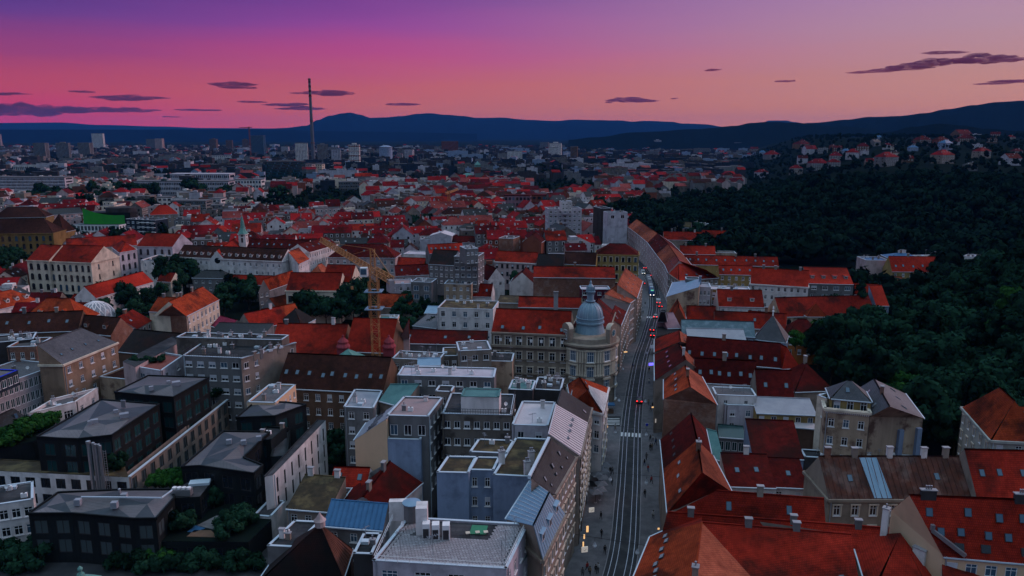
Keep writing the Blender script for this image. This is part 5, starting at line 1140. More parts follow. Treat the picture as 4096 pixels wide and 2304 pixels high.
for k in range(4):
    mb = MB(); a, b = Lc['a'], Lc['b']; mb.bar(a + (b - a) * .45 + Vector((0, -.5, -1.9 - 3.2 * k)), b + Vector((0, -.5, -1.9 - 3.2 * k)), 1.0, 'frame_white', .3); mb.build('balcony', th)
BB('E', (1080, 108), (1280, 100), 12, 14, 'h7', 'w_beige', 'tile_bright', 'bright red hipped roof behind the black apartment house', f=win(5, 2))

# ------------------------------------------------------------------ centre middle ground
BB('F', (125, 1128), (655, 1132), 14.5, 20, 'g7', 'w_brown', 'tile_red', 'very wide plain red roof in front of the dark trees', ch=2)
BB('F', (685, 1088), (1012, 1100), 17, 16, 'g7.5', 'w_brown', 'tile_red', 'tall red roof flanked by two small onion topped pavilions')
POLY('pink brick stepped gable closing the tall red roof', dict(a=('F', 1075, 1010, 17), b=('F', 1148, 1000, 17), c=('F', 1150, 985, 17), d=('F', 1078, 995, 17), r=('F', 1145, 866, 25), s=('F', 1148, 856, 25)), 'abcd', ['bcsr', 'dars'], 'w_pink', 'tile_red', gables=['abr', 'cds'], name='gable_wall')
for x, l in ((675, 'small red onion topped pavilion turret near the copper roof'), (1005, 'small red onion topped pavilion turret near the stepped gable')):
    p = T('F', x, 1110, 17); th = thing('pavilion_turret', l, 'turret', (p.x, p.y, 0))
    mb = MB(); mb.box((0, 0, 9.5), (3.0, 2.4, 19), 'w_pinkred'); mb.build('shaft', th)
    mb = MB(); mb.lathe((0, 0, 19), [(1.9, 0), (1.9, .3), (1.4, 1.0), (1.5, 1.6), (.8, 2.3), (.3, 2.8), (.35, 3.1), (.05, 3.5)], 'w_pinkred', 12); mb.build('onion_cap', th)
    mb = MB(); mb.lathe((0, -.1, 16.6), [(2.9, 0), (2.9, .3)], 'flashing', 12, math.pi, 2 * math.pi); mb.build('arched_hood', th)
BB('F', (590, 1168), (772, 1172), 18, 7, 'h2.5', 'w_stone', 'copper', 'green copper hipped roof below the crane', gut=False)
BB('F', (1350, 783), (1752, 795), 14.5, 14, 'f.25', 'w_white', 'moss_roof', 'white apartment block with a brown mossy roof and wall units', f=dict(c=5, r=3, w=1.5, h=2.0, fh=3.9, top=.8, st='w', sh=.1), clutter=4, name='apartment_block', cat='building')
BB('F', (1320, 975), (1490, 985), 6, 8, 'f.3', 'brick_wall', 'bitumen', 'low brick court building below the white apartment block', clutter=2)
BB('F', (1050, 1030), (1700, 1045), 14.5, 6, 's2.6', 'w_grey', 'tile_dark', 'narrow long dark red roof behind the grey terraces', sk=3)
BB('F', (258, 652), (640, 654), 14, 15, 'g6', 'w_cream', 'tile_red', 'cream villa with a red roof and pointed white gable', f=dict(c=7, r=2, w=1.5, h=2.6, fh=5, top=2.2, st='w', fr='frame_dark', gl='glass'), name='villa', corn='w_cream')
BB('F', (520, 585), (728, 592), 16, 12, 'g6', 'w_cream', 'tile_red', 'rear wing of the cream villa with a tall white gable', name='villa')
BB('F', (380, 580), (540, 585), 14.5, 14, 'h6', 'w_cream', 'tile_salmon', 'salmon hipped part of the cream villa roof', name='villa')
BB('F', (350, 463), (426, 427), 15.5, (290, 362), 'g3.5', 'w_white', 'tile_orange', 'white convent end house with a blank side wall', f=win(6, 4, .9, 1.6, 3.6, 1.0))
BB('F', (428, 377), (630, 320), 16, 13, 'g4', 'w_white', 'tile_dark', 'long white palace front with three rows of windows', f=win(13, 4, 1.1, 2.0, 4.0, 1.0), corn='w_white', name='palace', cat='building', sk=5)
BB('F', (-30, 352), (405, 362), 16, 12, 'g4.5', 'w_white', 'tile_dark', 'dark red palace roof with slim skylights behind the convent', sk=8, name='palace', cat='building')
BB('F', (560, 412), (1045, 417), 13, 15, 'h6', 'w_pink', 'tile_dark', 'wide pink school with a dark red hipped roof', f=win(10, 2, 1.5, 2.0, 4.2, 1.4), name='school', cat='building', sk=3)
BB('F', (1470, 412), (1640, 414), 25, (1688, 384), 'f.3', 'w_grey', 'gravel', 'tall grey concrete apartment block with balconies', f=win(4, 7, 1.6, 1.4, 3.1, .9), s=win(3, 7, 1.2, 1.3, 3.1), clutter=4, name='apartment_block', cat='building')
BB('F', (1558, 360), (1645, 355), 30, 9, 'f.3', 'w_grey', 'gravel', 'stepped grey upper storeys of the tall concrete block', f=win(3, 2, 1.0, 1.2), base=24, name='penthouse', cat='hut', clutter=4)
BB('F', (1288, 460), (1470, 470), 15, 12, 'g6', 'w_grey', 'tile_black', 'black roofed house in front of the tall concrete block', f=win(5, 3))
BB('F', (1292, 385), (1545, 372), 16, 9, 'g4', 'w_grey', 'tile_bright', 'vivid red roof with a row of roof windows', sk=7)
BB('F', (1297, 258), (1452, 260), 14, 13, 'G2', 'w_lilac', 'metal_pale', 'plain lilac hall with a shallow pale roof', name='hall')
BB('F', (1225, 288), (1298, 290), 11, 10, 'f.3', 'w_lilac', 'gravel', 'low lilac annex of the plain hall', name='hall')
BB('F', (1455, 305), (1620, 308), 10, 9, 'g3.5', 'w_lilac', 'tile_dark', 'white house with a dark red roof behind the plain hall', f=win(6, 2))
BB('F', (1103, 392), (1275, 398), 8.5, 12, 'f.3', 'w_white', 'lilac_deck', 'low pale flat roof beside the dark school roof', name='hall')
BB('F', (1010, 612), (1165, 608), 13.5, 10, 'f.3', 'w_lilac', 'terrace_pink', 'lilac courtyard block with a pinkish deck', f=win(3, 3, 1.3, 1.6), clutter=2, name='apartment_block', cat='building')
BB('F', (1160, 595), (1308, 600), 15.5, 9, 'f.3', 'w_grey', 'gravel', 'grey stairwell block with tall blue windows', f=dict(c=2, r=3, w=2.2, h=2.2, fh=3.6, top=1.2, st='b', gl='glass_blue'), clutter=3, name='apartment_block', cat='building')
BB('F', (1398, 610), (1594, 614), 14, 9, 'f.3', 'w_patchy', 'gravel', 'patched brick block with pale boarded windows', f=win(4, 3, 1.1, 1.4, 3.4, 1.0, gl='glass_pale'), clutter=4, name='apartment_block', cat='building')
BB('F', (1590, 692), (1738, 697), 8.5, 9, 'g4.5', 'w_white', 'tile_red', 'small red roof with two skylights below the white gables', sk=2)
BB('F', (1715, 580), (1835, 570), 13, 12, 'G5', 'w_white', 'tile_dark', 'steep white gable house with a dark red roof', f=win(2, 1))
BB('F', (1870, 600), (2050, 605), 11, 14, 'G5', 'w_white', 'tile_dark', 'white gabled courtyard house with a dark roof by the brick wall')
BB('F', (1048, 548), (1292, 538), 12.5, 10, 'g4', 'w_pink', 'tile_dark', 'dull purple red roof over a pink courtyard range', f=win(6, 2), sk=2)
BB('F', (1048, 470), (1252, 477), 8.5, 9, 'g3.5', 'w_yellow', 'tile_red', 'small yellow house with a low pediment', f=win(4, 1))
BB('F', (910, 880), (1052, 880), 7, 9, 'f.6', 'w_cream', 'metal_green', 'round fronted cream pavilion with teal boxes on its roof', clutter=3)
BB('F', (190, 897), (372, 907), 7.5, 11, 'h5', 'w_white', 'tile_black', 'low white house with a black hipped roof beside the trees', f=win(4, 1, 1.2, 1.8))
BB('F', (40, 870), (130, 900), 8, 14, 'G5', 'w_beige', 'tile_orange', 'crooked orange roof in the row of sheds', ch=1)
BB('F', (-95, 900), (20, 935), 8, 15, 'G5', 'w_beige', 'tile_red', 'patched dark and orange gabled roof in the row of sheds', ch=1)
BB('F', (90, 770), (200, 790), 7, 12, 'G4', 'w_grey', 'tile_orange', 'small orange gabled house behind the row of sheds')
BB('F', (62, 662), (140, 648), 8.5, (345, 578), 'G5', 'w_grey', 'tile_orange', 'grey fronted house with a long orange roof', f=win(2, 2))
BB('F', (905, 772), (1165, 776), 6, 11, 'g4.5', 'w_beige', 'tile_orange', 'low orange roof half hidden by trees near the crane')
BB('F', (1172, 905), (1346, 926), 6, 11, 's2', 'w_grey', 'slate_grey', 'grey sheet roofed workshop beside the white apartment block')
BB('F', (1255, 815), (1346, 818), 7, 6, 's1.5', 'w_grey', 'metal_blue', 'light blue workshop roof beside the white apartment block')
def z_at(t, x, y, Y):                            # height seen by that crop reading at northing Y
    k = 1.8018 if t in 'ABCDEFGH' else 2.3418; o = TOFF[t]
    d = ray((o[0] + x / k) / 4, (o[1] + y / k) / 4); return CAM_H + d.z / d.y * Y
# ------------------------------------------------------------------ domed corner building
def domed_building():
    th, Lc, ro = BB('G', (-62, 946), (500, 970), 20.2, 15, 'g5', 'w_stone', 'tile_red', 'grand stone corner building with a red roof and blue grey dome', f=dict(c=7, r=4, w=1.6, h=2.7, fh=4.5, top=1.2, st='t', gl='glass'), name='domed_building', cat='building', sk=4, skt=.2)
    a, b = Lc['a'], Lc['b']; u = (b - a).normalized(); n = Vector((u.y, -u.x, 0)); rz = math.atan2(u.y, u.x)
    for z, w_, h_ in ((19.9, .7, .5), (16.2, 1.0, .6), (12.2, .35, .3), (8.0, .5, .4)):
        mb = MB(); mb.box((a + b) / 2 + n * w_ / 2 + Vector((0, 0, z - (a.z + b.z) / 2)), ((b - a).length, w_, h_), 'w_stone', rz); mb.build('string_course', th)
    for k in range(7):                            # air conditioners along the attic
        p = a + u * ((b - a).length * (k + .92) / 7.6) + n * .25; mb = MB(); mb.box((p.x, p.y, 17.9), (.7, .45, .8), 'frame_white', rz); mb.build('air_conditioner', th)
    c0 = T('G', 640, 1008, 17.5) - th.location; c0 = Vector((c0.x, c0.y, 0)); r = 8.0
    mb = MB(); mb.lathe(c0, [(r, 0), (r, 17.0), (r + .3, 17.05), (r + .9, 17.5), (r + .9, 18.0), (r - .6, 18.1), (r - .8, 19.4), (r - 2.2, 19.6)], 'w_stone', 40); mb.build('corner_rotunda', th)
    for z in (4.6, 8.4, 12.6):
        mb = MB(); mb.lathe(c0 + Vector((0, 0, z)), [(r, 0), (r + .45, .05), (r + .45, .4), (r, .45)], 'w_stone', 40); mb.build('string_course', th)
    for deg, big in ((-128, 1), (-92, 1), (-56, 1), (-20, 0)):   # window bays of the rotunda
        A = R(deg); d = Vector((math.cos(A), math.sin(A), 0)); rz2 = A + math.pi / 2
        for z, h_, st in ((14.7, 3.0, 'w'), (10.2, 3.4, 'a'), (6.4, 2.6, 'w'), (2.4, 3.4, 'a')):
            fm, _ = window_mesh(1.9, h_, st, 'frame_white', 'glass_blue', 'w_stone', False)
            p = c0 + d * (r + .16); link('window', fm, th, (p.x, p.y, z), rz2)
            mb = MB(); mb.box(p + d * .1 + Vector((0, 0, z + h_ / 2 + .35)), (2.7, .5, .4), 'w_cream', rz2); mb.box(p + d * .1 + Vector((0, 0, z - h_ / 2 - .25)), (2.5, .5, .3), 'w_cream', rz2); mb.build('window_hood', th)
        for s in (-1, 1):
            for o in (.17, .27):
                B_ = A + s * o; p = c0 + Vector((math.cos(B_), math.sin(B_), 0)) * (r + .1); mb = MB(); mb.lathe((p.x, p.y, 9.0), [(.42, 0), (.42, .3), (.33, .5), (.28, 7.0), (.42, 7.2), (.42, 7.6)], 'w_cream', 10); mb.build('column', th)
    # attic aediculae, one with the clock
    for deg, clock in ((-150, False), (-38, True)):
        A = R(deg); d = Vector((math.cos(A), math.sin(A), 0)); rz2 = A + math.pi / 2; p = c0 + d * (r - .6)
        mb = MB(); mb.box(p + Vector((0, 0, 20.0)), (3.6, 1.4, 4.2), 'w_stone', rz2)
        t_ = Vector((-d.y, d.x, 0)); ring = [p + d * .75 + t_ * 1.8 * math.cos(x) + Vector((0, 0, 22.1 + 1.5 * math.sin(x))) for x in [i * math.pi / 10 for i in range(11)]]; back = [q - d * 1.5 for q in ring]
        mb.face(ring, 'w_stone', None); mb.face(back[::-1], 'w_stone', None)
        for i in range(10): mb.face((ring[i], back[i], back[i + 1], ring[i + 1]), 'w_cream', None)
        mb.build('attic_gable', th)
        q0 = p + d * .8 + Vector((0, 0, 21.0))
        if clock:
            for rr, m_, k, nm in ((1.15, 'w_cream', 0, 'clock_rim'), (.95, 'clock_face', .05, 'clock_face')):
                mb = MB(); mb.face([q0 + d * k + t_ * rr * math.cos(x) + Vector((0, 0, rr * math.sin(x))) for x in [i * math.pi / 10 for i in range(20)]], m_, None); mb.build(nm, th)
            mb = MB(); mb.bar(q0 + d * .1, q0 + d * .1 + Vector((0, 0, .7)), .08, 'frame_white'); mb.build('clock_hand', th)
            mb = MB(); mb.bar(q0 + d * .1, q0 + d * .1 + t_ * .45 - Vector((0, 0, .2)), .08, 'frame_white'); mb.build('clock_hand', th)
            for i in range(12):
                x = i * math.pi / 6; mb = MB(); mb.box(q0 + d * .07 + t_ * .78 * math.cos(x) + Vector((0, 0, .78 * math.sin(x))), (.1, .04, .16), 'frame_white', rz2); mb.build('hour_mark', th)
        else:
            fm, _ = window_mesh(1.5, 2.6, 'w', 'frame_white', 'glass', 'w_stone', False); link('window', fm, th, (q0.x, q0.y, 20.4), rz2)
    # dome
    cd = c0 + Vector((.4, 1.6, -1.2)); DS = 'dome_metal'
    mb = MB(); mb.lathe(cd, [(4.9, 18.6), (4.6, 19.8), (3.9, 22.6), (3.75, 23.6)], DS, 32); mb.smooth = True; mb.build('drum_skirt', th)
    mb = MB(); mb.lathe(cd, [(3.8, 23.5), (4.15, 23.6), (4.15, 24.0), (3.9, 24.1), (3.9, 24.9), (4.05, 25.0), (4.05, 25.2), (3.6, 25.3)], DS, 32); mb.build('dome_cornice', th)
    mb = MB(); mb.lathe(cd, [(3.75 * math.cos(x) ** .8 if x < 1.4 else .9, 25.2 + 4.4 * math.sin(x)) for x in [i * .1 for i in range(15)]], DS, 40); mb.smooth = True; mb.build('dome', th)
    for i in range(16):
        mb = MB(); A = i * math.pi / 8 + .1; pr = None
        for x in [j * .17 for j in range(9)]:
            p = cd + Vector((math.cos(A) * 3.8 * math.cos(x) ** .8, math.sin(A) * 3.8 * math.cos(x) ** .8, 25.2 + 4.45 * math.sin(x)))
            if pr is not None: mb.bar(pr, p, .12, 'dome_rib')
            pr = p
        mb.build('dome_rib', th)
    cd = cd - Vector((0, 0, .55))
    mb = MB(); mb.lathe(cd, [(1.35, 30.3), (1.45, 30.6), (1.0, 30.7), (.95, 33.0), (1.35, 33.1), (1.4, 33.4), (1.05, 33.5), (1.1, 34.0), (.9, 34.8), (.5, 35.3), (.3, 35.6), (.35, 36.0), (.1, 36.5), (.04, 37.4)], DS, 16); mb.smooth = True; mb.build('lantern', th)
    for i in range(8):
        A = i * math.pi / 4; p = cd + Vector((math.cos(A) * 1.15, math.sin(A) * 1.15, 0)); mb = MB(); mb.bar((p.x, p.y, 30.6), (p.x, p.y, 33.1), .18, DS); mb.build('lantern_column', th)
    # second front along the street
    s0 = c0 + th.location; i0 = at_y(s0.y + 4); i1 = at_y(s0.y + 26); A_, B_ = side(i0, -8.3), side(i1, -8.3)
    BB('', None, None, 19, 11, 'g4.5', 'w_stone', 'tile_dark', 'stone street front continuing behind the domed corner', world=((A_.x, A_.y), (B_.x, B_.y)), f=dict(c=6, r=4, w=1.4, h=2.4, fh=4.3, top=1.2, st='t'), corn='w_stone', name='street_house')
surf('dome_metal', (0.20, 0.31, 0.40), (0.13, 0.21, 0.29), scale=.7, rough=.5, spec=.5, streak=True); surf('dome_rib', (0.34, 0.45, 0.54), None, rough=.5)
surf('clock_face', (0.02, 0.12, 0.17), None, rough=.4)
domed_building()
# ------------------------------------------------------------------ the left street row further on
def slope_house(label, e0, e1, r1, r0, ze, zr, wallm, roofm, **k):
    return POLY(label, dict(a=('G', *e0, ze), b=('G', *e1, ze), c=('G', *r1, zr), d=('G', *r0, zr)), 'abcd', ['abcd'], wallm, roofm, wins={'ab': win(6, 4, 1.1, 1.9, 3.8, 1.2)}, **k)
slope_house('street house with a salmon tiled slope and white roof hatches', (985, 705), (1027, 582), (905, 490), (845, 612), 17, 23, 'w_beige', 'tile_salmon', sk=[('abcd', 5, .35, .6, .6, 'glass_pale'), ('abcd', 4, .6, .6, .6, 'glass_pale')])
slope_house('street house with a pinkish slope beside the salmon one', (935, 740), (985, 705), (843, 612), (755, 680), 16.5, 21.5, 'w_beige', 'tile_salmon', sk=[('abcd', 4, .4, .6, .6, 'glass_pale')])
slope_house('street house with a grey green slate slope and two hatches', (895, 835), (935, 745), (745, 690), (700, 780), 16, 20.5, 'w_beige', 'slate_dark', sk=[('abcd', 3, .45, .6, .7, 'glass_pale')])
slope_house('street house with a red brown slope near the dome', (870, 900), (912, 800), (830, 760), (790, 850), 16, 19.5, 'w_stone', 'tile_dark', sk=[('abcd', 2, .5)])
BB('G', (240, 556), (832, 562), 17, 12, 'g3.6', 'brick_wall', 'tile_red', 'bare brick firewall under a long red roof', sk=0, ch=1, name='apartment_block', cat='building')
BB('G', (585, 650), (795, 650), 15.5, 7, 'f.3', 'w_plum', 'lilac_deck', 'plum coloured box dormer with white windows and pale roof', f=win(4, 2, 1.5, 1.3, 2.8, .7), name='apartment_block', cat='building') if wall('w_plum', (0.13, 0.03, 0.05)) else 0
BB('G', (-20, 740), (590, 755), 14, 8, 's1', 'w_stone', 'moss_roof', 'flat mossy roof with one tall square chimney behind the dome', clutter=3)
th = thing('square_chimney', 'tall square grey chimney behind the domed building', 'chimney', (*T('G', 402, 800, 14).xy, 14)); mb = MB(); mb.box((0, 0, 3.4), (1.5, 1.2, 6.8), 'concrete'); mb.build('shaft', th); mb = MB(); mb.box((0, 0, 6.95), (1.8, 1.5, .35), 'w_grey'); mb.build('cap', th)
BB('G', (130, 770), (585, 778), 13.5, 8, 'g3', 'w_stone', 'tile_red', 'red ridge roof showing between the dome and the brick firewall')
BB('G', (-40, 442), (260, 456), 14, 10, 'g4.5', 'w_pink', 'tile_red', 'pink white house with a row of dark windows', f=win(8, 3, 1.2, 2.0, 3.9, 1.1, fr='frame_dark'), corn='w_white')
BB('G', (262, 474), (455, 480), 13.5, 11, 'g5', 'w_dark', 'tile_black', 'black roofed house between the pink and the ochre house')
BB('G', (455, 460), (690, 468), 14, 11, 'g5', 'w_yellow', 'tile_brown', 'ochre house with a brown roof beside the ochre corner palace', f=win(6, 3, 1.2, 2.0))
BB('G', (690, 390), (1000, 397), 17.5, 13, 'h4.5', 'w_yellow', 'tile_dark', 'ochre corner palace with a dark red roof on the tram street', f=dict(c=7, r=4, w=1.3, h=2.3, fh=4.3, top=1.3, st='t', fr='frame_dark'), s=dict(c=5, r=4, w=1.2, h=2.2, fh=4.3, top=1.3, st='t', fr='frame_dark'), corn='w_yellow', name='palace', cat='building')
BB('G', (355, 405), (610, 405), 12, 8, 'f.3', 'w_pink', 'lilac_deck', 'low pale pink block at the foot of the tower block')
BB('G', (165, 300), (298, 305), 16, 11, 'G4', 'w_brickred', 'tile_dark', 'red brick gabled house near the tower block')
BB('G', (-10, 280), (95, 285), 16, 12, 'f.4', 'brick_wall', 'gravel', 'brick house with a grey flat roof near the tower block', clutter=4)
BB('G', (730, 330), (862, 335), 11, 7, 'f.3', 'w_white', 'metal_pale', 'white box house with a pale metal roof behind the ochre palace')
th, Lc, ro = BB('G', (350, 70), (590, 67), 27, 13, 'f.5', 'w_lilac', 'gravel', 'grey lilac tower block with balconies before the sea of red roofs', f=dict(c=7, r=9, w=1.5, h=1.4, fh=2.95, top=1.0, st='w', sh=.35), s=win(4, 8, 1.1, 1.3, 2.95), clutter=5, name='tower_block', cat='building')
a, b = Lc['a'], Lc['b']; rzp = math.atan2((b - a).y, (b - a).x)
for k in range(8):
    mb = MB(); p = a + (b - a) * .5; mb.box((p.x, p.y - .6, 24.0 - 2.95 * k), (4.2, 1.2, 1.0), 'w_lilac', rzp); mb.build('balcony', th)
BB('G', (445, 15), (520, 14), 33, 7, 'f.4', 'w_white', 'gravel', 'white machine house on top of the tower block', f=win(3, 2, 1.0, 1.1, 2.6), base=27, name='penthouse', cat='hut', clutter=3)
BB('G', (777, 97), (920, 94), 27, 9, 'f.5', 'w_lilac', 'bitumen', 'blank pale tower with one balcony opening at its top', f=win(2, 1, 2.4, 2.2, 3, 1.2, 'b', gl='glass'), clutter=2, name='tower_block', cat='building')
BB('G', (730, 66), (800, 64), 28, 14, 'f.5', 'w_dark', 'bitumen', 'dark grey stair tower beside the blank pale tower', clutter=1, name='tower_block', cat='building')
# ------------------------------------------------------------------ the right street row further on
ev = [(922, 192), (985, 238), (1065, 305), (1128, 390), (1190, 468), (1214, 522)]; rg = [(985, 138), (1052, 185), (1135, 240), (1212, 320), (1268, 400), (1290, 440)]
rl = [('tile_salmon', 'pinkish street roof at the far bend of the tram street'), ('tile_salmon', 'pale pink street roof sprinkled with white hatches'), ('tile_dark', 'dull red street roof before the bend'), ('tile_salmon', 'pink street roof with slim hatches along the bend'), ('tile_pink2', 'mauve street roof where the street straightens')]
tile('tile_pink2', (0.40, 0.095, 0.085), (0.30, 0.06, 0.06), amt=.3)
for k in range(5):
    POLY(rl[k][1], dict(a=('G', *ev[k], 15), b=('G', *ev[k + 1], 15), c=('G', *rg[k + 1], 20), d=('G', *rg[k], 20), x=T('G', *rg[k], 20) + Vector((9, 3, -6)), y=T('G', *rg[k + 1], 20) + Vector((9, 3, -6))), 'abyx', ['abcd', 'yxdc'], 'w_pink', rl[k][0], gables=['bycb'[:3], 'xad'], wins={'ab': win(6, 4, 1.1, 1.8, 3.5)}, sk=[('abcd', 5, .5, .6, .7, 'glass_pale')], name='street_house')
POLY('curved corner house with a broad red roof', dict(a=('G', 1212, 525, 14.5), b=('G', 1290, 580, 14.5), c=('G', 1575, 560, 14.5), d=('G', 1400, 470, 14.5), r=('G', 1288, 440, 19.5), s=('G', 1490, 508, 18.5)), 'abcd', ['abr', 'bcsr', 'dars'[:4], 'cds'], 'w_beige', 'tile_bright', wins={'ab': win(4, 3), 'bc': win(9, 3)}, corn='w_beige', sk=[('bcsr', 3, .3)])
POLY('brick sided street house with a blue white metal roof', dict(a=('G', 1205, 697, 15), b=('G', 1434, 628, 19.5), c=('G', 1445, 572, 19.5), d=('G', 1248, 592, 15)), 'abcd', ['dabc'], 'w_patchy', 'metal_blue', ch=[('b', 'c', 1, 1.0, 1.0, 2.0, 'w_blue', 0)])
BB('G', (1340, 575), (1440, 578), 18.5, 5, 'f.3', 'w_grey', 'glass_green', 'glazed dark green roof lantern beside the metal roof', name='roof_lantern', cat='hut')
BB('G', (1435, 632), (1520, 635), 17, 9, 'f.3', 'w_lilac', 'metal_grey', 'lilac rear tower with paired small windows', f=win(3, 4, .9, 1.7, 3.6, 1.2), name='apartment_block', cat='building')
BB('G', (1520, 648), (1806, 658), 14, 8, 'f.3', 'w_ochre', 'lilac_deck', 'mustard house with a pale flat roof full of chimneys', f=win(6, 3, 1.2, 1.8), clutter=6, name='apartment_block', cat='building')
BB('G', (1575, 765), (1905, 772), 11, 11, 'g5.5', 'w_white', 'tile_red', 'white gabled house with a red roof and box dormer', dm=2, dmf=True, ch=1, f=win(5, 2))
BB('G', (1225, 875), (1345, 880), 13, 14, 'G5', 'w_brickred', 'tile_orange', 'gabled orange roof by the street corner turret')
BB('G', (1345, 872), (1560, 880), 11.5, 9, 'g4.5', 'w_beige', 'tile_red', 'red roof behind the gabled orange roof')
BB('G', (1545, 912), (2060, 935), 10.5, 9, 'g4.5', 'w_beige', 'tile_red', 'long red roof with a pale ridge beyond the blue metal roofs', sk=1)
BB('G', (1362, 1048), (1790, 1058), 14, 8, 's3.2', 'w_blue', 'metal_grey', 'grey metal roof carrying a pale panel array', ch=0)
BB('G', (1310, 965), (1840, 985), 15, 9, 'g3.5', 'w_grey', 'metal_teal', 'patched teal metal roof over a long house', f=win(8, 2)) if surf('metal_teal', (0.12, 0.18, 0.21), (0.085, 0.13, 0.16), scale=.6, stain=(.25, .32, .38), stain_scale=.5, stain_amt=.5) else 0
BB('G', (1790, 1058), (1905, 1060), 13, 8, 'f.3', 'w_blue', 'metal_blue2', 'dark blue flat roof with an arched dormer', clutter=1)
th, Lc, ro = BB('G', (1830, 1000), (2060, 1025), 14, 9, 'p7', 'w_blue', 'slate_grey', 'pointed grey slate pavilion roof with a white finial')
mb = MB(); mb.lathe(Lc['r'] + Vector((0, 0, -.2)), [(.22, 0), (.22, 1.2), (.4, 1.4), (.15, 1.9), (.3, 2.3), (.05, 3.2)], 'frame_white', 8); mb.build('finial', th)
BB('G', (1330, 1152), (2020, 1208), 13.5, 10, 'g5.5', 'w_beige', 'tile_dark', 'long deep red roof with scattered roof windows', sk=8, skt=.35, ch=1)
BB('G', (1400, 1310), (1855, 1335), 13.5, 9, 'g5', 'w_white', 'tile_dark', 'deep red roof with four pairs of blue roof windows', sk=6, skt=.4, ch=1)
BB('H', (55, 1208), (240, 1212), 13, 10, 'g5', 'w_beige', 'tile_dark', 'deep red roof meeting a hipped end by the dark trees', sk=2)
BB('H', (235, 1214), (372, 1205), 13, 10, 'h5', 'w_beige', 'tile_bright', 'bright red hipped end near the dark trees')
BB('H', (60, 1440), (330, 1452), 13, 11, 'g6', 'w_beige', 'tile_dark', 'tall deep red roof with a white balcony behind the weathered mansion', sk=2)
BB('H', (330, 1380), (620, 1370), 12, 12, 'h5.5', 'w_beige', 'tile_dark', 'wine red hipped roof just behind the weathered mansion', ch=1)
POLY('dark red street roof with a column of blue skylights', dict(a=('G', 1120, 1300, 14.5), b=('G', 1117, 1110, 14.5), r=('G', 1288, 1035, 19.5), s=('G', 1338, 1152, 19.5), c=('G', 1395, 1150, 15.5), d=('G', 1440, 1225, 15.5)), 'badc', ['abrs', ('dcrs', 'tile_salmon')], 'w_beige', 'tile_dark', gables=['ads', 'bcr'], sk=[('abrs', 4, .5, 1.3, .8)], ch=[('r', 's', 1)])  # paler rear slope: same roof with the evening glow coloured in
POLY('small dark red street roof edged with pale metal', dict(a=('G', 1118, 1095, 15), b=('G', 1118, 1000, 15), r=('G', 1290, 942, 19.5), s=('G', 1300, 1020, 19.5), c=('G', 1345, 970, 16), d=('G', 1365, 1035, 16)), 'badc', ['abrs', ('dcrs', 'tile_salmon')], 'w_beige', 'tile_red', gables=['ads', 'bcr'], sk=[('dcrs', 3, .5, .6, .7, 'glass_pale')])  # rear slope tone painted lighter for the low western glow
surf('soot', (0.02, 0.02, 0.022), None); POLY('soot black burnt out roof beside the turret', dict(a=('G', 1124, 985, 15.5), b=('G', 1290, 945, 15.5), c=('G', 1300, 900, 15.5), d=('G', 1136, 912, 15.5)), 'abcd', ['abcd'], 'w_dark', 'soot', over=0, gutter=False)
BB('G', (1205, 925), (1305, 922), 16, 8, 's3', 'w_mauve', 'metal_mauve', 'mauve mansard attic with ornate gables', f=win(3, 3)) if (wall('w_mauve', (0.30, 0.17, 0.21)) and surf('metal_mauve', (0.28, 0.17, 0.2), (0.2, 0.12, 0.15), scale=.8)) else 0
th, Lc, ro = POLY('street corner turret with a truncated slate hood and pale ribs', dict(a=('G', 1132, 880, 17), b=('G', 1205, 882, 17), c=('G', 1215, 845, 17), d=('G', 1145, 842, 17), w=('G', 1155, 812, 22), x=('G', 1192, 812, 22), y=('G', 1195, 800, 22), z=('G', 1160, 800, 22)), 'abcd', ['abxw', 'bcyx', 'cdzy', 'dawz', 'wxyz'], 'w_mauve', 'slate_dark', name='corner_turret', cat='turret', over=0)
for p, q in ('aw', 'bx', 'wx', 'ab', 'xy'):
    mb = MB(); mb.bar(Lc[p] + Vector((0, 0, .1)), Lc[q] + Vector((0, 0, .1)), .22, 'flashing'); mb.build('hood_rib', th)
BB('G', (1330, 462), (2010, 478), 11, 9, 'g4', 'w_yellow', 'tile_red', 'very long low red roof with a pale ridge line', sk=10, ch=3)
BB('G', (1300, 388), (1555, 392), 11, 9, 'g4', 'w_beige', 'tile_bright', 'bright red roof behind the long low one', ch=2)
BB('G', (1180, 285), (1460, 290), 11, 10, 'g4.5', 'w_beige', 'tile_red', 'red roof along the foot of the wooded hill', ch=3)
BB('G', (1455, 275), (1665, 280), 11, 10, 'g4.5', 'w_beige', 'tile_red', 'red roof at the corner of the wooded hill', ch=1)
BB('G', (1580, 535), (1830, 540), 11, 8, 'g3.5', 'w_yellow', 'tile_red', 'yellow house with a red roof and blue roof windows', sk=4, f=win(5, 2))
BB('G', (1240, 195), (1375, 200), 12, 8, 'g3.5', 'w_grey', 'moss_roof', 'grey house with a mossy roof below the hill')
BB('G', (1340, 165), (1480, 185), 11, 9, 'f.4', 'w_grey', 'gravel', 'grey flat roofed house below the hill', clutter=4)
BB('G', (1430, 222), (1565, 215), 10, 8, 'f.4', 'w_lilac', 'metal_blue', 'pale house with a light blue roof below the hill')
BB('G', (1555, 385), (1700, 388), 10, 7, 'f.4', 'w_patchy', 'gravel', 'ruined patchy wall house among the long red roofs')
BB('H', (10, 602), (428, 628), 13.5, 11, 'g6', 'w_white', 'tile_bright', 'white house with a big bright red roof near the wooded slope', f=win(9, 3, 1.1, 1.8, 3.6, .9), ch=3, corn='w_white')
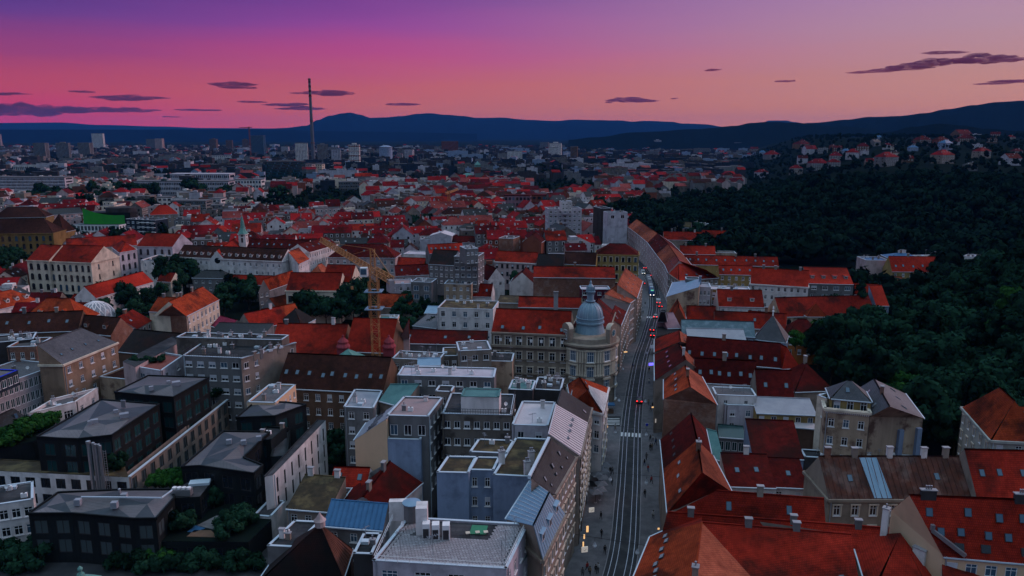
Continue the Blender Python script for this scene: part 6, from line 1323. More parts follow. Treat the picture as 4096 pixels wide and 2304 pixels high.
BB('H', (430, 600), (754, 608), 14, 11, 's5', 'w_grey', 'tile_bright', 'grey house with four large glazed dormers', f=win(4, 3, 2.2, 1.7, 3.5, 1.0), dm=4, dmf=True, dmt=.3, clutter=0)
BB('H', (230, 842), (916, 822), 9, 12, 'g6', 'w_patchy', 'tile_red', 'long red stable roof with a small conical gable', f=dict(c=6, r=1, w=2.2, h=2.2, top=1.0, st='a', fr='frame_dark'), ch=0)
BB('H', (420, 838), (560, 838), 9.5, 4, 'p4.5', 'w_patchy', 'tile_orange', 'small conical red gable on the long stable roof')
BB('H', (270, 985), (540, 990), 9.5, 9, 'h5', 'w_orange', 'tile_dark', 'orange walled house with a sooty red roof by the trees', f=win(4, 2, 1.2, 1.8))
BB('H', (-20, 920), (265, 945), 10, 9, 'g5', 'w_beige', 'tile_bright', 'vivid red roof beside the sooty red one', ch=1)
BB('H', (915, 760), (1010, 762), 12, 9, 's6', 'w_blue', 'tile_bright', 'tall bluish gable with a vivid red slope among the trees', f=win(2, 2))
BB('H', (755, 680), (940, 690), 9, 9, 'g4', 'w_brown', 'tile_red', 'low red roof next to the four dormer house')
BB('H', (960, 625), (1120, 630), 9, 9, 'g4', 'w_pink', 'tile_salmon', 'faded pink roof at the edge of the trees')
BB('H', (1030, 514), (1480, 520), 11, 11, 'g6.5', 'w_yellow', 'tile_bright', 'yellow house with a long red roof in the trees', sk=7, skt=.35, ch=1, f=win(8, 2))
BB('H', (842, 440), (1010, 442), 14, 12, 'f.4', 'w_pink', 'metal_blue2', 'pink sided flat block with a dark blue roof by the wooded slope', clutter=4, name='apartment_block', cat='building')
BB('H', (1010, 420), (1245, 425), 14, 12, 'h2', 'w_grey', 'metal_blue2', 'dark blue metal roof crowded with hatches by the wooded slope', ch=4)
BB('H', (1250, 425), (1525, 420), 13, 10, 'f.4', 'w_cream', 'lilac_deck', 'cream block with a pale flat roof by the wooded slope', f=win(6, 2, 1.5, 1.5), clutter=5, name='apartment_block', cat='building')
BB('H', (1540, 410), (1735, 430), 15, 10, 'f.4', 'w_white', 'lilac_deck', 'white block with balconies at the end of the wooded row', f=win(3, 4, 2.0, 1.8), clutter=4, name='apartment_block', cat='building')
# ------------------------------------------------------------------ tower crane
def lattice(mb, a, b, w, mat, bay, up=Vector((0, 0, 1)), tri=False, ch=.16):
    a, b = Vector(a), Vector(b); d = (b - a).normalized(); x = d.cross(up)
    x = (x if x.length > .1 else Vector((1, 0, 0))).normalized(); y = x.cross(d).normalized()
    L0 = (b - a).length; n = max(2, int(L0 / bay))
    offs = [(-1, -1), (1, -1), (0, 1)] if tri else [(-1, -1), (1, -1), (1, 1), (-1, 1)]
    cor = [x * (o[0] * w / 2) + y * (o[1] * w / 2) for o in offs]; m = len(cor)
    for c in cor: mb.bar(a + c, b + c, ch, mat)
    for k in range(n):
        p, q = a + d * (L0 * k / n), a + d * (L0 * (k + 1) / n)
        for i in range(m):
            j = (i + 1) % m
            mb.bar(p + cor[i], q + cor[j], ch * .6, mat) if k % 2 else mb.bar(p + cor[j], q + cor[i], ch * .6, mat)
            mb.bar(p + cor[i], p + cor[j], ch * .6, mat)
def big_crane():
    Y = 195.0; base = T('F', 888, 1170, 0); x0 = ((TOFF['F'][0] + 884 / 1.8018) / 4 - 512) / FPX * Y / math.cos(PITCH) * .985
    x0 = PD((1000 + 884 / 1.8018) / 4, (800 + 900 / 1.8018) / 4, Y).x
    zj = z_at('F', 872, 500, Y); za = z_at('F', 870, 352, Y); zc = z_at('F', 880, 580, Y)
    th = thing('tower_crane', 'yellow lattice tower crane standing over the red roofs', 'crane', (x0, Y, 0))
    mb = MB(); lattice(mb, (0, 0, 0), (0, 0, zc), 2.0, 'crane_yellow', 1.9, Vector((0, 1, 0)), ch=.14); mb.build('mast', th)
    mb = MB(); lattice(mb, (0, 0, z_at('F', 880, 840, Y)), (0, 0, zc), 2.5, 'crane_yellow', 2.6, Vector((0, 1, 0)), ch=.15); mb.build('outer_mast_section', th)
    mb = MB(); lattice(mb, (0, 0, zc), (0, 0, zj), 1.7, 'crane_yellow', 1.8, Vector((0, 1, 0)), ch=.16); mb.build('slewing_section', th)
    for yy in (655, 780):
        mb = MB(); z = z_at('F', 880, yy, Y)
        for s in (-1, 1): mb.box((0, 1.8 * s, z), (4.6, .9, .15), 'metal_blue'); mb.box((1.9 * s, 0, z), (.9, 3.6, .15), 'metal_blue')
        mb.build('work_platform', th)
    tip = T('F', 512, 282, zj) - Vector((x0, Y, 0)); tip.z = zj; d = Vector((tip.x, tip.y, 0)).normalized(); L0 = math.hypot(tip.x, tip.y)
    mb = MB(); lattice(mb, Vector((0, 0, zj)) + d * 1.2, Vector((0, 0, zj)) + d * L0, 1.5, 'crane_yellow', 1.8, tri=True, ch=.15); mb.build('jib', th)
    end = Vector((0, 0, zj)) - d * 17; mb = MB(); lattice(mb, Vector((0, 0, zj)) - d * 1.2, end, 1.5, 'crane_yellow', 1.9, ch=.14); mb.build('counter_jib', th)
    mb = MB(); mb.box(end + d * 1.5 - Vector((0, 0, 1.6)), (2.4, 1.4, 3.0), 'concrete', math.atan2(d.y, d.x)); mb.build('counterweight', th)
    mb = MB(); lattice(mb, (0, 0, zj + .6), (0, 0, za), 1.1, 'crane_yellow', 1.5, Vector((0, 1, 0)), ch=.15); mb.build('tower_head', th)
    for t_ in (.35, .75):
        mb = MB(); mb.bar((0, 0, za), Vector((0, 0, zj + .7)) + d * L0 * t_, .1, 'crane_yellow'); mb.build('pendant_bar', th)
    mb = MB(); mb.bar((0, 0, za), end + Vector((0, 0, .8)), .1, 'crane_yellow'); mb.build('pendant_bar', th)
    mb = MB(); mb.box(Vector((-2.3, -.6, zc + 2.4)), (1.9, 1.7, 2.4), 'frame_white'); mb.build('cab', th)
    mb = MB(); mb.box(Vector((-2.3, -1.5, zc + 2.6)), (1.5, .1, 1.5), 'glass_blue'); mb.build('cab_window', th)
    h0 = Vector((0, 0, zj)) + d * 24; mb = MB(); mb.box(h0 - Vector((0, 0, 1.0)), (1.6, 1.0, .5), 'crane_yellow', math.atan2(d.y, d.x)); mb.build('trolley', th)
    mb = MB(); mb.bar(h0, h0 - Vector((0, 0, 9)), .08, 'frame_dark'); mb.box(h0 - Vector((0, 0, 9.4)), (.6, .4, .9), 'crane_yellow'); mb.build('hook', th)
big_crane()
def far_crane(t, x, ybase, ytop, label, col, jib):
    p = T(t, x, ybase, 0); zt = z_at(t, x, ytop, p.y); w = max(1.8, p.y / 750 * .9)
    th = thing('tower_crane', label, 'crane', p)
    mb = MB(); lattice(mb, (0, 0, 0), (0, 0, zt), w, col, w, Vector((0, 1, 0)), ch=w * .18); mb.build('mast', th)
    mb = MB(); lattice(mb, (0, 0, zt - w), (jib[0], jib[1], zt - w), w * .7, col, w, tri=True, ch=w * .16); mb.build('jib', th)
    mb = MB(); lattice(mb, (0, 0, zt - w), (-jib[0] * .3, -jib[1] * .3, zt - w), w * .7, col, w, ch=w * .16); mb.build('counter_jib', th)
far_crane('J', 1866, 1400, 1080, 'slender yellow crane among the red roofs further off', 'crane_yellow', (5, 40))
far_crane('I', 2350, 760, 482, 'thin rust coloured crane on the skyline by the glass tower', 'w_brickred', (-55, 60))
# ------------------------------------------------------------------ power station chimney
def stack():
    D = 1840; p = PD((1000 + 590 / 2.3418) / 4, 150, D); H = 201
    th = thing('power_station_chimney', 'very tall slim chimney with red and white bands at its tip', 'chimney', (p.x, p.y, 0))
    rr = lambda z: 4.5 - 1.8 * z / H
    mb = MB(); mb.lathe((0, 0, 0), [(rr(z), z) for z in (0, 60, 120, 160)], 'stack_concrete', 20); mb.smooth = True; mb.build('shaft', th)
    z = 160.0
    for k in range(8):
        z1 = z + (H - 160) / 8; mb = MB(); mb.lathe((0, 0, 0), [(rr(z) + .02, z), (rr(z1), z1)], 'stack_red' if k % 2 == 0 else 'w_grey', 20); mb.build('painted_band', th); z = z1
    for z in (55, 105, 160, 198):
        mb = MB(); mb.lathe((0, 0, 0), [(rr(z), z), (rr(z) + .9, z + .1), (rr(z) + .9, z + 1.4), (rr(z), z + 1.5)], 'w_brickred', 20); mb.build('gallery_ring', th)
surf('stack_red', (0.07, 0.015, 0.02), None); surf('stack_concrete', (0.12, 0.13, 0.17), (0.085, 0.095, 0.125), scale=.05)
stack()
# ------------------------------------------------------------------ far towers and slabs
def hit(t, x, y):                                # where that crop reading meets the terrain
    k = 1.8018 if t in 'ABCDEFGH' else 2.3418; o = TOFF[t]; d = ray((o[0] + x / k) / 4, (o[1] + y / k) / 4)
    s = 60.0
    while s < 9000:
        p = Vector((0, 0, CAM_H)) + d * s
        if p.z <= terrain(p.x, p.y): return p
        s *= 1.006
    return p
def tower(t, x0, x1, yt, yb, label, wallm='w_lilac', roofm='gravel', dep=None, cap=0, band=True, rows=None, name='tower_block', top=None, cols=None, rz=None):
    p0, p1 = hit(t, x0, yb), hit(t, x1, yb); Y = (p0.y + p1.y) / 2; h = z_at(t, (x0 + x1) / 2, yt, Y); w = (p1 - p0).length; c = (p0 + p1) / 2
    dep = dep or max(10, min(w * .7, 26)); e0, e1 = proj((c.x - w / 2, c.y, h)), proj((c.x + w / 2, c.y, h * .3)); PROT.append((e0[0], e1[0], e0[1], e1[1], c.y)); BUILT.append((c.x, c.y + dep / 2, max(w, dep) * .75))
    az = rz if rz is not None else -math.atan2(c.x, c.y) * .6 + rnd.uniform(-.25, .25)
    base = terrain(c.x, c.y) - 1; h -= base
    th = thing(name, label, 'building', (c.x, c.y + dep / 2, base))
    w *= .92
    mb = MB(); mb.box((0, 0, h / 2), (w, dep, h), wallm, az); mb.build('wall', th)
    mb = MB(); mb.box((0, 0, h + .5), (w * 1.01, dep * 1.01, 1.0), roofm, az); mb.build('roof', th)
    M = Matrix.Rotation(az, 3, 'Z'); n = rows or max(3, int(h / 3.1)); nc = cols or max(3, int(w / 3.6))
    wm = MB()
    for i in range(n):
        z = h * (i + .55) / n
        for j in range(nc):
            x = -w / 2 + w * (j + .5) / nc
            wm.box(M @ Vector((x, -dep / 2 - .04, 0)) + Vector((0, 0, z)), (w / nc * .62, .1, h / n * .5), 'glass' if (i * 7 + j * 3) % 5 else 'glass_blue', az)
        if band: wm.box(M @ Vector((w / 2 + .04, 0, 0)) + Vector((0, 0, z)), (.1, dep * .7, h / n * .45), 'glass', az); wm.box(M @ Vector((-w / 2 - .04, 0, 0)) + Vector((0, 0, z)), (.1, dep * .7, h / n * .45), 'glass', az)
    tag(wm.build('window_field', th), kind='stuff')
    if cap:
        mb = MB(); mb.box((0, 0, h + 1 + cap / 2), (w * .4, dep * .5, cap), wallm, az); mb.build('machine_house', th)
    return th, h, w, dep, az
for a in (('I', 865, 970, 548, 705, 'tall pale slab tower standing alone behind the three equal dark towers', 'w_white'), ('I', 318, 432, 640, 792, 'dark grey tower, of three equal ones the farthest from the chimney', 'w_grey'), ('I', 525, 640, 640, 796, 'dark grey tower, middle of three equal towers', 'w_grey'), ('I', 735, 850, 638, 786, 'dark grey tower, of three equal ones the nearest the chimney', 'w_grey'),
          ('I', 1370, 1452, 602, 706, 'duller half of the pink edged twin tower', 'w_grey'), ('I', 1458, 1526, 596, 710, 'pinker half of the pink edged twin tower', 'w_pink'), ('I', 1965, 2032, 602, 712, 'dull mauve tower near the glass tower', 'w_brown'), ('I', 2115, 2176, 612, 702, 'small mauve tower near the glass tower', 'w_brown'), ('I', 2265, 2326, 605, 706, 'slim mauve tower touching the glass tower', 'w_brown'),
          ('I', 2352, 2480, 570, 757, 'blue grey glass office tower with a lit edge', 'glass_blue'), ('I', -30, 12, 555, 692, 'lone slim pinkish tower beyond the three equal dark towers', 'w_pink'), ('J', 420, 540, 640, 838, 'white ribbed tower block beside the tall chimney', 'w_white'), ('J', 625, 728, 655, 826, 'grey blue tower block on the other side of the tall chimney', 'w_grey'), ('J', 757, 850, 700, 836, 'pale twin blocks past the tall chimney', 'w_lilac'), ('J', 925, 1030, 655, 872, 'white tower with red bands on its balconies', 'w_white'),
          ('J', 1380, 1438, 695, 788, 'grey blue block beside the white pier tower', 'w_grey'), ('J', 1448, 1532, 700, 792, 'block with white piers beyond the round tank', 'w_lilac'), ('J', 1790, 1952, 622, 735, 'dark red brown broad tower', 'w_brickred'), ('J', 290, 362, 672, 742, 'low pale square block before the chimney', 'w_lilac'), ('J', 690, 792, 545, 606, 'black far tower below the summit', 'w_dark'),
          ('K', 375, 460, 632, 702, 'pale group tower behind the two white towers', 'w_grey'), ('K', 462, 582, 640, 782, 'white ribbed tower in the tower group', 'w_white'), ('K', 455, 546, 678, 788, 'white windowed tower in front of the ribbed tower', 'w_white'), ('K', 660, 730, 672, 792, 'mauve tower with a bright edge', 'w_brown'), ('K', 1440, 1512, 612, 705, 'slanted top glass tower below the wooded hill', 'w_lilac'),
          ('K', 1588, 1672, 634, 700, 'pink ribbed block below the wooded hill', 'w_pink'), ('K', 2085, 2176, 645, 715, 'stepped grey block below the wooded hill', 'w_grey'), ('K', 2242, 2276, 634, 714, 'slim pink church tower below the wooded hill', 'w_pink')):
    th, h, w, dep, az = tower(*a, cap=3 if len(a[5]) % 2 else 0)
    if 'red bands' in a[5]:
        for k in range(5):
            mb = MB(); mb.box((0, 0, h * (.14 + .2 * k)), (w * 1.02, dep * 1.03, 1.4), 'w_brickred', az); mb.build('red_band', th)
th, h, w, dep, az = tower('I', -60, 645, 962, 1128, 'very long pale office slab with strips of windows', 'w_lilac', dep=20, rows=6, cols=60, name='office_slab', rz=.02)
tower('I', 1225, 2190, 1000, 1128, 'very long pale lilac hall behind the park trees', 'w_lilac', dep=22, rows=3, cols=55, name='office_slab', rz=-.02)
tower('I', 1575, 2180, 930, 1020, 'upper storey of the pale hall with a bright flat roof', 'w_lilac', 'lilac_deck', dep=24, rows=2, cols=30, name='office_slab', rz=-.02)
tower('I', 2195, 2460, 985, 1105, 'white square windowed office next to the pale hall', 'w_white', dep=18, rows=3, cols=9, name='office_slab', rz=.03)
tower('J', 130, 490, 815, 985, 'dark green glass department block', 'glass_green', 'bitumen', dep=40, rows=7, cols=24, name='office_slab', rz=.1)
tower('J', 490, 590, 840, 930, 'pink white flats beside the dark green glass block', 'w_pink', dep=20, name='office_slab')
tower('J', 595, 685, 838, 925, 'cream flats beside the pink white flats', 'w_cream', dep=18, name='office_slab')
tower('K', 1370, 1500, 715, 770, 'plain pale cube building below the hill', 'w_grey', dep=30, name='office_slab')
tower('K', 1815, 1975, 690, 750, 'dull blue long block below the hill', 'w_grey', dep=18, name='office_slab', rz=.05)
tower('K', 1690, 1815, 698, 752, 'black glass long block below the hill', 'w_dark', dep=18, name='office_slab', rz=.05)
tower('K', 65, 210, 715, 800, 'white block with a stepped top beyond the dark roofs', 'w_white', dep=25, name='office_slab')
tower('I', 120, 385, 845, 905, 'white ribbed depot front with dark gaps', 'w_white', dep=24, rows=1, cols=14, name='office_slab', rz=.05)
tower('I', 1970, 2180, 755, 800, 'white horizontal striped office far off', 'w_white', dep=20, rows=3, cols=10, name='office_slab', rz=.1)
tower('I', 1470, 1610, 1150, 1225, 'white stair tower beside the long balcony block', 'w_white', dep=14, rows=2, cols=3, name='office_slab', rz=.1)
tower('I', 1590, 1955, 1185, 1285, 'long balcony block with a row of roof huts', 'w_grey', dep=16, rows=4, cols=20, name='office_slab', rz=-.05)
tower('I', 1955, 2085, 1165, 1270, 'white cube stairhouse at the end of the balcony block', 'w_white', dep=14, rows=3, cols=3, name='office_slab', rz=-.05)
tower('J', 820, 1025, 1005, 1080, 'grey flats with a white roof edge among red roofs', 'w_grey', dep=16, rows=3, cols=12, name='office_slab', rz=.12)
tower('K', 35, 300, 1135, 1290, 'mauve apartment house with rows of white windows', 'w_mauve', 'tile_dark', dep=14, rows=3, cols=7, name='office_slab', rz=-.1)
tower('K', 295, 450, 1130, 1270, 'red brick apartment house with white windows', 'w_brickred', 'tile_dark', dep=14, rows=3, cols=3, name='office_slab', rz=-.1)
# round gas tank, minaret like water tower with a green cap and the domed drum beside it
p = hit('J', 1275, 805); Y = p.y; th = thing('gas_tank', 'large plain blue grey round tank', 'tank', p); rr = 60 / 2.3418 / 4 * Y / 750; h = z_at('J', 1275, 672, Y)
mb = MB(); mb.lathe((0, 0, 0), [(rr, 0), (rr, h), (rr * .6, h + 3), (.5, h + 5)], 'w_blue', 32); mb.build('shell', th)
mb = MB(); mb.lathe((0, 0, h - 2), [(rr, 0), (rr + 1, .1), (rr + 1, 1.2), (rr, 1.3)], 'w_grey', 32); mb.build('walkway', th); BUILT.append((p.x, p.y, rr * 1.3))
p = hit('J', 2132, 985); Y = p.y; h = z_at('J', 2132, 860, Y); th = thing('brick_tower', 'square brick tower with a green lantern roof', 'tower', p); w = 52 / 2.3418 / 4 * Y / 750
mb = MB(); mb.box((0, 0, h / 2), (w, w, h), 'w_brickred', .2); mb.build('shaft', th); mb = MB(); mb.box((0, 0, h + 2), (w * .9, w * .9, 4), 'copper', .2); mb.build('lantern', th); mb = MB(); mb.lathe((0, 0, h + 4), [(w * .75, 0), (.1, 6)], 'copper', 4, rz=.2 + math.pi / 4); mb.build('cap', th); BUILT.append((p.x, p.y, w))
p = hit('J', 2042, 985); Y = p.y; th = thing('domed_drum', 'white arcaded drum with a green shallow dome beside the brick tower', 'building', p); rr = 58 / 2.3418 / 4 * Y / 750; h = z_at('J', 2042, 945, Y)
mb = MB(); mb.lathe((0, 0, 0), [(rr, 0), (rr, h)], 'w_white', 24); mb.build('drum', th); mb = MB(); mb.lathe((0, 0, h), [(rr * 1.05, 0), (rr * .8, 3), (rr * .4, 4.6), (.1, 5.2)], 'copper', 24); mb.smooth = True; mb.build('dome', th); BUILT.append((p.x, p.y, rr * 1.4))
for k in range(12):
    A = R(-165 + 150 * k / 11); mb = MB(); mb.box((math.cos(A) * rr, math.sin(A) * rr, h * .7), (1.2, .2, 3), 'glass', A + math.pi / 2); mb.build('arch_window', th)

# ------------------------------------------------------------------ trees
def crown_mesh(name, seed, rx, rz_, blobs, leaves, lsize, mat, shape='round'):
    r = random.Random(seed); v, f = [], []
    def blob(c, rad, sub=1):
        bm = bmesh.new(); bmesh.ops.create_icosphere(bm, subdivisions=sub, radius=rad); o = len(v)
        for w in bm.verts:
            n = 1 + .25 * mnoise.noise(w.co * (2.2 / rad) + Vector((seed, c[2], c[0]))); v.append((c[0] + w.co.x * n, c[1] + w.co.y * n, c[2] + w.co.z * n * .85))
        f.extend(tuple(w.index + o for w in fc.verts) for fc in bm.faces); bm.free()
    cen = []
    for k in range(blobs):
        if shape == 'cone':
            t = (k + .5) / blobs; a = r.uniform(0, 6.28); q = rx * (1 - t) * .75; c = (q * math.cos(a) * r.random(), q * math.sin(a) * r.random(), rz_ * 2 * t); rad = max(.25, rx * (1 - t) * .75 + .12 * rx)
        else:
            a = r.uniform(0, 6.28); z = r.uniform(-.75, .9); q = math.sqrt(max(0, 1 - z * z)) * r.uniform(.35, .78)
            c = (q * math.cos(a) * rx, q * math.sin(a) * rx, rz_ + z * rz_ * .72); rad = rx * r.uniform(.28, .46)
        cen.append((c, rad)); blob(c, rad * .8)
    for k in range(leaves):
        c, rad = cen[k % blobs]
        d = Vector((r.gauss(0, 1), r.gauss(0, 1), r.gauss(.25, .9))).normalized(); p = Vector(c) + Vector((d.x, d.y, d.z * .9)) * rad * r.uniform(.78, 1.12)
        t = Vector((r.gauss(0, 1), r.gauss(0, 1), r.gauss(0, 1))).normalized(); u = (t - d * t.dot(d) * r.uniform(.3, 1)).normalized(); w = d.cross(u).normalized() if d.cross(u).length > .1 else Vector((0, 0, 1))
        s = lsize * r.uniform(.6, 1.35); o = len(v)
        v.extend(tuple(p + x) for x in (-u * s - w * s * .6, u * s - w * s * .6, u * s * .7 + w * s * .6, -u * s * .7 + w * s * .6)); f.append((o, o + 1, o + 2, o + 3))
    me = bpy.data.meshes.new(name); me.from_pydata(v, [], f); me.materials.append(MATS[mat]); me.update(); return me
def trunk_mesh(h, r0):
    mb = MB(); mb.lathe((0, 0, -1.0), [(r0 * 1.3, 0), (r0, 1.5), (r0 * .55, h * .8), (r0 * .3, h * 1.25)], 'bark', 7)
    for k in range(4):
        a = k * 1.7; mb.bar((0, 0, h * .7), (math.cos(a) * h * .35, math.sin(a) * h * .35, h * 1.1), r0 * .5, 'bark')
    return mb.mesh('trunk')
CROWNS = [crown_mesh('crown', 10 + k, 4.2 + .5 * (k % 2), 3.8 + .6 * (k % 3), 15 + 2 * k, 1000, .42, 'leaf') for k in range(4)]
CROWN_L = [crown_mesh('crown', 30 + k, 4.0, 3.6, 16, 1000, .40, 'leaf_light') for k in range(2)]
CROWN_LOW = [crown_mesh('crown', 50 + k, 4.4, 4.0, 9, 200, .75, 'leaf') for k in range(3)]
CONE = crown_mesh('crown', 70, 3.0, 6.5, 16, 900, .4, 'leaf', 'cone'); POPLAR = crown_mesh('crown', 71, 2.0, 7.0, 20, 800, .42, 'leaf')
BUSH = [crown_mesh('crown', 80 + k, 1.6, 1.1, 10, 900, .16, m) for k, m in enumerate(('leaf', 'leaf', 'leaf_light'))]
TRUNK = trunk_mesh(4.5, .28)
SMALL = trunk_mesh(1.0, .1)
TREES = []
def tree(x, y, s, label, group, crown=None, z=None, sz=None, name='tree'):
    r = rnd; z = terrain(x, y) if z is None else z
    th = thing(name, label, 'tree' if name == 'tree' else 'shrub', (x, y, z), r.uniform(0, 6.28), group)
    cr = crown or r.choice(CROWNS); zz = s * (sz or r.uniform(.9, 1.15))
    if name == 'tree':
        link('trunk', TRUNK, th, (0, 0, 0), 0, (s, s, zz * .8)); link('crown', cr, th, (0, 0, 2.4 * zz), 0, (s, s, zz))
    else: link('stem', SMALL, th, (0, 0, 0), 0, (s, s, s)); link('crown', cr, th, (0, 0, -.15 * s), 0, (s, s, zz))
    TREES.append((x, y)); return th
def grove(t, spots, s, label, group, crown=None, jit=2.0):
    for (x, y, *k) in spots:
        p = T(t, x, y, 0); tree(p.x + rnd.uniform(-jit, jit), p.y + rnd.uniform(-jit, jit), s * rnd.uniform(.7, 1.05) * (k[0] if k else 1), label, group, crown)
grove('E', [(1225, 690), (1290, 640), (1340, 660)], 1.9, 'tall dark tree in front of the white convent', 'trees before the convent', CROWNS[2])
grove('E', [(1260, 720), (1330, 700), (1400, 660), (1460, 650), (1180, 740), (1500, 640)], 1.15, 'rounded dark tree in the schoolyard garden', 'schoolyard garden trees')
grove('E', [(1590, 680, .7)], 1.2, 'dark conifer beside the low red roof', 'garden conifers', CONE)
grove('E', [(1650, 740), (1720, 720), (1790, 730), (1660, 800), (1760, 800), (1830, 760), (1640, 850)], 1.35, 'dark green tree between the convent and the sheds', 'trees by the sheds')
grove('E', [(760, 760), (840, 770), (800, 735)], 1.0, 'bluish tree against the long white wing', 'trees by the white wing')
grove('E', [(960, 800), (1030, 780), (1090, 790), (920, 850), (1000, 860), (1060, 850), (940, 930), (1020, 930), (890, 930), (1090, 900)], 1.1, 'rounded tree behind the brick gable', 'garden trees by the brick gable')
grove('E', [(720, 875)], 1.1, 'single round tree in front of the glass dome', 'dome tree')
grove('F', [(360, 830), (420, 790), (480, 820), (540, 800), (380, 900), (450, 900), (530, 900), (590, 860)], 1.55, 'dense dark tree in front of the cream villa', 'trees before the cream villa')
grove('F', [(620, 880), (650, 850)], 1.2, 'yellowish green tree between the villa and the crane', 'trees before the crane', CROWN_L[0])
grove('F', [(700, 830), (760, 800), (820, 820), (700, 910), (770, 900), (830, 900), (740, 760), (810, 740)], 1.6, 'dense black green tree beside the crane mast', 'trees beside the crane')
grove('F', [(945, 640), (1000, 660), (960, 700), (950, 810), (1010, 830), (1070, 830), (1120, 840), (1150, 860), (1080, 900), (1160, 920)], 1.15, 'dark tree beyond the crane mast', 'trees beyond the crane')
grove('F', [(1170, 990), (1280, 1000), (1240, 860), (1290, 850)], .9, 'small tree in the court of the white apartment block', 'court trees')
grove('G', [(140, 700), (190, 690), (230, 720), (130, 740)], 1.05, 'dark tree in front of the brick firewall', 'trees by the brick firewall')
grove('F', [(590, 120), (510, 100), (560, 60), (630, 80), (660, 110)], 1.8, 'big dark tree above the sea of red roofs', 'trees among the red roofs')
grove('F', [(1180, 230), (1210, 260), (1160, 290), (1300, 235), (1550, 200), (1580, 180), (1700, 250), (1760, 290), (1700, 200), (1640, 290), (1750, 330), (1850, 80), (1900, 60)], 1.4, 'dark tree in a back court of the red roofed quarter', 'back court trees')
grove('G', [(90, 170), (150, 180), (120, 230), (220, 260), (180, 150), (1430, 310), (1680, 300), (1960, 440)], 1.5, 'dark tree standing between red roofs near the tower block', 'trees near the tower block')
grove('E', [(1160, 125), (1310, 100), (1330, 70), (320, 310), (270, 320), (1580, 200)], 1.2, 'dark tree near the ochre palace and the gallery', 'trees near the gallery')
grove('E', [(60, 560), (130, 530), (20, 600), (80, 480)], 1.6, 'dark tree beside the arched window school', 'trees beside the school')
grove('F', [(590, 700), (560, 745)], .8, 'low tree at the villa wall', 'villa wall trees')
grove('B', [(600, 640), (660, 600), (700, 640), (640, 690)], .9, 'dark tree in the narrow court behind the cream gable', 'court trees by the cream gable')
def patch(t, x0, x1, y0, y1, n, s, label, group):
    for _ in range(n):
        p = hit(t, rnd.uniform(x0, x1), rnd.uniform(y0, y1)); tree(p.x, p.y, s * rnd.uniform(.75, 1.25), label, group, rnd.choice(CROWNS + [CROWN_LOW[0]]))
patch('I', 380, 1000, 1150, 1250, 14, 1.6, 'dark park tree before the long office slab', 'park trees by the office slab')
patch('I', 1000, 1560, 1120, 1180, 10, 1.6, 'dark park tree before the pale hall', 'park trees by the pale hall')
patch('I', 1760, 1960, 1150, 1190, 5, 2.0, 'large dark tree in the middle of the pale hall', 'large park trees')
patch('I', 2060, 2330, 1130, 1200, 6, 1.4, 'dark tree before the square windowed office', 'trees by the square windowed office')
patch('I', 0, 380, 1190, 1290, 9, 1.5, 'dark tree behind the ochre palace', 'trees behind the palace')
patch('J', 220, 340, 1180, 1230, 3, 1.8, 'tall dark poplar beside the balcony block', 'poplars')
# near plants on the terraces and in the courtyard
def shrubs(t, spots, z, s, label, group, mesh=None):
    for (x, y) in spots:
        p = T(t, x, y, z); tree(p.x, p.y, s * rnd.uniform(.85, 1.2), label, group, mesh or rnd.choice(BUSH[:2]), z, None, 'shrub')
shrubs('A', [(850, 1400), (920, 1385), (990, 1390), (1060, 1400), (1130, 1395), (1200, 1400), (880, 1340), (960, 1330)], 4, 1.5, 'clipped dark hedge bush below the long black house', 'hedge below the long black house')
shrubs('A', [(1130, 1330), (1190, 1330)], 5, 1.2, 'bright green bush on top of the dark hedge', 'bright hedge bushes', BUSH[2])
shrubs('A', [(1310, 1400), (1380, 1390), (1450, 1400), (1520, 1390), (1560, 1410)], 4, 1.4, 'dark hedge bush below the roof terrace', 'hedge below the roof terrace')
shrubs('A', [(1720, 1400), (1780, 1380), (1830, 1400)], 4, 1.4, 'round dark bush at the terrace corner', 'terrace corner bushes')
shrubs('A', [(30, 1330), (100, 1300), (170, 1330), (240, 1320), (60, 1400), (150, 1400), (290, 1380)], 4, 1.7, 'dark shrub beside the pale ramp', 'shrubs beside the ramp')
shrubs('A', [(1540, 930), (1590, 900), (1560, 860), (1620, 1100), (1680, 1060), (1740, 1030), (1770, 1090), (1700, 1120), (1640, 1170), (1310, 1120), (1270, 1100), (1340, 1090)], 8.2, 1.35, 'dark leafy shrub planted on the roof terrace', 'shrubs on the roof terrace')
shrubs('A', [(1120, 790), (1180, 760), (1240, 770), (1290, 780), (1330, 800), (1150, 820)], 8, 1.3, 'bright green bamboo clump in the inner court', 'bamboo clumps', BUSH[2])
shrubs('A', [(110, 480), (170, 440), (230, 410), (300, 390), (60, 500), (330, 385)], 12.4, 1.7, 'green hedge on the roof beside the faceted house', 'green roof hedge', BUSH[2])
shrubs('A', [(830, 680), (860, 650), (1540, 165), (1580, 160)], 11, 1.3, 'dark shrub on the slab terrace', 'slab terrace shrubs')
shrubs('E', [(960, 1180), (1010, 1185), (1060, 1175), (1110, 1170), (1160, 1165)], 19, .75, 'potted plant on the planted roof terrace', 'potted terrace plants')
shrubs('H', [(335, 1060), (335, 1010)], 12, 1.6, 'bright green potted tree on a roof', 'bright roof plants', BUSH[2])
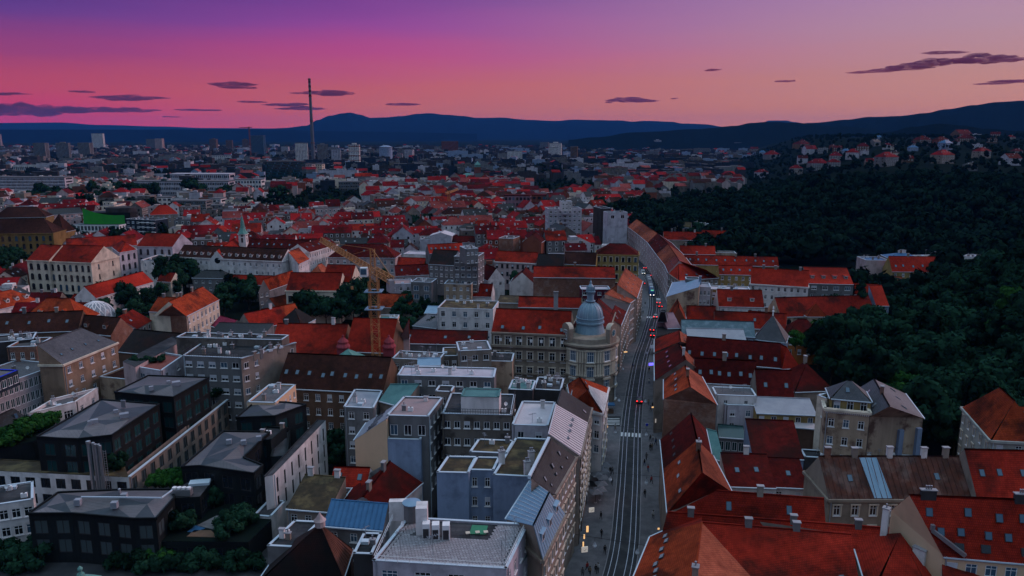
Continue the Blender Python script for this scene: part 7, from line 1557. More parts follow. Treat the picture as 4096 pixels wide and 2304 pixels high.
# wooded slope on the right, and the forest on the hill behind it
def wooded():
    r = random.Random(21); pts = []
    for _ in range(12000):
        y = r.uniform(165, 400); x = r.uniform(78, 300)
        lim = 98 if y < 235 else 98 + (y - 235) * .5
        if x < lim or x > .72 * y + 25: continue
        if any((x - b[0]) ** 2 + (y - b[1]) ** 2 < (b[2] * .62 + 2.5) ** 2 for b in BUILT): continue
        if any((x - a) ** 2 + (y - b) ** 2 < 40 for a, b in pts): continue
        g = terrain(x, y); top = 76 - (.216 if x < .5 * y + 20 else .14) * y
        if top - g < 5: continue
        pts.append((x, y))
    pts.sort(key=lambda p: p[1])
    n = 0
    for (x, y) in pts:
        if n >= 190: break
        q = r.random(); k = 2 if q < .05 else (1 if q < .13 else 0)
        sc = min(r.uniform(.9, 1.7), max(.5, (76 - (.216 if x < .5 * y + 20 else .14) * y - terrain(x, y)) / 10.5))
        where = min(((118, 205, 'behind the weathered mansion'), (150, 190, 'around the large red hipped villa'), (128, 262, 'below the orange walled house'), (150, 300, 'by the tall bluish gable'), (165, 345, 'under the yellow house with the long red roof'), (190, 250, 'high on the open slope'), (230, 300, 'at the top of the slope')), key=lambda l: (l[0] - x) ** 2 + (l[1] - y) ** 2)[2]
        size = 'small ' if sc < .9 else ('tall ' if sc > 1.35 else '')
        lab = size + ('dark bushy tree', 'lighter green tree', 'dark conifer')[k] + ' on the wooded slope ' + where
        tree(x, y, sc, lab, lab.replace('tree', 'trees').replace('conifer', 'conifers'), CONE if k == 2 else (r.choice(CROWN_L) if k == 1 else None)); n += 1
    rest = [p for p in pts[n:]]
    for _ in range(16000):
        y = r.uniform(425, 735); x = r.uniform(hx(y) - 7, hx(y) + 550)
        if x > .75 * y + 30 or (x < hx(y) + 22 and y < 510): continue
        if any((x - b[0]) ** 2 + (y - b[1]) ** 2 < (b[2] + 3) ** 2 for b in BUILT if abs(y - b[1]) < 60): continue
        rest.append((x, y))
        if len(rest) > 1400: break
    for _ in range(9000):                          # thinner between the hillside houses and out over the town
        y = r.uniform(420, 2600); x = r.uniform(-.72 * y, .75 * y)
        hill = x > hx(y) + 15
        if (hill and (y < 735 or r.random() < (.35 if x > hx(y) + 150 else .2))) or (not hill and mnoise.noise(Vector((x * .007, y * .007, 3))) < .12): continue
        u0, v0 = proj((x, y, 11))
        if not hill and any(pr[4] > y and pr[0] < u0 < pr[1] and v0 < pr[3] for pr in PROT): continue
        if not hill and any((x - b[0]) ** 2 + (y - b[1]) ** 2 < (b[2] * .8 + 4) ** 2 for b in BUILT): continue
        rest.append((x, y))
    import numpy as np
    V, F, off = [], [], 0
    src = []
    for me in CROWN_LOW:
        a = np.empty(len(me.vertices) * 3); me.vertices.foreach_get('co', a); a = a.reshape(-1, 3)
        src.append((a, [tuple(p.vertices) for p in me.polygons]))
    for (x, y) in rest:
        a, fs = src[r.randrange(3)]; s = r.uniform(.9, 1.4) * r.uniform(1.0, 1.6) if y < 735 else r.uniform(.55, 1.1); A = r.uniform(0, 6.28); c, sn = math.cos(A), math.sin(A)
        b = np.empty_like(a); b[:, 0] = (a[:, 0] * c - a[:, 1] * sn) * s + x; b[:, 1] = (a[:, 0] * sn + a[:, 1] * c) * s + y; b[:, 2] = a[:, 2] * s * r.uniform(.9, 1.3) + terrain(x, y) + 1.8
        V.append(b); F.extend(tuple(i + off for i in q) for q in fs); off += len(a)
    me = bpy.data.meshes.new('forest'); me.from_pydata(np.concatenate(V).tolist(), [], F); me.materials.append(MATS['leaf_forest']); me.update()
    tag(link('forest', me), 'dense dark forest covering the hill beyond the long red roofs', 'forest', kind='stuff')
wooded()
# ------------------------------------------------------------------ houses packed between and beyond, up to the plain
LAND = [(-175, 395, 'the white bell tower'), (-150, 480, 'the ochre palace'), (-120, 620, 'the green screen hall'), (-30, 560, 'the slender yellow crane'), (12, 505, 'the grey lilac tower block'), (55, 500, 'the blank pale tower'), (-60, 470, 'the plain lilac hall'), (100, 620, 'the wooded hill'), (-330, 800, 'the long office slab'), (-180, 800, 'the pale hall'), (0, 800, 'the brick tower'), (-80, 900, 'the green glass block')]
def filler_house(mbw, mbr, mbn, x, y, z, w, d, h, rise, a, wm, rm, kind, r, detail):
    M = Matrix.Rotation(a, 3, 'Z'); c = Vector((x, y, z))
    q = [c + M @ Vector(p) for p in ((-w / 2, -d / 2, 0), (w / 2, -d / 2, 0), (w / 2, d / 2, 0), (-w / 2, d / 2, 0))]; H = Vector((0, 0, h)); t = [p + H for p in q]; U = Vector((0, 0, rise))
    for i in range(4): mbw.quad(q[i], q[(i + 1) % 4], t[(i + 1) % 4], t[i], wm)
    o = .35; te = [c + M @ Vector((sx * (w / 2 + o), sy * (d / 2 + o), h - .15)) for sx, sy in ((-1, -1), (1, -1), (1, 1), (-1, 1))]
    if kind == 'flat':
        mbr.quad(*t, rm); mbr.box(c + M @ Vector((r.uniform(-.2, .2) * w, 0, h + .9)), (w * .25, d * .35, 1.8), wm, a)
    elif kind == 'hip':
        k = min(d / 2, w * .42); l, rr = c + M @ Vector((-w / 2 + k, 0, h + rise)), c + M @ Vector((w / 2 - k, 0, h + rise))
        mbr.quad(te[0], te[1], rr, l, rm); mbr.quad(te[2], te[3], l, rr, rm); mbr.tri(te[1], te[2], rr, rm); mbr.tri(te[3], te[0], l, rm)
    else:
        l, rr = c + M @ Vector((-w / 2 - .2, 0, h + rise)), c + M @ Vector((w / 2 + .2, 0, h + rise))
        mbr.quad(te[0], te[1], rr, l, rm); mbr.quad(te[2], te[3], l, rr, rm)
        mbw.tri(t[1], t[2], c + M @ Vector((w / 2, 0, h + rise - .1)), wm); mbw.tri(t[3], t[0], c + M @ Vector((-w / 2, 0, h + rise - .1)), wm)
    if detail:
        for nx in range(max(2, int(w / 3.2))):
            for nz in range(max(1, int(h / 3.6))):
                p = c + M @ Vector((-w / 2 + w * (nx + .5) / max(2, int(w / 3.2)), -d / 2 - .04, 0)) + Vector((0, 0, h - 1.9 - 3.5 * nz))
                mbn.box(p, (1.5, .08, 2.0), 'frame_white', a); mbn.box(p - M @ Vector((0, .04, 0)), (1.05, .06, 1.55), 'glass', a)
        for sx in (-1, 1):
            for nz in range(max(1, int(h / 3.6))):
                for ny in (-.25, .25):
                    p = c + M @ Vector((sx * (w / 2 + .04), ny * d, 0)) + Vector((0, 0, h - 1.9 - 3.5 * nz)); mbn.box(p, (.08, 1.2, 1.6), 'glass', a)
        if kind != 'flat':
            for nx in range(int(w / 5)):
                if r.random() < .6: mbn.box(c + M @ Vector((-w / 2 + 3 + nx * 5, -d / 4, h + rise * .5 + .12)), (.9, .9, .25), 'glass_pale', a, Matrix.Rotation(math.atan2(rise, d / 2), 3, 'X'))
ROOFC = [('tile_crimson', 'red'), ('tile_wine', 'dark red'), ('tile_scarlet', 'bright red'), ('tile_red', 'brick red'), ('tile_brown', 'brown'), ('tile_pink2', 'faded pink'), ('slate_dark', 'dark slate'), ('gravel', 'grey')]
WALLC = [('w_white', 'white'), ('w_lilac', 'lilac'), ('w_cream', 'cream'), ('w_pink', 'pink'), ('w_grey', 'grey'), ('w_beige', 'beige'), ('w_brickred', 'brick'), ('w_dirty', 'grimy')]
def fill_city():
    r = random.Random(11); cells = {}
    def key(x, y): return (int(x // 40), int(y // 40))
    for b in BUILT: cells.setdefault(key(b[0], b[1]), []).append(b)
    for a, b in TREES: cells.setdefault(key(a, b), []).append((a, b, 3.0))
    for p in CL[::4]: cells.setdefault(key(p.x, p.y), []).append((p.x, p.y, 9.0))
    def free(x, y, rad):
        i, j = key(x, y)
        for u in (i - 1, i, i + 1):
            for v in (j - 1, j, j + 1):
                for b in cells.get((u, v), ()):
                    if (x - b[0]) ** 2 + (y - b[1]) ** 2 < (rad + b[2] * .86) ** 2: return False
        return True
    def ang(x, y): return .16 + .5 * mnoise.noise(Vector((x * .0022, y * .0022, 0)))
    spots = []
    for _ in range(60000):                         # near and middle quarter
        y = 215 + 900 * r.random() ** .9; x = r.uniform(-.72 * y - 10, hx(y) + 15)
        if x > hx(y) - 5 and y > 430: continue
        if y > 560 and x < -.1 * y and r.random() < .5: continue
        if y < 400 and x > -.5 * y: continue
        if mnoise.noise(Vector((x * .007, y * .007, 3))) > .16: continue
        a = ang(x, y); rot = a + (math.pi / 2 if r.random() < .45 else 0)
        w = r.choice((12, 15, 18, 24, 30)); d = r.uniform(9, 13); rad = (w * .5 + d * .5) * .5
        if not free(x, y, rad): continue
        u0, v0 = proj((x, y, 13)); hw = 375 * w / y
        if any(pr[4] > y and u0 - hw < pr[1] - 2 and u0 + hw > pr[0] + 2 and v0 < pr[3] for pr in PROT): continue
        cells.setdefault(key(x, y), []).append((x, y, rad)); spots.append((x, y, w, d, rot))
    spots.sort(key=lambda s: s[1])
    n = 0; W, Rf, Nn = MB(), MB(), MB()
    for (x, y, w, d, rot) in spots:
        q = r.random() * (1 if y < 700 else 1.3); kind = 'gable' if q < .66 else ('hip' if q < .8 else 'flat')
        if y > 560 and x < -.1 * y and r.random() < .6: kind = 'flat'
        rm, rn = (r.choice((ROOFC[7], ('bitumen', 'black')))) if kind == 'flat' else r.choice(ROOFC[:3] + ROOFC[:7]); wm, wn = r.choice(WALLC)
        low = y < 420; h = r.uniform(6, 9) if low else r.choice((8, 11, 11, 14, 14, 16)); rise = d / 2 * r.uniform(.65, .9)
        if n < 290:
            nb = min(LAND, key=lambda l: (l[0] - x) ** 2 + (l[1] - y) ** 2)
            size = 'long ' if w >= 24 else ('small ' if w <= 12 else '')
            kn = {'gable': 'gabled', 'hip': 'hipped', 'flat': 'flat'}[kind]
            lab = '%s%s house with a %s %s roof near %s' % (size, wn, rn, kn, nb[2])
            th = thing('town_house', lab, 'house', (x, y, 0), 0, 'town houses near ' + nb[2]); a_, b_, c_ = MB(), MB(), MB()
            filler_house(a_, b_, c_, 0, 0, 0, w, d, h, rise, rot, wm, rm, kind, r, True)
            a_.build('wall', th); ro = b_.build('roof', th); tag(c_.build('window_field', th), kind='stuff')
            if kind != 'flat':
                for k in range(r.choice((1, 2, 2, 3))):
                    t = r.uniform(-.4, .4) * w; chimney(ro, (math.cos(rot) * t, math.sin(rot) * t, h + rise - .2), rot, .7, 1.0, r.uniform(.9, 1.6), r.choice(['w_white', 'w_grey', 'brick_wall']))
            n += 1
        else: filler_house(W, Rf, Nn, x, y, 0, w, d, h, rise, rot, wm, rm, kind, r, y < 760)
    root = tag(link('distant_houses', None), 'closely packed distant town houses with red roofs', 'houses', kind='stuff')
    far = 0
    for _ in range(30000):                         # the plain beyond, thinning out to four kilometres
        y = 1000 + 3400 * r.random() ** 1.25; x = r.uniform(-.74 * y, .74 * y)
        if x > hx(y) and y < 2400: continue
        u0, v0 = proj((x, y, 10))
        if any(pr[4] > y and pr[0] - 2 < u0 < pr[1] + 2 and v0 < pr[3] for pr in PROT): continue
        if mnoise.noise(Vector((x * .007, y * .007, 3))) > .22 and y < 2600: continue
        big = r.random() < .3; w = r.uniform(25, 70) if big else r.uniform(10, 22); d = r.uniform(11, 18); rad = (w + d) * .27
        if not free(x, y, rad): continue
        cells.setdefault(key(x, y), []).append((x, y, rad))
        red = r.random() < (.4 if y < 1250 else .1); kind = 'flat' if (big or not red) else 'gable'
        rm = r.choice(('tile_crimson', 'tile_wine', 'tile_pink2', 'tile_scarlet')) if red else r.choice(('gravel', 'bitumen', 'bitumen', 'soil', 'soil'))
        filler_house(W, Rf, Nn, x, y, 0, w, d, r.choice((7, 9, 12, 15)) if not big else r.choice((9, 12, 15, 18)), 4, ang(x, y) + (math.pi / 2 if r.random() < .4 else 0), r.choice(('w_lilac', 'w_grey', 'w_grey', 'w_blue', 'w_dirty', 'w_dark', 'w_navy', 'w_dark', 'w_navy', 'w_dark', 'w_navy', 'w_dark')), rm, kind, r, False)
        if big and y < 3000 and r.random() < .8:
            pass
        far += 1
        if far > 4200: break
    for nm, m in (('wall', W), ('roof', Rf), ('window_field', Nn)):
        tag(m.build(nm, root), kind='stuff')
fill_city()
# villas on the hillside, each read from the photograph
def hillside():
    r = random.Random(5)
    L = [(225, 790, 130, 'red', 'tall white villa with a broad dark red hipped roof on the hillside edge'), (510, 690, 130, 'dull', 'mauve villa with a wide dull red hipped roof beside the trees'), (580, 745, 110, 'red', 'low villa with a wide red roof under the mauve villa'), (510, 835, 90, 'white', 'white gabled villa with a balcony front'), (700, 735, 90, 'grey', 'modern grey villa with two white balcony lines'), (785, 690, 50, 'brick', 'slim brick villa with a pointed turret'), (825, 815, 115, 'red', 'blue white villa with a steep red roof and dormers'), (835, 725, 80, 'dull', 'pinkish villa behind the blue white one'), (915, 745, 70, 'blue', 'pale blue gabled house between two red roofs'), (985, 790, 120, 'red', 'red hipped roof above the blue gabled house'), (1080, 730, 110, 'dull', 'pink house with a mansard roof high on the slope'), (1090, 750, 70, 'white', 'small white flat house on the slope'), (1155, 855, 105, 'red', 'tall pale villa with a square red roof'), (1310, 855, 200, 'red', 'long red roofed villa with glazed bays'), (1370, 765, 75, 'cream', 'cream gabled house in front of dark trees'), (1300, 695, 70, 'red', 'little red roof near the twin gables'), (1370, 700, 60, 'cream', 'cream house under the little red roof'), (1190, 670, 90, 'grey', 'dark slate gabled house on the slope'), (1305, 645, 40, 'white', 'small white twin gable high on the slope'), (1540, 665, 60, 'red', 'small red roof over a blue wall'), (1640, 665, 130, 'dull', 'white house with a long dull red roof'), (1655, 630, 80, 'white', 'white block behind the long dull red roof'), (1545, 715, 80, 'blue', 'blue grey villa with a bay'), (1815, 670, 120, 'brick', 'brown villa with a hipped roof'), (1855, 705, 115, 'blue', 'dark blue roofed villa'), (1945, 660, 60, 'white', 'white gable between hipped roofs'), (2050, 650, 140, 'dull', 'dark red long villa below the ridge'), (2015, 600, 150, 'dull', 'mauve long house near the ridge'), (2140, 595, 90, 'white', 'white box house near the ridge'), (2150, 690, 80, 'white', 'white flat villa with a dark band'), (2200, 780, 140, 'red', 'pink villa with a red roof and bright gable'), (1840, 830, 180, 'red', 'blue white villa with three bays and a red roof'), (1760, 800, 60, 'grey', 'grey annex of the three bay villa'), (1500, 820, 90, 'dull', 'dull pink house behind the woods'), (660, 895, 175, 'red', 'yellow villa with a big red hipped roof above the woods'), (805, 875, 110, 'red', 'red hipped roof beside the yellow villa'), (450, 940, 110, 'red', 'white villa with a red roof and a dormer in the woods'), (125, 965, 110, 'red', 'pink villa with a red hipped roof in the woods'), (2085, 900, 110, 'grey', 'grey pavilion with a hipped roof at the wood edge'), (2480, 850, 150, 'white', 'long white low house at the wood edge'), (2320, 600, 80, 'dull', 'pink house near the top of the slope'), (2450, 545, 100, 'dull', 'mauve roof near the skyline houses'), (2520, 760, 90, 'dull', 'mauve house among dark trees'), (2460, 620, 70, 'red', 'small dark red roof near the skyline houses'), (1870, 570, 60, 'white', 'white roof near the ridge'), (1220, 600, 40, 'blue', 'small blue house near the ridge trees'), (830, 545, 40, 'white', 'tiny white house on the far wooded slope'), (2290, 640, 80, 'dull', 'mauve flat house below the ridge'), (55, 720, 70, 'dull', 'mauve steep gable at the start of the hillside'), (130, 750, 60, 'blue', 'pale narrow gable at the start of the hillside'), (5, 765, 50, 'red', 'red steep roof at the start of the hillside')]
    for (x, y, w, c, lab) in L:
        p = hit('L', x, y); k = p.y / 750 / 2.3418 / 4; W_ = max(7, w * k * .95); d = W_ * r.uniform(.6, .85); h = W_ * r.uniform(.42, .6); h = min(max(h, 5), 11)
        rm = {'red': 'tile_crimson', 'dull': 'tile_wine', 'white': 'tile_dark', 'grey': 'slate_dark', 'brick': 'tile_dark', 'blue': 'metal_blue2', 'cream': 'tile_brown'}[c]; wm = {'red': r.choice(['w_lilac', 'w_beige', 'w_grey']), 'dull': 'w_brown', 'white': 'w_lilac', 'grey': 'w_grey', 'brick': 'w_brickred', 'blue': 'w_blue', 'cream': 'w_cream'}[c]
        kind = 'hip' if ('hip' in lab or 'broad' in lab) else ('flat' if ('flat' in lab or 'block' in lab or 'box' in lab or 'modern' in lab) else r.choice(('gable', 'hip')))
        z = terrain(p.x, p.y) - 1.0; th = thing('hillside_villa', lab, 'house', (p.x, p.y + d / 2, z), 0, 'villas on the hillside'); a_, b_, c_ = MB(), MB(), MB(); rot = r.uniform(-.5, .5)
        filler_house(a_, b_, c_, 0, 0, 0, W_, d, h + 1, d * .38, rot, wm, rm, kind, r, True)
        a_.build('wall', th); ro = b_.build('roof', th); tag(c_.build('window_field', th), kind='stuff')
        if kind != 'flat': chimney(ro, (.2 * W_, 0, h + 1 + d * .3), rot, .7, .9, 1.3, 'w_white')
hillside()
# ------------------------------------------------------------------ vehicles
surf('car_white', (0.65, 0.65, 0.68), None, rough=.3, spec=.5); surf('car_black', (0.015, 0.015, 0.018), None, rough=.25, spec=.5); surf('car_red', (0.35, 0.02, 0.02), None, rough=.3, spec=.5); surf('car_silver', (0.35, 0.36, 0.4), None, rough=.3, spec=.5); surf('car_yellow', (0.65, 0.42, 0.03), None, rough=.4); surf('tyre', (0.015, 0.015, 0.015), None); surf('tram_blue', (0.02, 0.12, 0.32), None, rough=.35, spec=.5); surf('tram_grey', (0.30, 0.31, 0.36), (0.2, 0.2, 0.24), rough=.4); surf('seat_dark', (0.03, 0.03, 0.035), None)
def loft(mb, secs, mat):                         # secs: list of rings (same count), closed ends
    m = len(secs[0])
    for a, b in zip(secs, secs[1:]):
        for i in range(m): mb.face((a[i], a[(i + 1) % m], b[(i + 1) % m], b[i]), mat, None)
    mb.face(secs[0][::-1], mat, None); mb.face(secs[-1], mat, None)
def wheel(th, x, y, r=.32, w=.22):
    mb = MB()
    c = [(x - w / 2, y, r), (x + w / 2, y, r)]
    ring = [[Vector((cx, y + r * math.cos(a), r + r * math.sin(a))) for a in [i * math.pi / 7 for i in range(14)]] for cx in (x - w / 2, x + w / 2)]
    loft(mb, ring, 'tyre'); o = mb.build('wheel', th)
    s = 1 if x > 0 else -1; mb = MB(); mb.face([Vector((x + s * (w / 2 + .01), y + r * .6 * math.cos(a), r + r * .6 * math.sin(a))) for a in [i * math.pi / 5 for i in range(10)]], 'steel', None); mb.build('rim', o)
def car(label, p, rz, paint, lit='both', L=4.3, Wd=1.76, H=1.46, van=False):
    th = thing('van' if van else 'car', label, 'van' if van else 'car', p, rz); hw = Wd / 2
    def ring(y, z0, z1, w0, w1): return [Vector((-w0, y, z0)), Vector((w0, y, z0)), Vector((w0 * 1.02, y, (z0 + z1) / 2)), Vector((w1, y, z1)), Vector((-w1, y, z1)), Vector((-w0 * 1.02, y, (z0 + z1) / 2))]
    mb = MB()
    if van: loft(mb, [ring(-L / 2, .35, 1.95, hw * .95, hw * .85), ring(-L / 2 + .2, .28, 2.0, hw, hw * .9), ring(L * .22, .25, 2.0, hw, hw * .9), ring(L * .36, .25, 1.15, hw, hw * .93), ring(L / 2, .35, .9, hw * .92, hw * .85)], paint)
    else: loft(mb, [ring(-L / 2, .4, .85, hw * .9, hw * .8), ring(-L / 2 + .25, .26, .98, hw, hw * .9), ring(-L * .1, .24, .96, hw, hw * .93), ring(L * .2, .24, .94, hw, hw * .93), ring(L / 2 - .3, .26, .78, hw * .97, hw * .86), ring(L / 2, .4, .66, hw * .86, hw * .76)], paint)
    mb.build('body', th)
    if not van:
        mb = MB(); loft(mb, [ring(-L / 2 + .35, .93, 1.0, hw * .86, hw * .8), ring(-L * .27, .93, H - .03, hw * .86, hw * .66), ring(L * .02, .93, H, hw * .86, hw * .68), ring(L * .23, .93, .97, hw * .86, hw * .8)], 'glass'); o = mb.build('cabin_glass', th)
        mb = MB(); loft(mb, [ring(-L * .25, H - .04, H + .015, hw * .66, hw * .64), ring(L * .0, H - .03, H + .03, hw * .68, hw * .66)], paint); mb.build('roof', th)
    else:
        mb = MB(); mb.quad((-hw * .8, L * .245, 1.9), (hw * .8, L * .245, 1.9), (hw * .86, L * .365, 1.2), (-hw * .86, L * .365, 1.2), 'glass'); mb.build('windscreen', th)
    for x in (-hw + .06, hw - .06):
        for y in (-L * .31, L * .32): wheel(th, x, y)
    for x in (-hw * .72, hw * .72):
        mb = MB(); mb.box((x, L / 2 - .06, .64), (.34, .14, .16), 'head_white' if lit in ('both', 'head') else 'glass_pale'); mb.build('headlight', th)
        mb = MB(); mb.box((x, -L / 2 + .02, .78), (.4, .16, .2), 'tail_red' if lit in ('both', 'tail') else 'car_red'); mb.build('taillight', th)
    mb = MB(); mb.box((0, -L / 2 - .02, .6), (.5, .04, .12), 'frame_white'); mb.build('number_plate', th)
    return th
def on_street(px, py, off_fix=None, z=.03):
    p = P(px / 4, py / 4); i = at_y(p.y); d = (CL[min(i + 2, len(CL) - 1)] - CL[max(i - 2, 0)]).normalized(); return Vector((p.x, p.y, z)), math.atan2(d.y, d.x) - math.pi / 2
for lab, px, py, paint, lit, away, van in (('black car with glowing red tail lights rolling between the rails', 2558, 1606, 'car_black', 'tail', True, False), ('black car braking with bright red tail lights beside the burnt roof', 2611, 1344, 'car_black', 'tail', True, False), ('dark car queuing just ahead of the braking black car', 2609, 1322, 'car_black', 'tail', True, False), ('white car waiting at the far zebra crossing', 2622, 1270, 'car_white', 'tail', True, False), ('white delivery van with red lights behind the tram crossing', 2633, 1212, 'car_white', 'tail', True, True), ('red lit car parked by the delivery van', 2642, 1228, 'car_red', 'tail', True, False), ('small red lit car at the brick sided house', 2661, 1156, 'car_silver', 'tail', True, False), ('yellow van parked at the kerb by the curved corner', 2653, 1133, 'car_yellow', 'none', True, True), ('silver car with red lights past the tram', 2578, 1074, 'car_silver', 'tail', True, False), ('white van with headlights coming towards the tram', 2572, 1095, 'car_white', 'head', False, True), ('dark car driving off past the tram', 2597, 1104, 'car_black', 'tail', True, False), ('dark car turning out between tram and salmon roof', 2573, 1136, 'car_black', 'tail', True, False), ('silver car at the far bend of the street', 2560, 1035, 'car_silver', 'tail', True, False), ('dark car at the far bend of the street', 2585, 1045, 'car_red', 'tail', True, False)):
    p, a = on_street(px, py); car(lab, p, a if away else a + math.pi, paint, lit, *(() if not van else (5.2, 1.95, 2.0)), van=van)
def tram(label, px0, py0, px1, py1):
    a, b = P(px0 / 4, py0 / 4), P(px1 / 4, py1 / 4); d = (b - a).normalized(); L0 = (b - a).length; n = 4; rz = math.atan2(d.y, d.x) - math.pi / 2
    th = thing('tram', label, 'tram', (a.x, a.y, .05), rz); w = 1.2
    def ring(y, s=1.0, h=3.2): return [Vector((-w * s, y, .3)), Vector((w * s, y, .3)), Vector((w * s, y, 2.6)), Vector((w * .85 * s, y, h)), Vector((-w * .85 * s, y, h)), Vector((-w * s, y, 2.6))]
    for k in range(n):
        y0, y1 = L0 * k / n, L0 * (k + 1) / n - .5; mb = MB()
        secs = [ring(y0), ring(y1)]
        if k == 0: secs = [ring(-.6, .8, 2.3), ring(.4, .97, 3.1), ring(1.0), ring(y1)]
        loft(mb, secs, 'tram_blue' if k == 0 else 'tram_grey'); mb.build('tram_section', th)
        for s in (-1, 1):
            mb = MB(); mb.box((s * (w + .01), (y0 + y1) / 2 + .3, 1.85), (.03, (y1 - y0) * .85, 1.0), 'glass'); mb.build('side_window', th)
        for q in range(2):
            mb = MB(); mb.box((0, y0 + (y1 - y0) * (.3 + .4 * q), 3.35), (1.5, 1.6, .34), 'frame_white' if (k + q) % 2 else 'metal_grey'); mb.build('roof_unit', th)
        if k < n - 1: mb = MB(); loft(mb, [ring(y1, .92, 3.05), ring(y1 + .5, .92, 3.05)], 'seat_dark'); mb.build('bellows', th)
    mb = MB(); mb.quad((-.95, -.62, 1.2), (.95, -.62, 1.2), (.95, .2, 2.7), (-.95, .2, 2.7), 'glass'); mb.build('windscreen', th)
    mb = MB(); mb.box((0, .12, 2.95), (1.3, .2, .3), 'dest_green'); mb.build('destination_board', th)
    for s in (-1, 1): mb = MB(); mb.box((s * .75, -.62, .85), (.36, .1, .24), 'head_white'); mb.build('headlight', th)
glass('dest_green', (0.1, 0.4, 0.2), .4, (0.2, 0.9, 0.4), .9)
tram('long blue and grey articulated tram with white roof boxes', 2608, 1186, 2592, 1121)
# ------------------------------------------------------------------ people
def person_mesh(seed):
    r = random.Random(seed); st = .22 + .12 * r.random(); sg = 1 if r.random() < .5 else -1
    V = [(0, 0, .95), (0, 0, 1.2), (0, .02, 1.42), (0, .03, 1.53), (0, .05, 1.64), (0, .05, 1.74),
         (.1, 0, .9), (.11, sg * st * .6, .5), (.11, sg * st * .9 - .05, .1), (.11, sg * st * .9 + .12, .04), (-.1, 0, .9), (-.11, -sg * st * .5, .5), (-.11, -sg * st * 1.1 - .05, .12), (-.11, -sg * st * 1.1 + .1, .05),
         (.2, .0, 1.4), (.25, -sg * .1, 1.14), (.25, sg * .02 - .05, .9), (.25, .04, .8), (-.2, .0, 1.4), (-.25, sg * .1, 1.14), (-.25, .05, .9), (-.25, .08, .8)]
    E = [(0, 1), (1, 2), (2, 3), (3, 4), (4, 5), (0, 6), (6, 7), (7, 8), (8, 9), (0, 10), (10, 11), (11, 12), (12, 13), (2, 14), (14, 15), (15, 16), (16, 17), (2, 18), (18, 19), (19, 20), (20, 21)]
    RR = [.15, .14, .16, .065, .1, .075, .1, .075, .055, .045, .1, .075, .055, .045, .07, .055, .042, .04, .07, .055, .042, .04]
    me = bpy.data.meshes.new('person_skeleton'); me.from_pydata(V, E, []); o = bpy.data.objects.new('person_skeleton', me); COL.objects.link(o)
    m = o.modifiers.new('skin', 'SKIN'); sl = me.skin_vertices[0].data
    for i, q in enumerate(RR): sl[i].radius = (q, q * (.8 if i < 3 else 1)); sl[i].use_root = (i == 0)
    o.modifiers.new('sub', 'SUBSURF').levels = 1
    dg = bpy.context.evaluated_depsgraph_get(); out = bpy.data.meshes.new_from_object(o.evaluated_get(dg)); bpy.data.objects.remove(o); bpy.data.meshes.remove(me)
    out.name = 'person_body'; return out
BODY = [person_mesh(k) for k in range(3)]
for k, c in (('cloth_black', (.012, .012, .015)), ('cloth_grey', (.08, .08, .09)), ('cloth_white', (.6, .57, .58)), ('cloth_red', (.3, .03, .03)), ('cloth_blue', (.03, .06, .16)), ('cloth_tan', (.25, .17, .1)), ('skin', (.42, .26, .2)), ('hair_dark', (.02, .014, .01))): surf(k, c, None, rough=.8)
PVAR = {}
def person(x, y, top, leg, label, rz, z=.135):
    kx = rnd.randrange(3)
    if (kx, top, leg) not in PVAR:
        me = BODY[kx].copy(); me.materials.clear()
        for mt in (top, leg, 'skin', 'seat_dark'): me.materials.append(MATS[mt])
        for p in me.polygons:
            c = p.center; p.material_index = 2 if (c.z > 1.52 or (abs(c.x) > .2 and c.z < .88)) else (0 if c.z > .92 else (3 if c.z < .1 else 1)); p.use_smooth = True
        h = MB(); h.lathe((0, .035, 1.62), [(.115, 0), (.125, .06), (.11, .13), (.07, .18), (.01, .2)], 'hair_dark', 10); h.smooth = True
        PVAR[(kx, top, leg)] = (me, h.mesh('hair'))
    me, hr = PVAR[(kx, top, leg)]
    th = thing('person', label, 'person', (x, y, z), rz); s = rnd.uniform(.95, 1.06); link('body', me, th, (0, 0, 0), 0, (s, s, s)); link('hair', hr, th, (0, 0, 0), 0, (s, s, s))
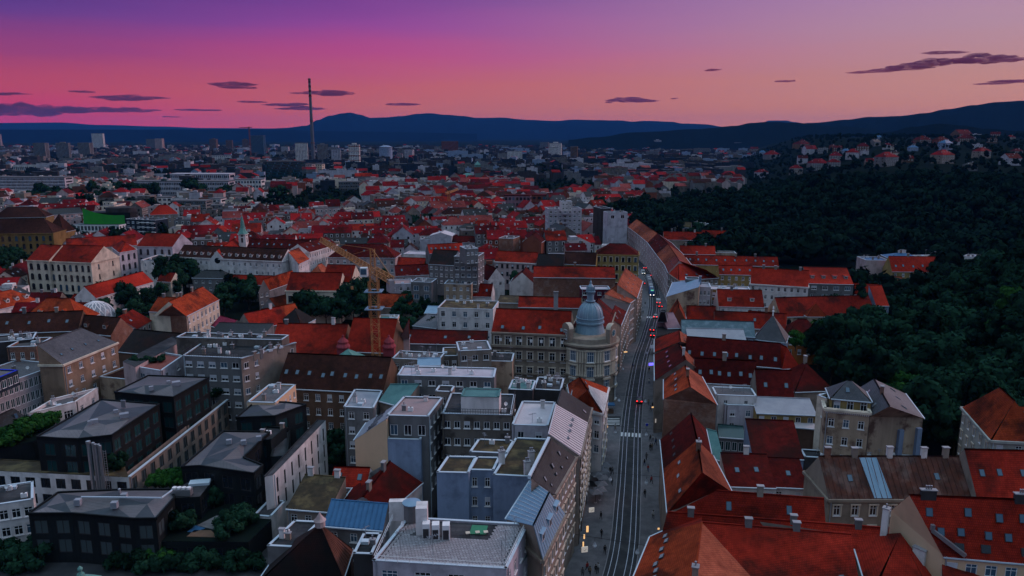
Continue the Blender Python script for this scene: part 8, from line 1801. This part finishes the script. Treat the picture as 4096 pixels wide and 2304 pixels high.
PEOPLE = [('C', 1103, 1035, 'cloth_white', 'cloth_black', 'person in a white top with a black bag walking near the red roofs'), ('C', 727, 1040, 'cloth_black', 'cloth_black', 'person in black walking in the dark by the shop fronts under the blue metal roof'), ('C', 731, 1172, 'cloth_black', 'cloth_grey', 'person in a black jacket and grey trousers below the yellow sign'), ('C', 755, 1290, 'cloth_black', 'cloth_black', 'person in black walking alone by the kerb near the hanging lamp'), ('C', 628, 1415, 'cloth_red', 'cloth_black', 'person in a red top in the group at the lit shops'), ('C', 648, 1440, 'cloth_tan', 'cloth_black', 'person in a tan top in the group at the lit shops'), ('C', 690, 1430, 'cloth_black', 'cloth_black', 'person in black in the group at the lit shops'), ('C', 706, 1420, 'cloth_white', 'cloth_black', 'person in a white shirt in the group at the lit shops'), ('C', 595, 1455, 'cloth_grey', 'cloth_black', 'person in grey behind the group at the lit shops'), ('C', 795, 712, 'cloth_black', 'cloth_black', 'one of two people in black side by side at the parasols, in trousers'), ('C', 810, 716, 'cloth_grey', 'cloth_black', 'grey coated one of two people side by side at the parasols'), ('C', 806, 798, 'cloth_black', 'cloth_grey', 'person in a dark coat just past the parasols'),
          ('C', 1043, 880, 'cloth_black', 'cloth_black', 'person in black close to the kerb under the steep orange roof'), ('C', 1090, 782, 'cloth_red', 'cloth_black', 'person in a red jacket by the shop fronts under the steep orange roof'), ('C', 1066, 695, 'cloth_red', 'cloth_blue', 'person in red with blue trousers under the steep orange roof'), ('C', 1040, 655, 'cloth_black', 'cloth_blue', 'person in a black top and blue jeans under the dark red street roof'), ('C', 1054, 612, 'cloth_grey', 'cloth_black', 'person in a grey top below the hanging lamp opposite the parasols'), ('C', 1082, 545, 'cloth_black', 'cloth_black', 'person in black in the dark cluster under the dark red street roof'), ('C', 1095, 538, 'cloth_tan', 'cloth_black', 'person in a tan coat in the dark cluster under the dark red street roof'), ('C', 1122, 505, 'cloth_blue', 'cloth_black', 'person in a blue top at the edge of the dark cluster'), ('C', 1082, 480, 'cloth_black', 'cloth_grey', 'person in black and grey ahead of the dark cluster'), ('C', 1100, 478, 'cloth_white', 'cloth_grey', 'person in a white top ahead of the dark cluster'), ('C', 1085, 262, 'cloth_blue', 'cloth_grey', 'person in blue near the brick gable house'), ('C', 1070, 215, 'cloth_tan', 'cloth_grey', 'person in tan near the brick gable house'), ('C', 1100, 240, 'cloth_black', 'cloth_blue', 'person in black and blue near the brick gable house'), ('C', 1075, 65, 'cloth_white', 'cloth_blue', 'person in white and blue by the skylit orange roof'), ('C', 830, 392, 'cloth_white', 'cloth_tan', 'person in a pale top and tan trousers at the side street crossing'),
          ('G', 1022, 785, 'cloth_white', 'cloth_grey', 'person in a pale top at the tram junction'), ('G', 1016, 826, 'cloth_black', 'cloth_tan', 'person in black and tan walking down from the tram junction'), ('G', 1030, 826, 'cloth_grey', 'cloth_tan', 'person in grey and tan walking down from the tram junction'), ('G', 1045, 762, 'cloth_black', 'cloth_white', 'person in black with pale trousers at the tram junction'), ('G', 985, 930, 'cloth_black', 'cloth_red', 'person in black with dark red trousers by the lit shop fronts'), ('G', 1074, 1240, 'cloth_black', 'cloth_tan', 'person under the blue lit sign'), ('G', 958, 1210, 'cloth_blue', 'cloth_blue', 'person all in blue crossing by the dark awnings')]
for (t, x, y, a, b, lab) in PEOPLE:
    p = T(t, x, y, .135); person(p.x, p.y, a, b, lab, rnd.choice((0, math.pi, .4, 2.8, -.3)))
# ------------------------------------------------------------------ hanging lamps, signs, awnings, street furniture
def hanging_lamp(t, x, y, where):
    z = 7.0; p = T(t, x, y, z); th = thing('hanging_lamp', 'white globe street lamp hanging ' + where, 'lamp', p)
    mb = MB(); mb.lathe((0, 0, -.4), [(.02, 0), (.26, .1), (.36, .35), (.26, .62), (.1, .7)], 'lamp_globe', 12); mb.smooth = True; mb.build('globe', th)
    mb = MB(); mb.lathe((0, 0, .28), [(.3, 0), (.16, .14), (.05, .4)], 'metal_grey', 10); mb.build('hood', th)
    mb = MB(); mb.bar((0, 0, .6), (0, 0, 1.5), .05, 'frame_dark'); mb.build('drop_rod', th); return p
LM = [('C', 858, 183, 'near the side street crossing'), ('C', 1050, 190, 'opposite the side street crossing'), ('C', 830, 412, 'before the parked blue canopy'), ('C', 1055, 430, 'by the blue parking sign'), ('C', 795, 752, 'beside the parasols'), ('C', 1055, 775, 'opposite the parasols'), ('C', 682, 1228, 'above the group at the lit shops'), ('C', 990, 1278, 'near the big orange corner roof'), ('G', 885, 1218, 'by the dark awnings'), ('G', 925, 962, 'by the lit shops under the dome street front'), ('G', 1058, 1102, 'before the burnt roof'), ('G', 938, 880, 'further up the lit shops')]
lp = [hanging_lamp(*a) for a in LM]
for a, b, w in ((0, 1, 'at the side street crossing'), (2, 3, 'by the parking sign'), (4, 5, 'by the parasols'), (6, 7, 'above the group at the lit shops')):
    A, B_ = lp[a] + Vector((0, 0, 1.5)), lp[b] + Vector((0, 0, 1.5)); d = (B_ - A).normalized(); mb = MB(); mb.bar(A - d * 3.6, A, .045, 'frame_dark'); mb.bar(A, B_, .045, 'frame_dark'); mb.bar(B_, B_ + d * 3.6, .045, 'frame_dark')
    tag(mb.build('span_wire'), 'thin dark lamp wire spanning the street ' + w, 'wire')
def sign(t, x, y, z, w, h, mat, label, logo=False, rz=.2):
    p = T(t, x, y, z); th = thing('shop_sign', label, 'sign', p, rz)
    mb = MB(); mb.box((0, 0, 0), (w, .16, h), mat); mb.build('panel', th)
    mb = MB(); mb.bar((-w / 2, .0, 0), (-w / 2 - .5, 0, 0), .06, 'steel'); mb.build('bracket', th)
    if logo: mb = MB(); mb.bar((-.2, -.09, -.12), (0, -.09, -.22), .07, 'frame_dark', .03); mb.bar((0, -.09, -.22), (.28, -.09, .12), .07, 'frame_dark', .03); mb.build('tick_mark', th)
sign('C', 610, 1257, 4.2, 1.15, 1.05, 'sign_lit', 'lit white square shop sign with a dark tick, over the group', True)
sign('C', 660, 972, 4.2, 1.05, .95, 'sign_lit', 'lit white square shop sign with a dark tick, further from the group', True)
sign('C', 630, 1110, 4.2, .4, 1.2, 'lamp_warm', 'yellow lit upright shop sign between the two white signs')
sign('C', 607, 1165, 4.0, .25, .8, 'lamp_warm', 'narrow yellow lit strip sign on the shop fronts under the blue roof'); sign('C', 600, 1225, 4.0, .22, 1.2, 'lamp_warm', 'long yellow lit strip sign above the white tick sign')
sign('C', 1143, 1108, 3.4, .35, .3, 'lamp_warm', 'small yellow green lit lamp sign by the orange corner roof'); sign('C', 1105, 232, 3.8, .9, .3, 'lamp_warm', 'warm lit fascia below the bare brick gable house'); sign('C', 1122, 330, 3.6, .25, 1.0, 'sign_lit', 'white lit strip sign below the brick gable')
sign('G', 1089, 1183, 5.0, 1.5, .8, 'sign_blue', 'bright blue lit sign beside the dark red street roof'); sign('G', 905, 1095, 3.6, 1.2, .35, 'lamp_warm', 'orange lit fascia on the domed building side'); sign('C', 770, 372, 3.6, .5, .5, 'lamp_warm', 'warm lit lantern sign at the side street corner')
for k, (x, y) in enumerate(((940, 850), (935, 875), (948, 895), (930, 920))): sign('G', x, y, 3.4, .4, .5, 'lamp_warm' if k % 3 else 'sign_lit', ['warm lit shop window sign below the slate street roof', 'white lit shop sign below the red brown slope', 'second warm lit sign below the slate street roof', 'warm lit sign near the lone walker', 'white lit sign near the lone walker', 'warm lit sign at the start of the lit row', 'white lit sign at the end of the lit row', 'warm lit sign by the domed building flank'][k])
p = T('C', 1055, 440, 0); th = thing('parking_sign', 'blue square parking sign on a thin post', 'sign', (p.x, p.y, .13)); mb = MB(); mb.bar((0, 0, 0), (0, 0, 3.2), .08, 'steel'); mb.build('post', th); mb = MB(); mb.box((0, -.06, 3.0), (.8, .05, .8), 'frame_white'); mb.build('border', th); mb = MB(); mb.box((0, -.1, 3.0), (.66, .04, .66), 'blue_paint'); mb.build('panel', th)
surf('awning_dark', (0.05, 0.10, 0.13), (0.03, 0.07, 0.09), scale=.6); surf('parasol_cloth', (0.17, 0.17, 0.19), (0.12, 0.12, 0.14), scale=.8)
y0 = T('G', 890, 1190, 0).y; y1 = T('G', 840, 1430, 0).y
for k in range(7):
    i = at_y(y1 + (y0 - y1) * (k + .5) / 7); a, b = side(i - 1, -8.2, 3.7), side(i + 1, -8.2, 3.7); c, d = side(i + 1, -6.0, 3.0), side(i - 1, -6.0, 3.0); mb = MB(); mb.quad(d, c, b, a, 'awning_dark'); dz = Vector((0, 0, -.3)); mb.quad(d + dz, c + dz, c, d, 'awning_dark')
    tag(mb.build('awning'), 'dark teal cloth awning along the flank of the domed building', 'awning', 'awnings along the domed building')
for k, (x, y) in enumerate(((745, 690), (738, 735), (730, 780), (722, 822), (705, 660), (700, 715), (755, 645), (690, 840))):
    p = T('C', x, y, 2.7); th = thing('parasol', 'pale grey square café parasol below the slate street roof', 'parasol', (p.x, p.y, .13), .2, 'café parasols'); mb = MB(); q = 1.25; tp = (0, 0, 3.1)
    cs = [(-q, -q, 2.5), (q, -q, 2.5), (q, q, 2.5), (-q, q, 2.5)]
    for i in range(4): mb.tri(cs[i], cs[(i + 1) % 4], tp, 'parasol_cloth')
    mb.build('canopy', th); mb = MB(); mb.bar((0, 0, 0), (0, 0, 3.0), .07, 'frame_dark'); mb.build('pole', th); mb = MB(); mb.box((0, 0, .05), (.6, .6, .1), 'concrete'); mb.build('base', th)
p = T('G', 1098, 1110, 0); th = thing('tram_shelter', 'small glass tram shelter before the burnt roof', 'shelter', (p.x, p.y, .13), -.2)
mb = MB(); mb.box((0, 0, 2.5), (1.6, 4.2, .12), 'metal_grey'); mb.build('roof', th); mb = MB(); mb.box((.7, 0, 1.3), (.05, 4.0, 2.2), 'glass_pale'); mb.build('glass_back', th)
for y in (-1.9, 1.9): mb = MB(); mb.bar((.7, y, 0), (.7, y, 2.5), .1, 'steel'); mb.build('post', th)
p = T('C', 790, 275, 0); th = thing('market_stall', 'small market stall with a blue canopy at the side street', 'stall', (p.x, p.y, .13)); mb = MB(); mb.box((0, 0, 2.5), (2.6, 2.2, .25), 'metal_blue2'); mb.build('canopy', th); mb = MB(); mb.box((0, 0, .5), (2.0, 1.4, 1.0), 'w_brown'); mb.build('counter', th)
for dx in (-1.1, 1.1): mb = MB(); mb.bar((dx, -.9, 0), (dx, -.9, 2.4), .08, 'steel'); mb.build('post', th)
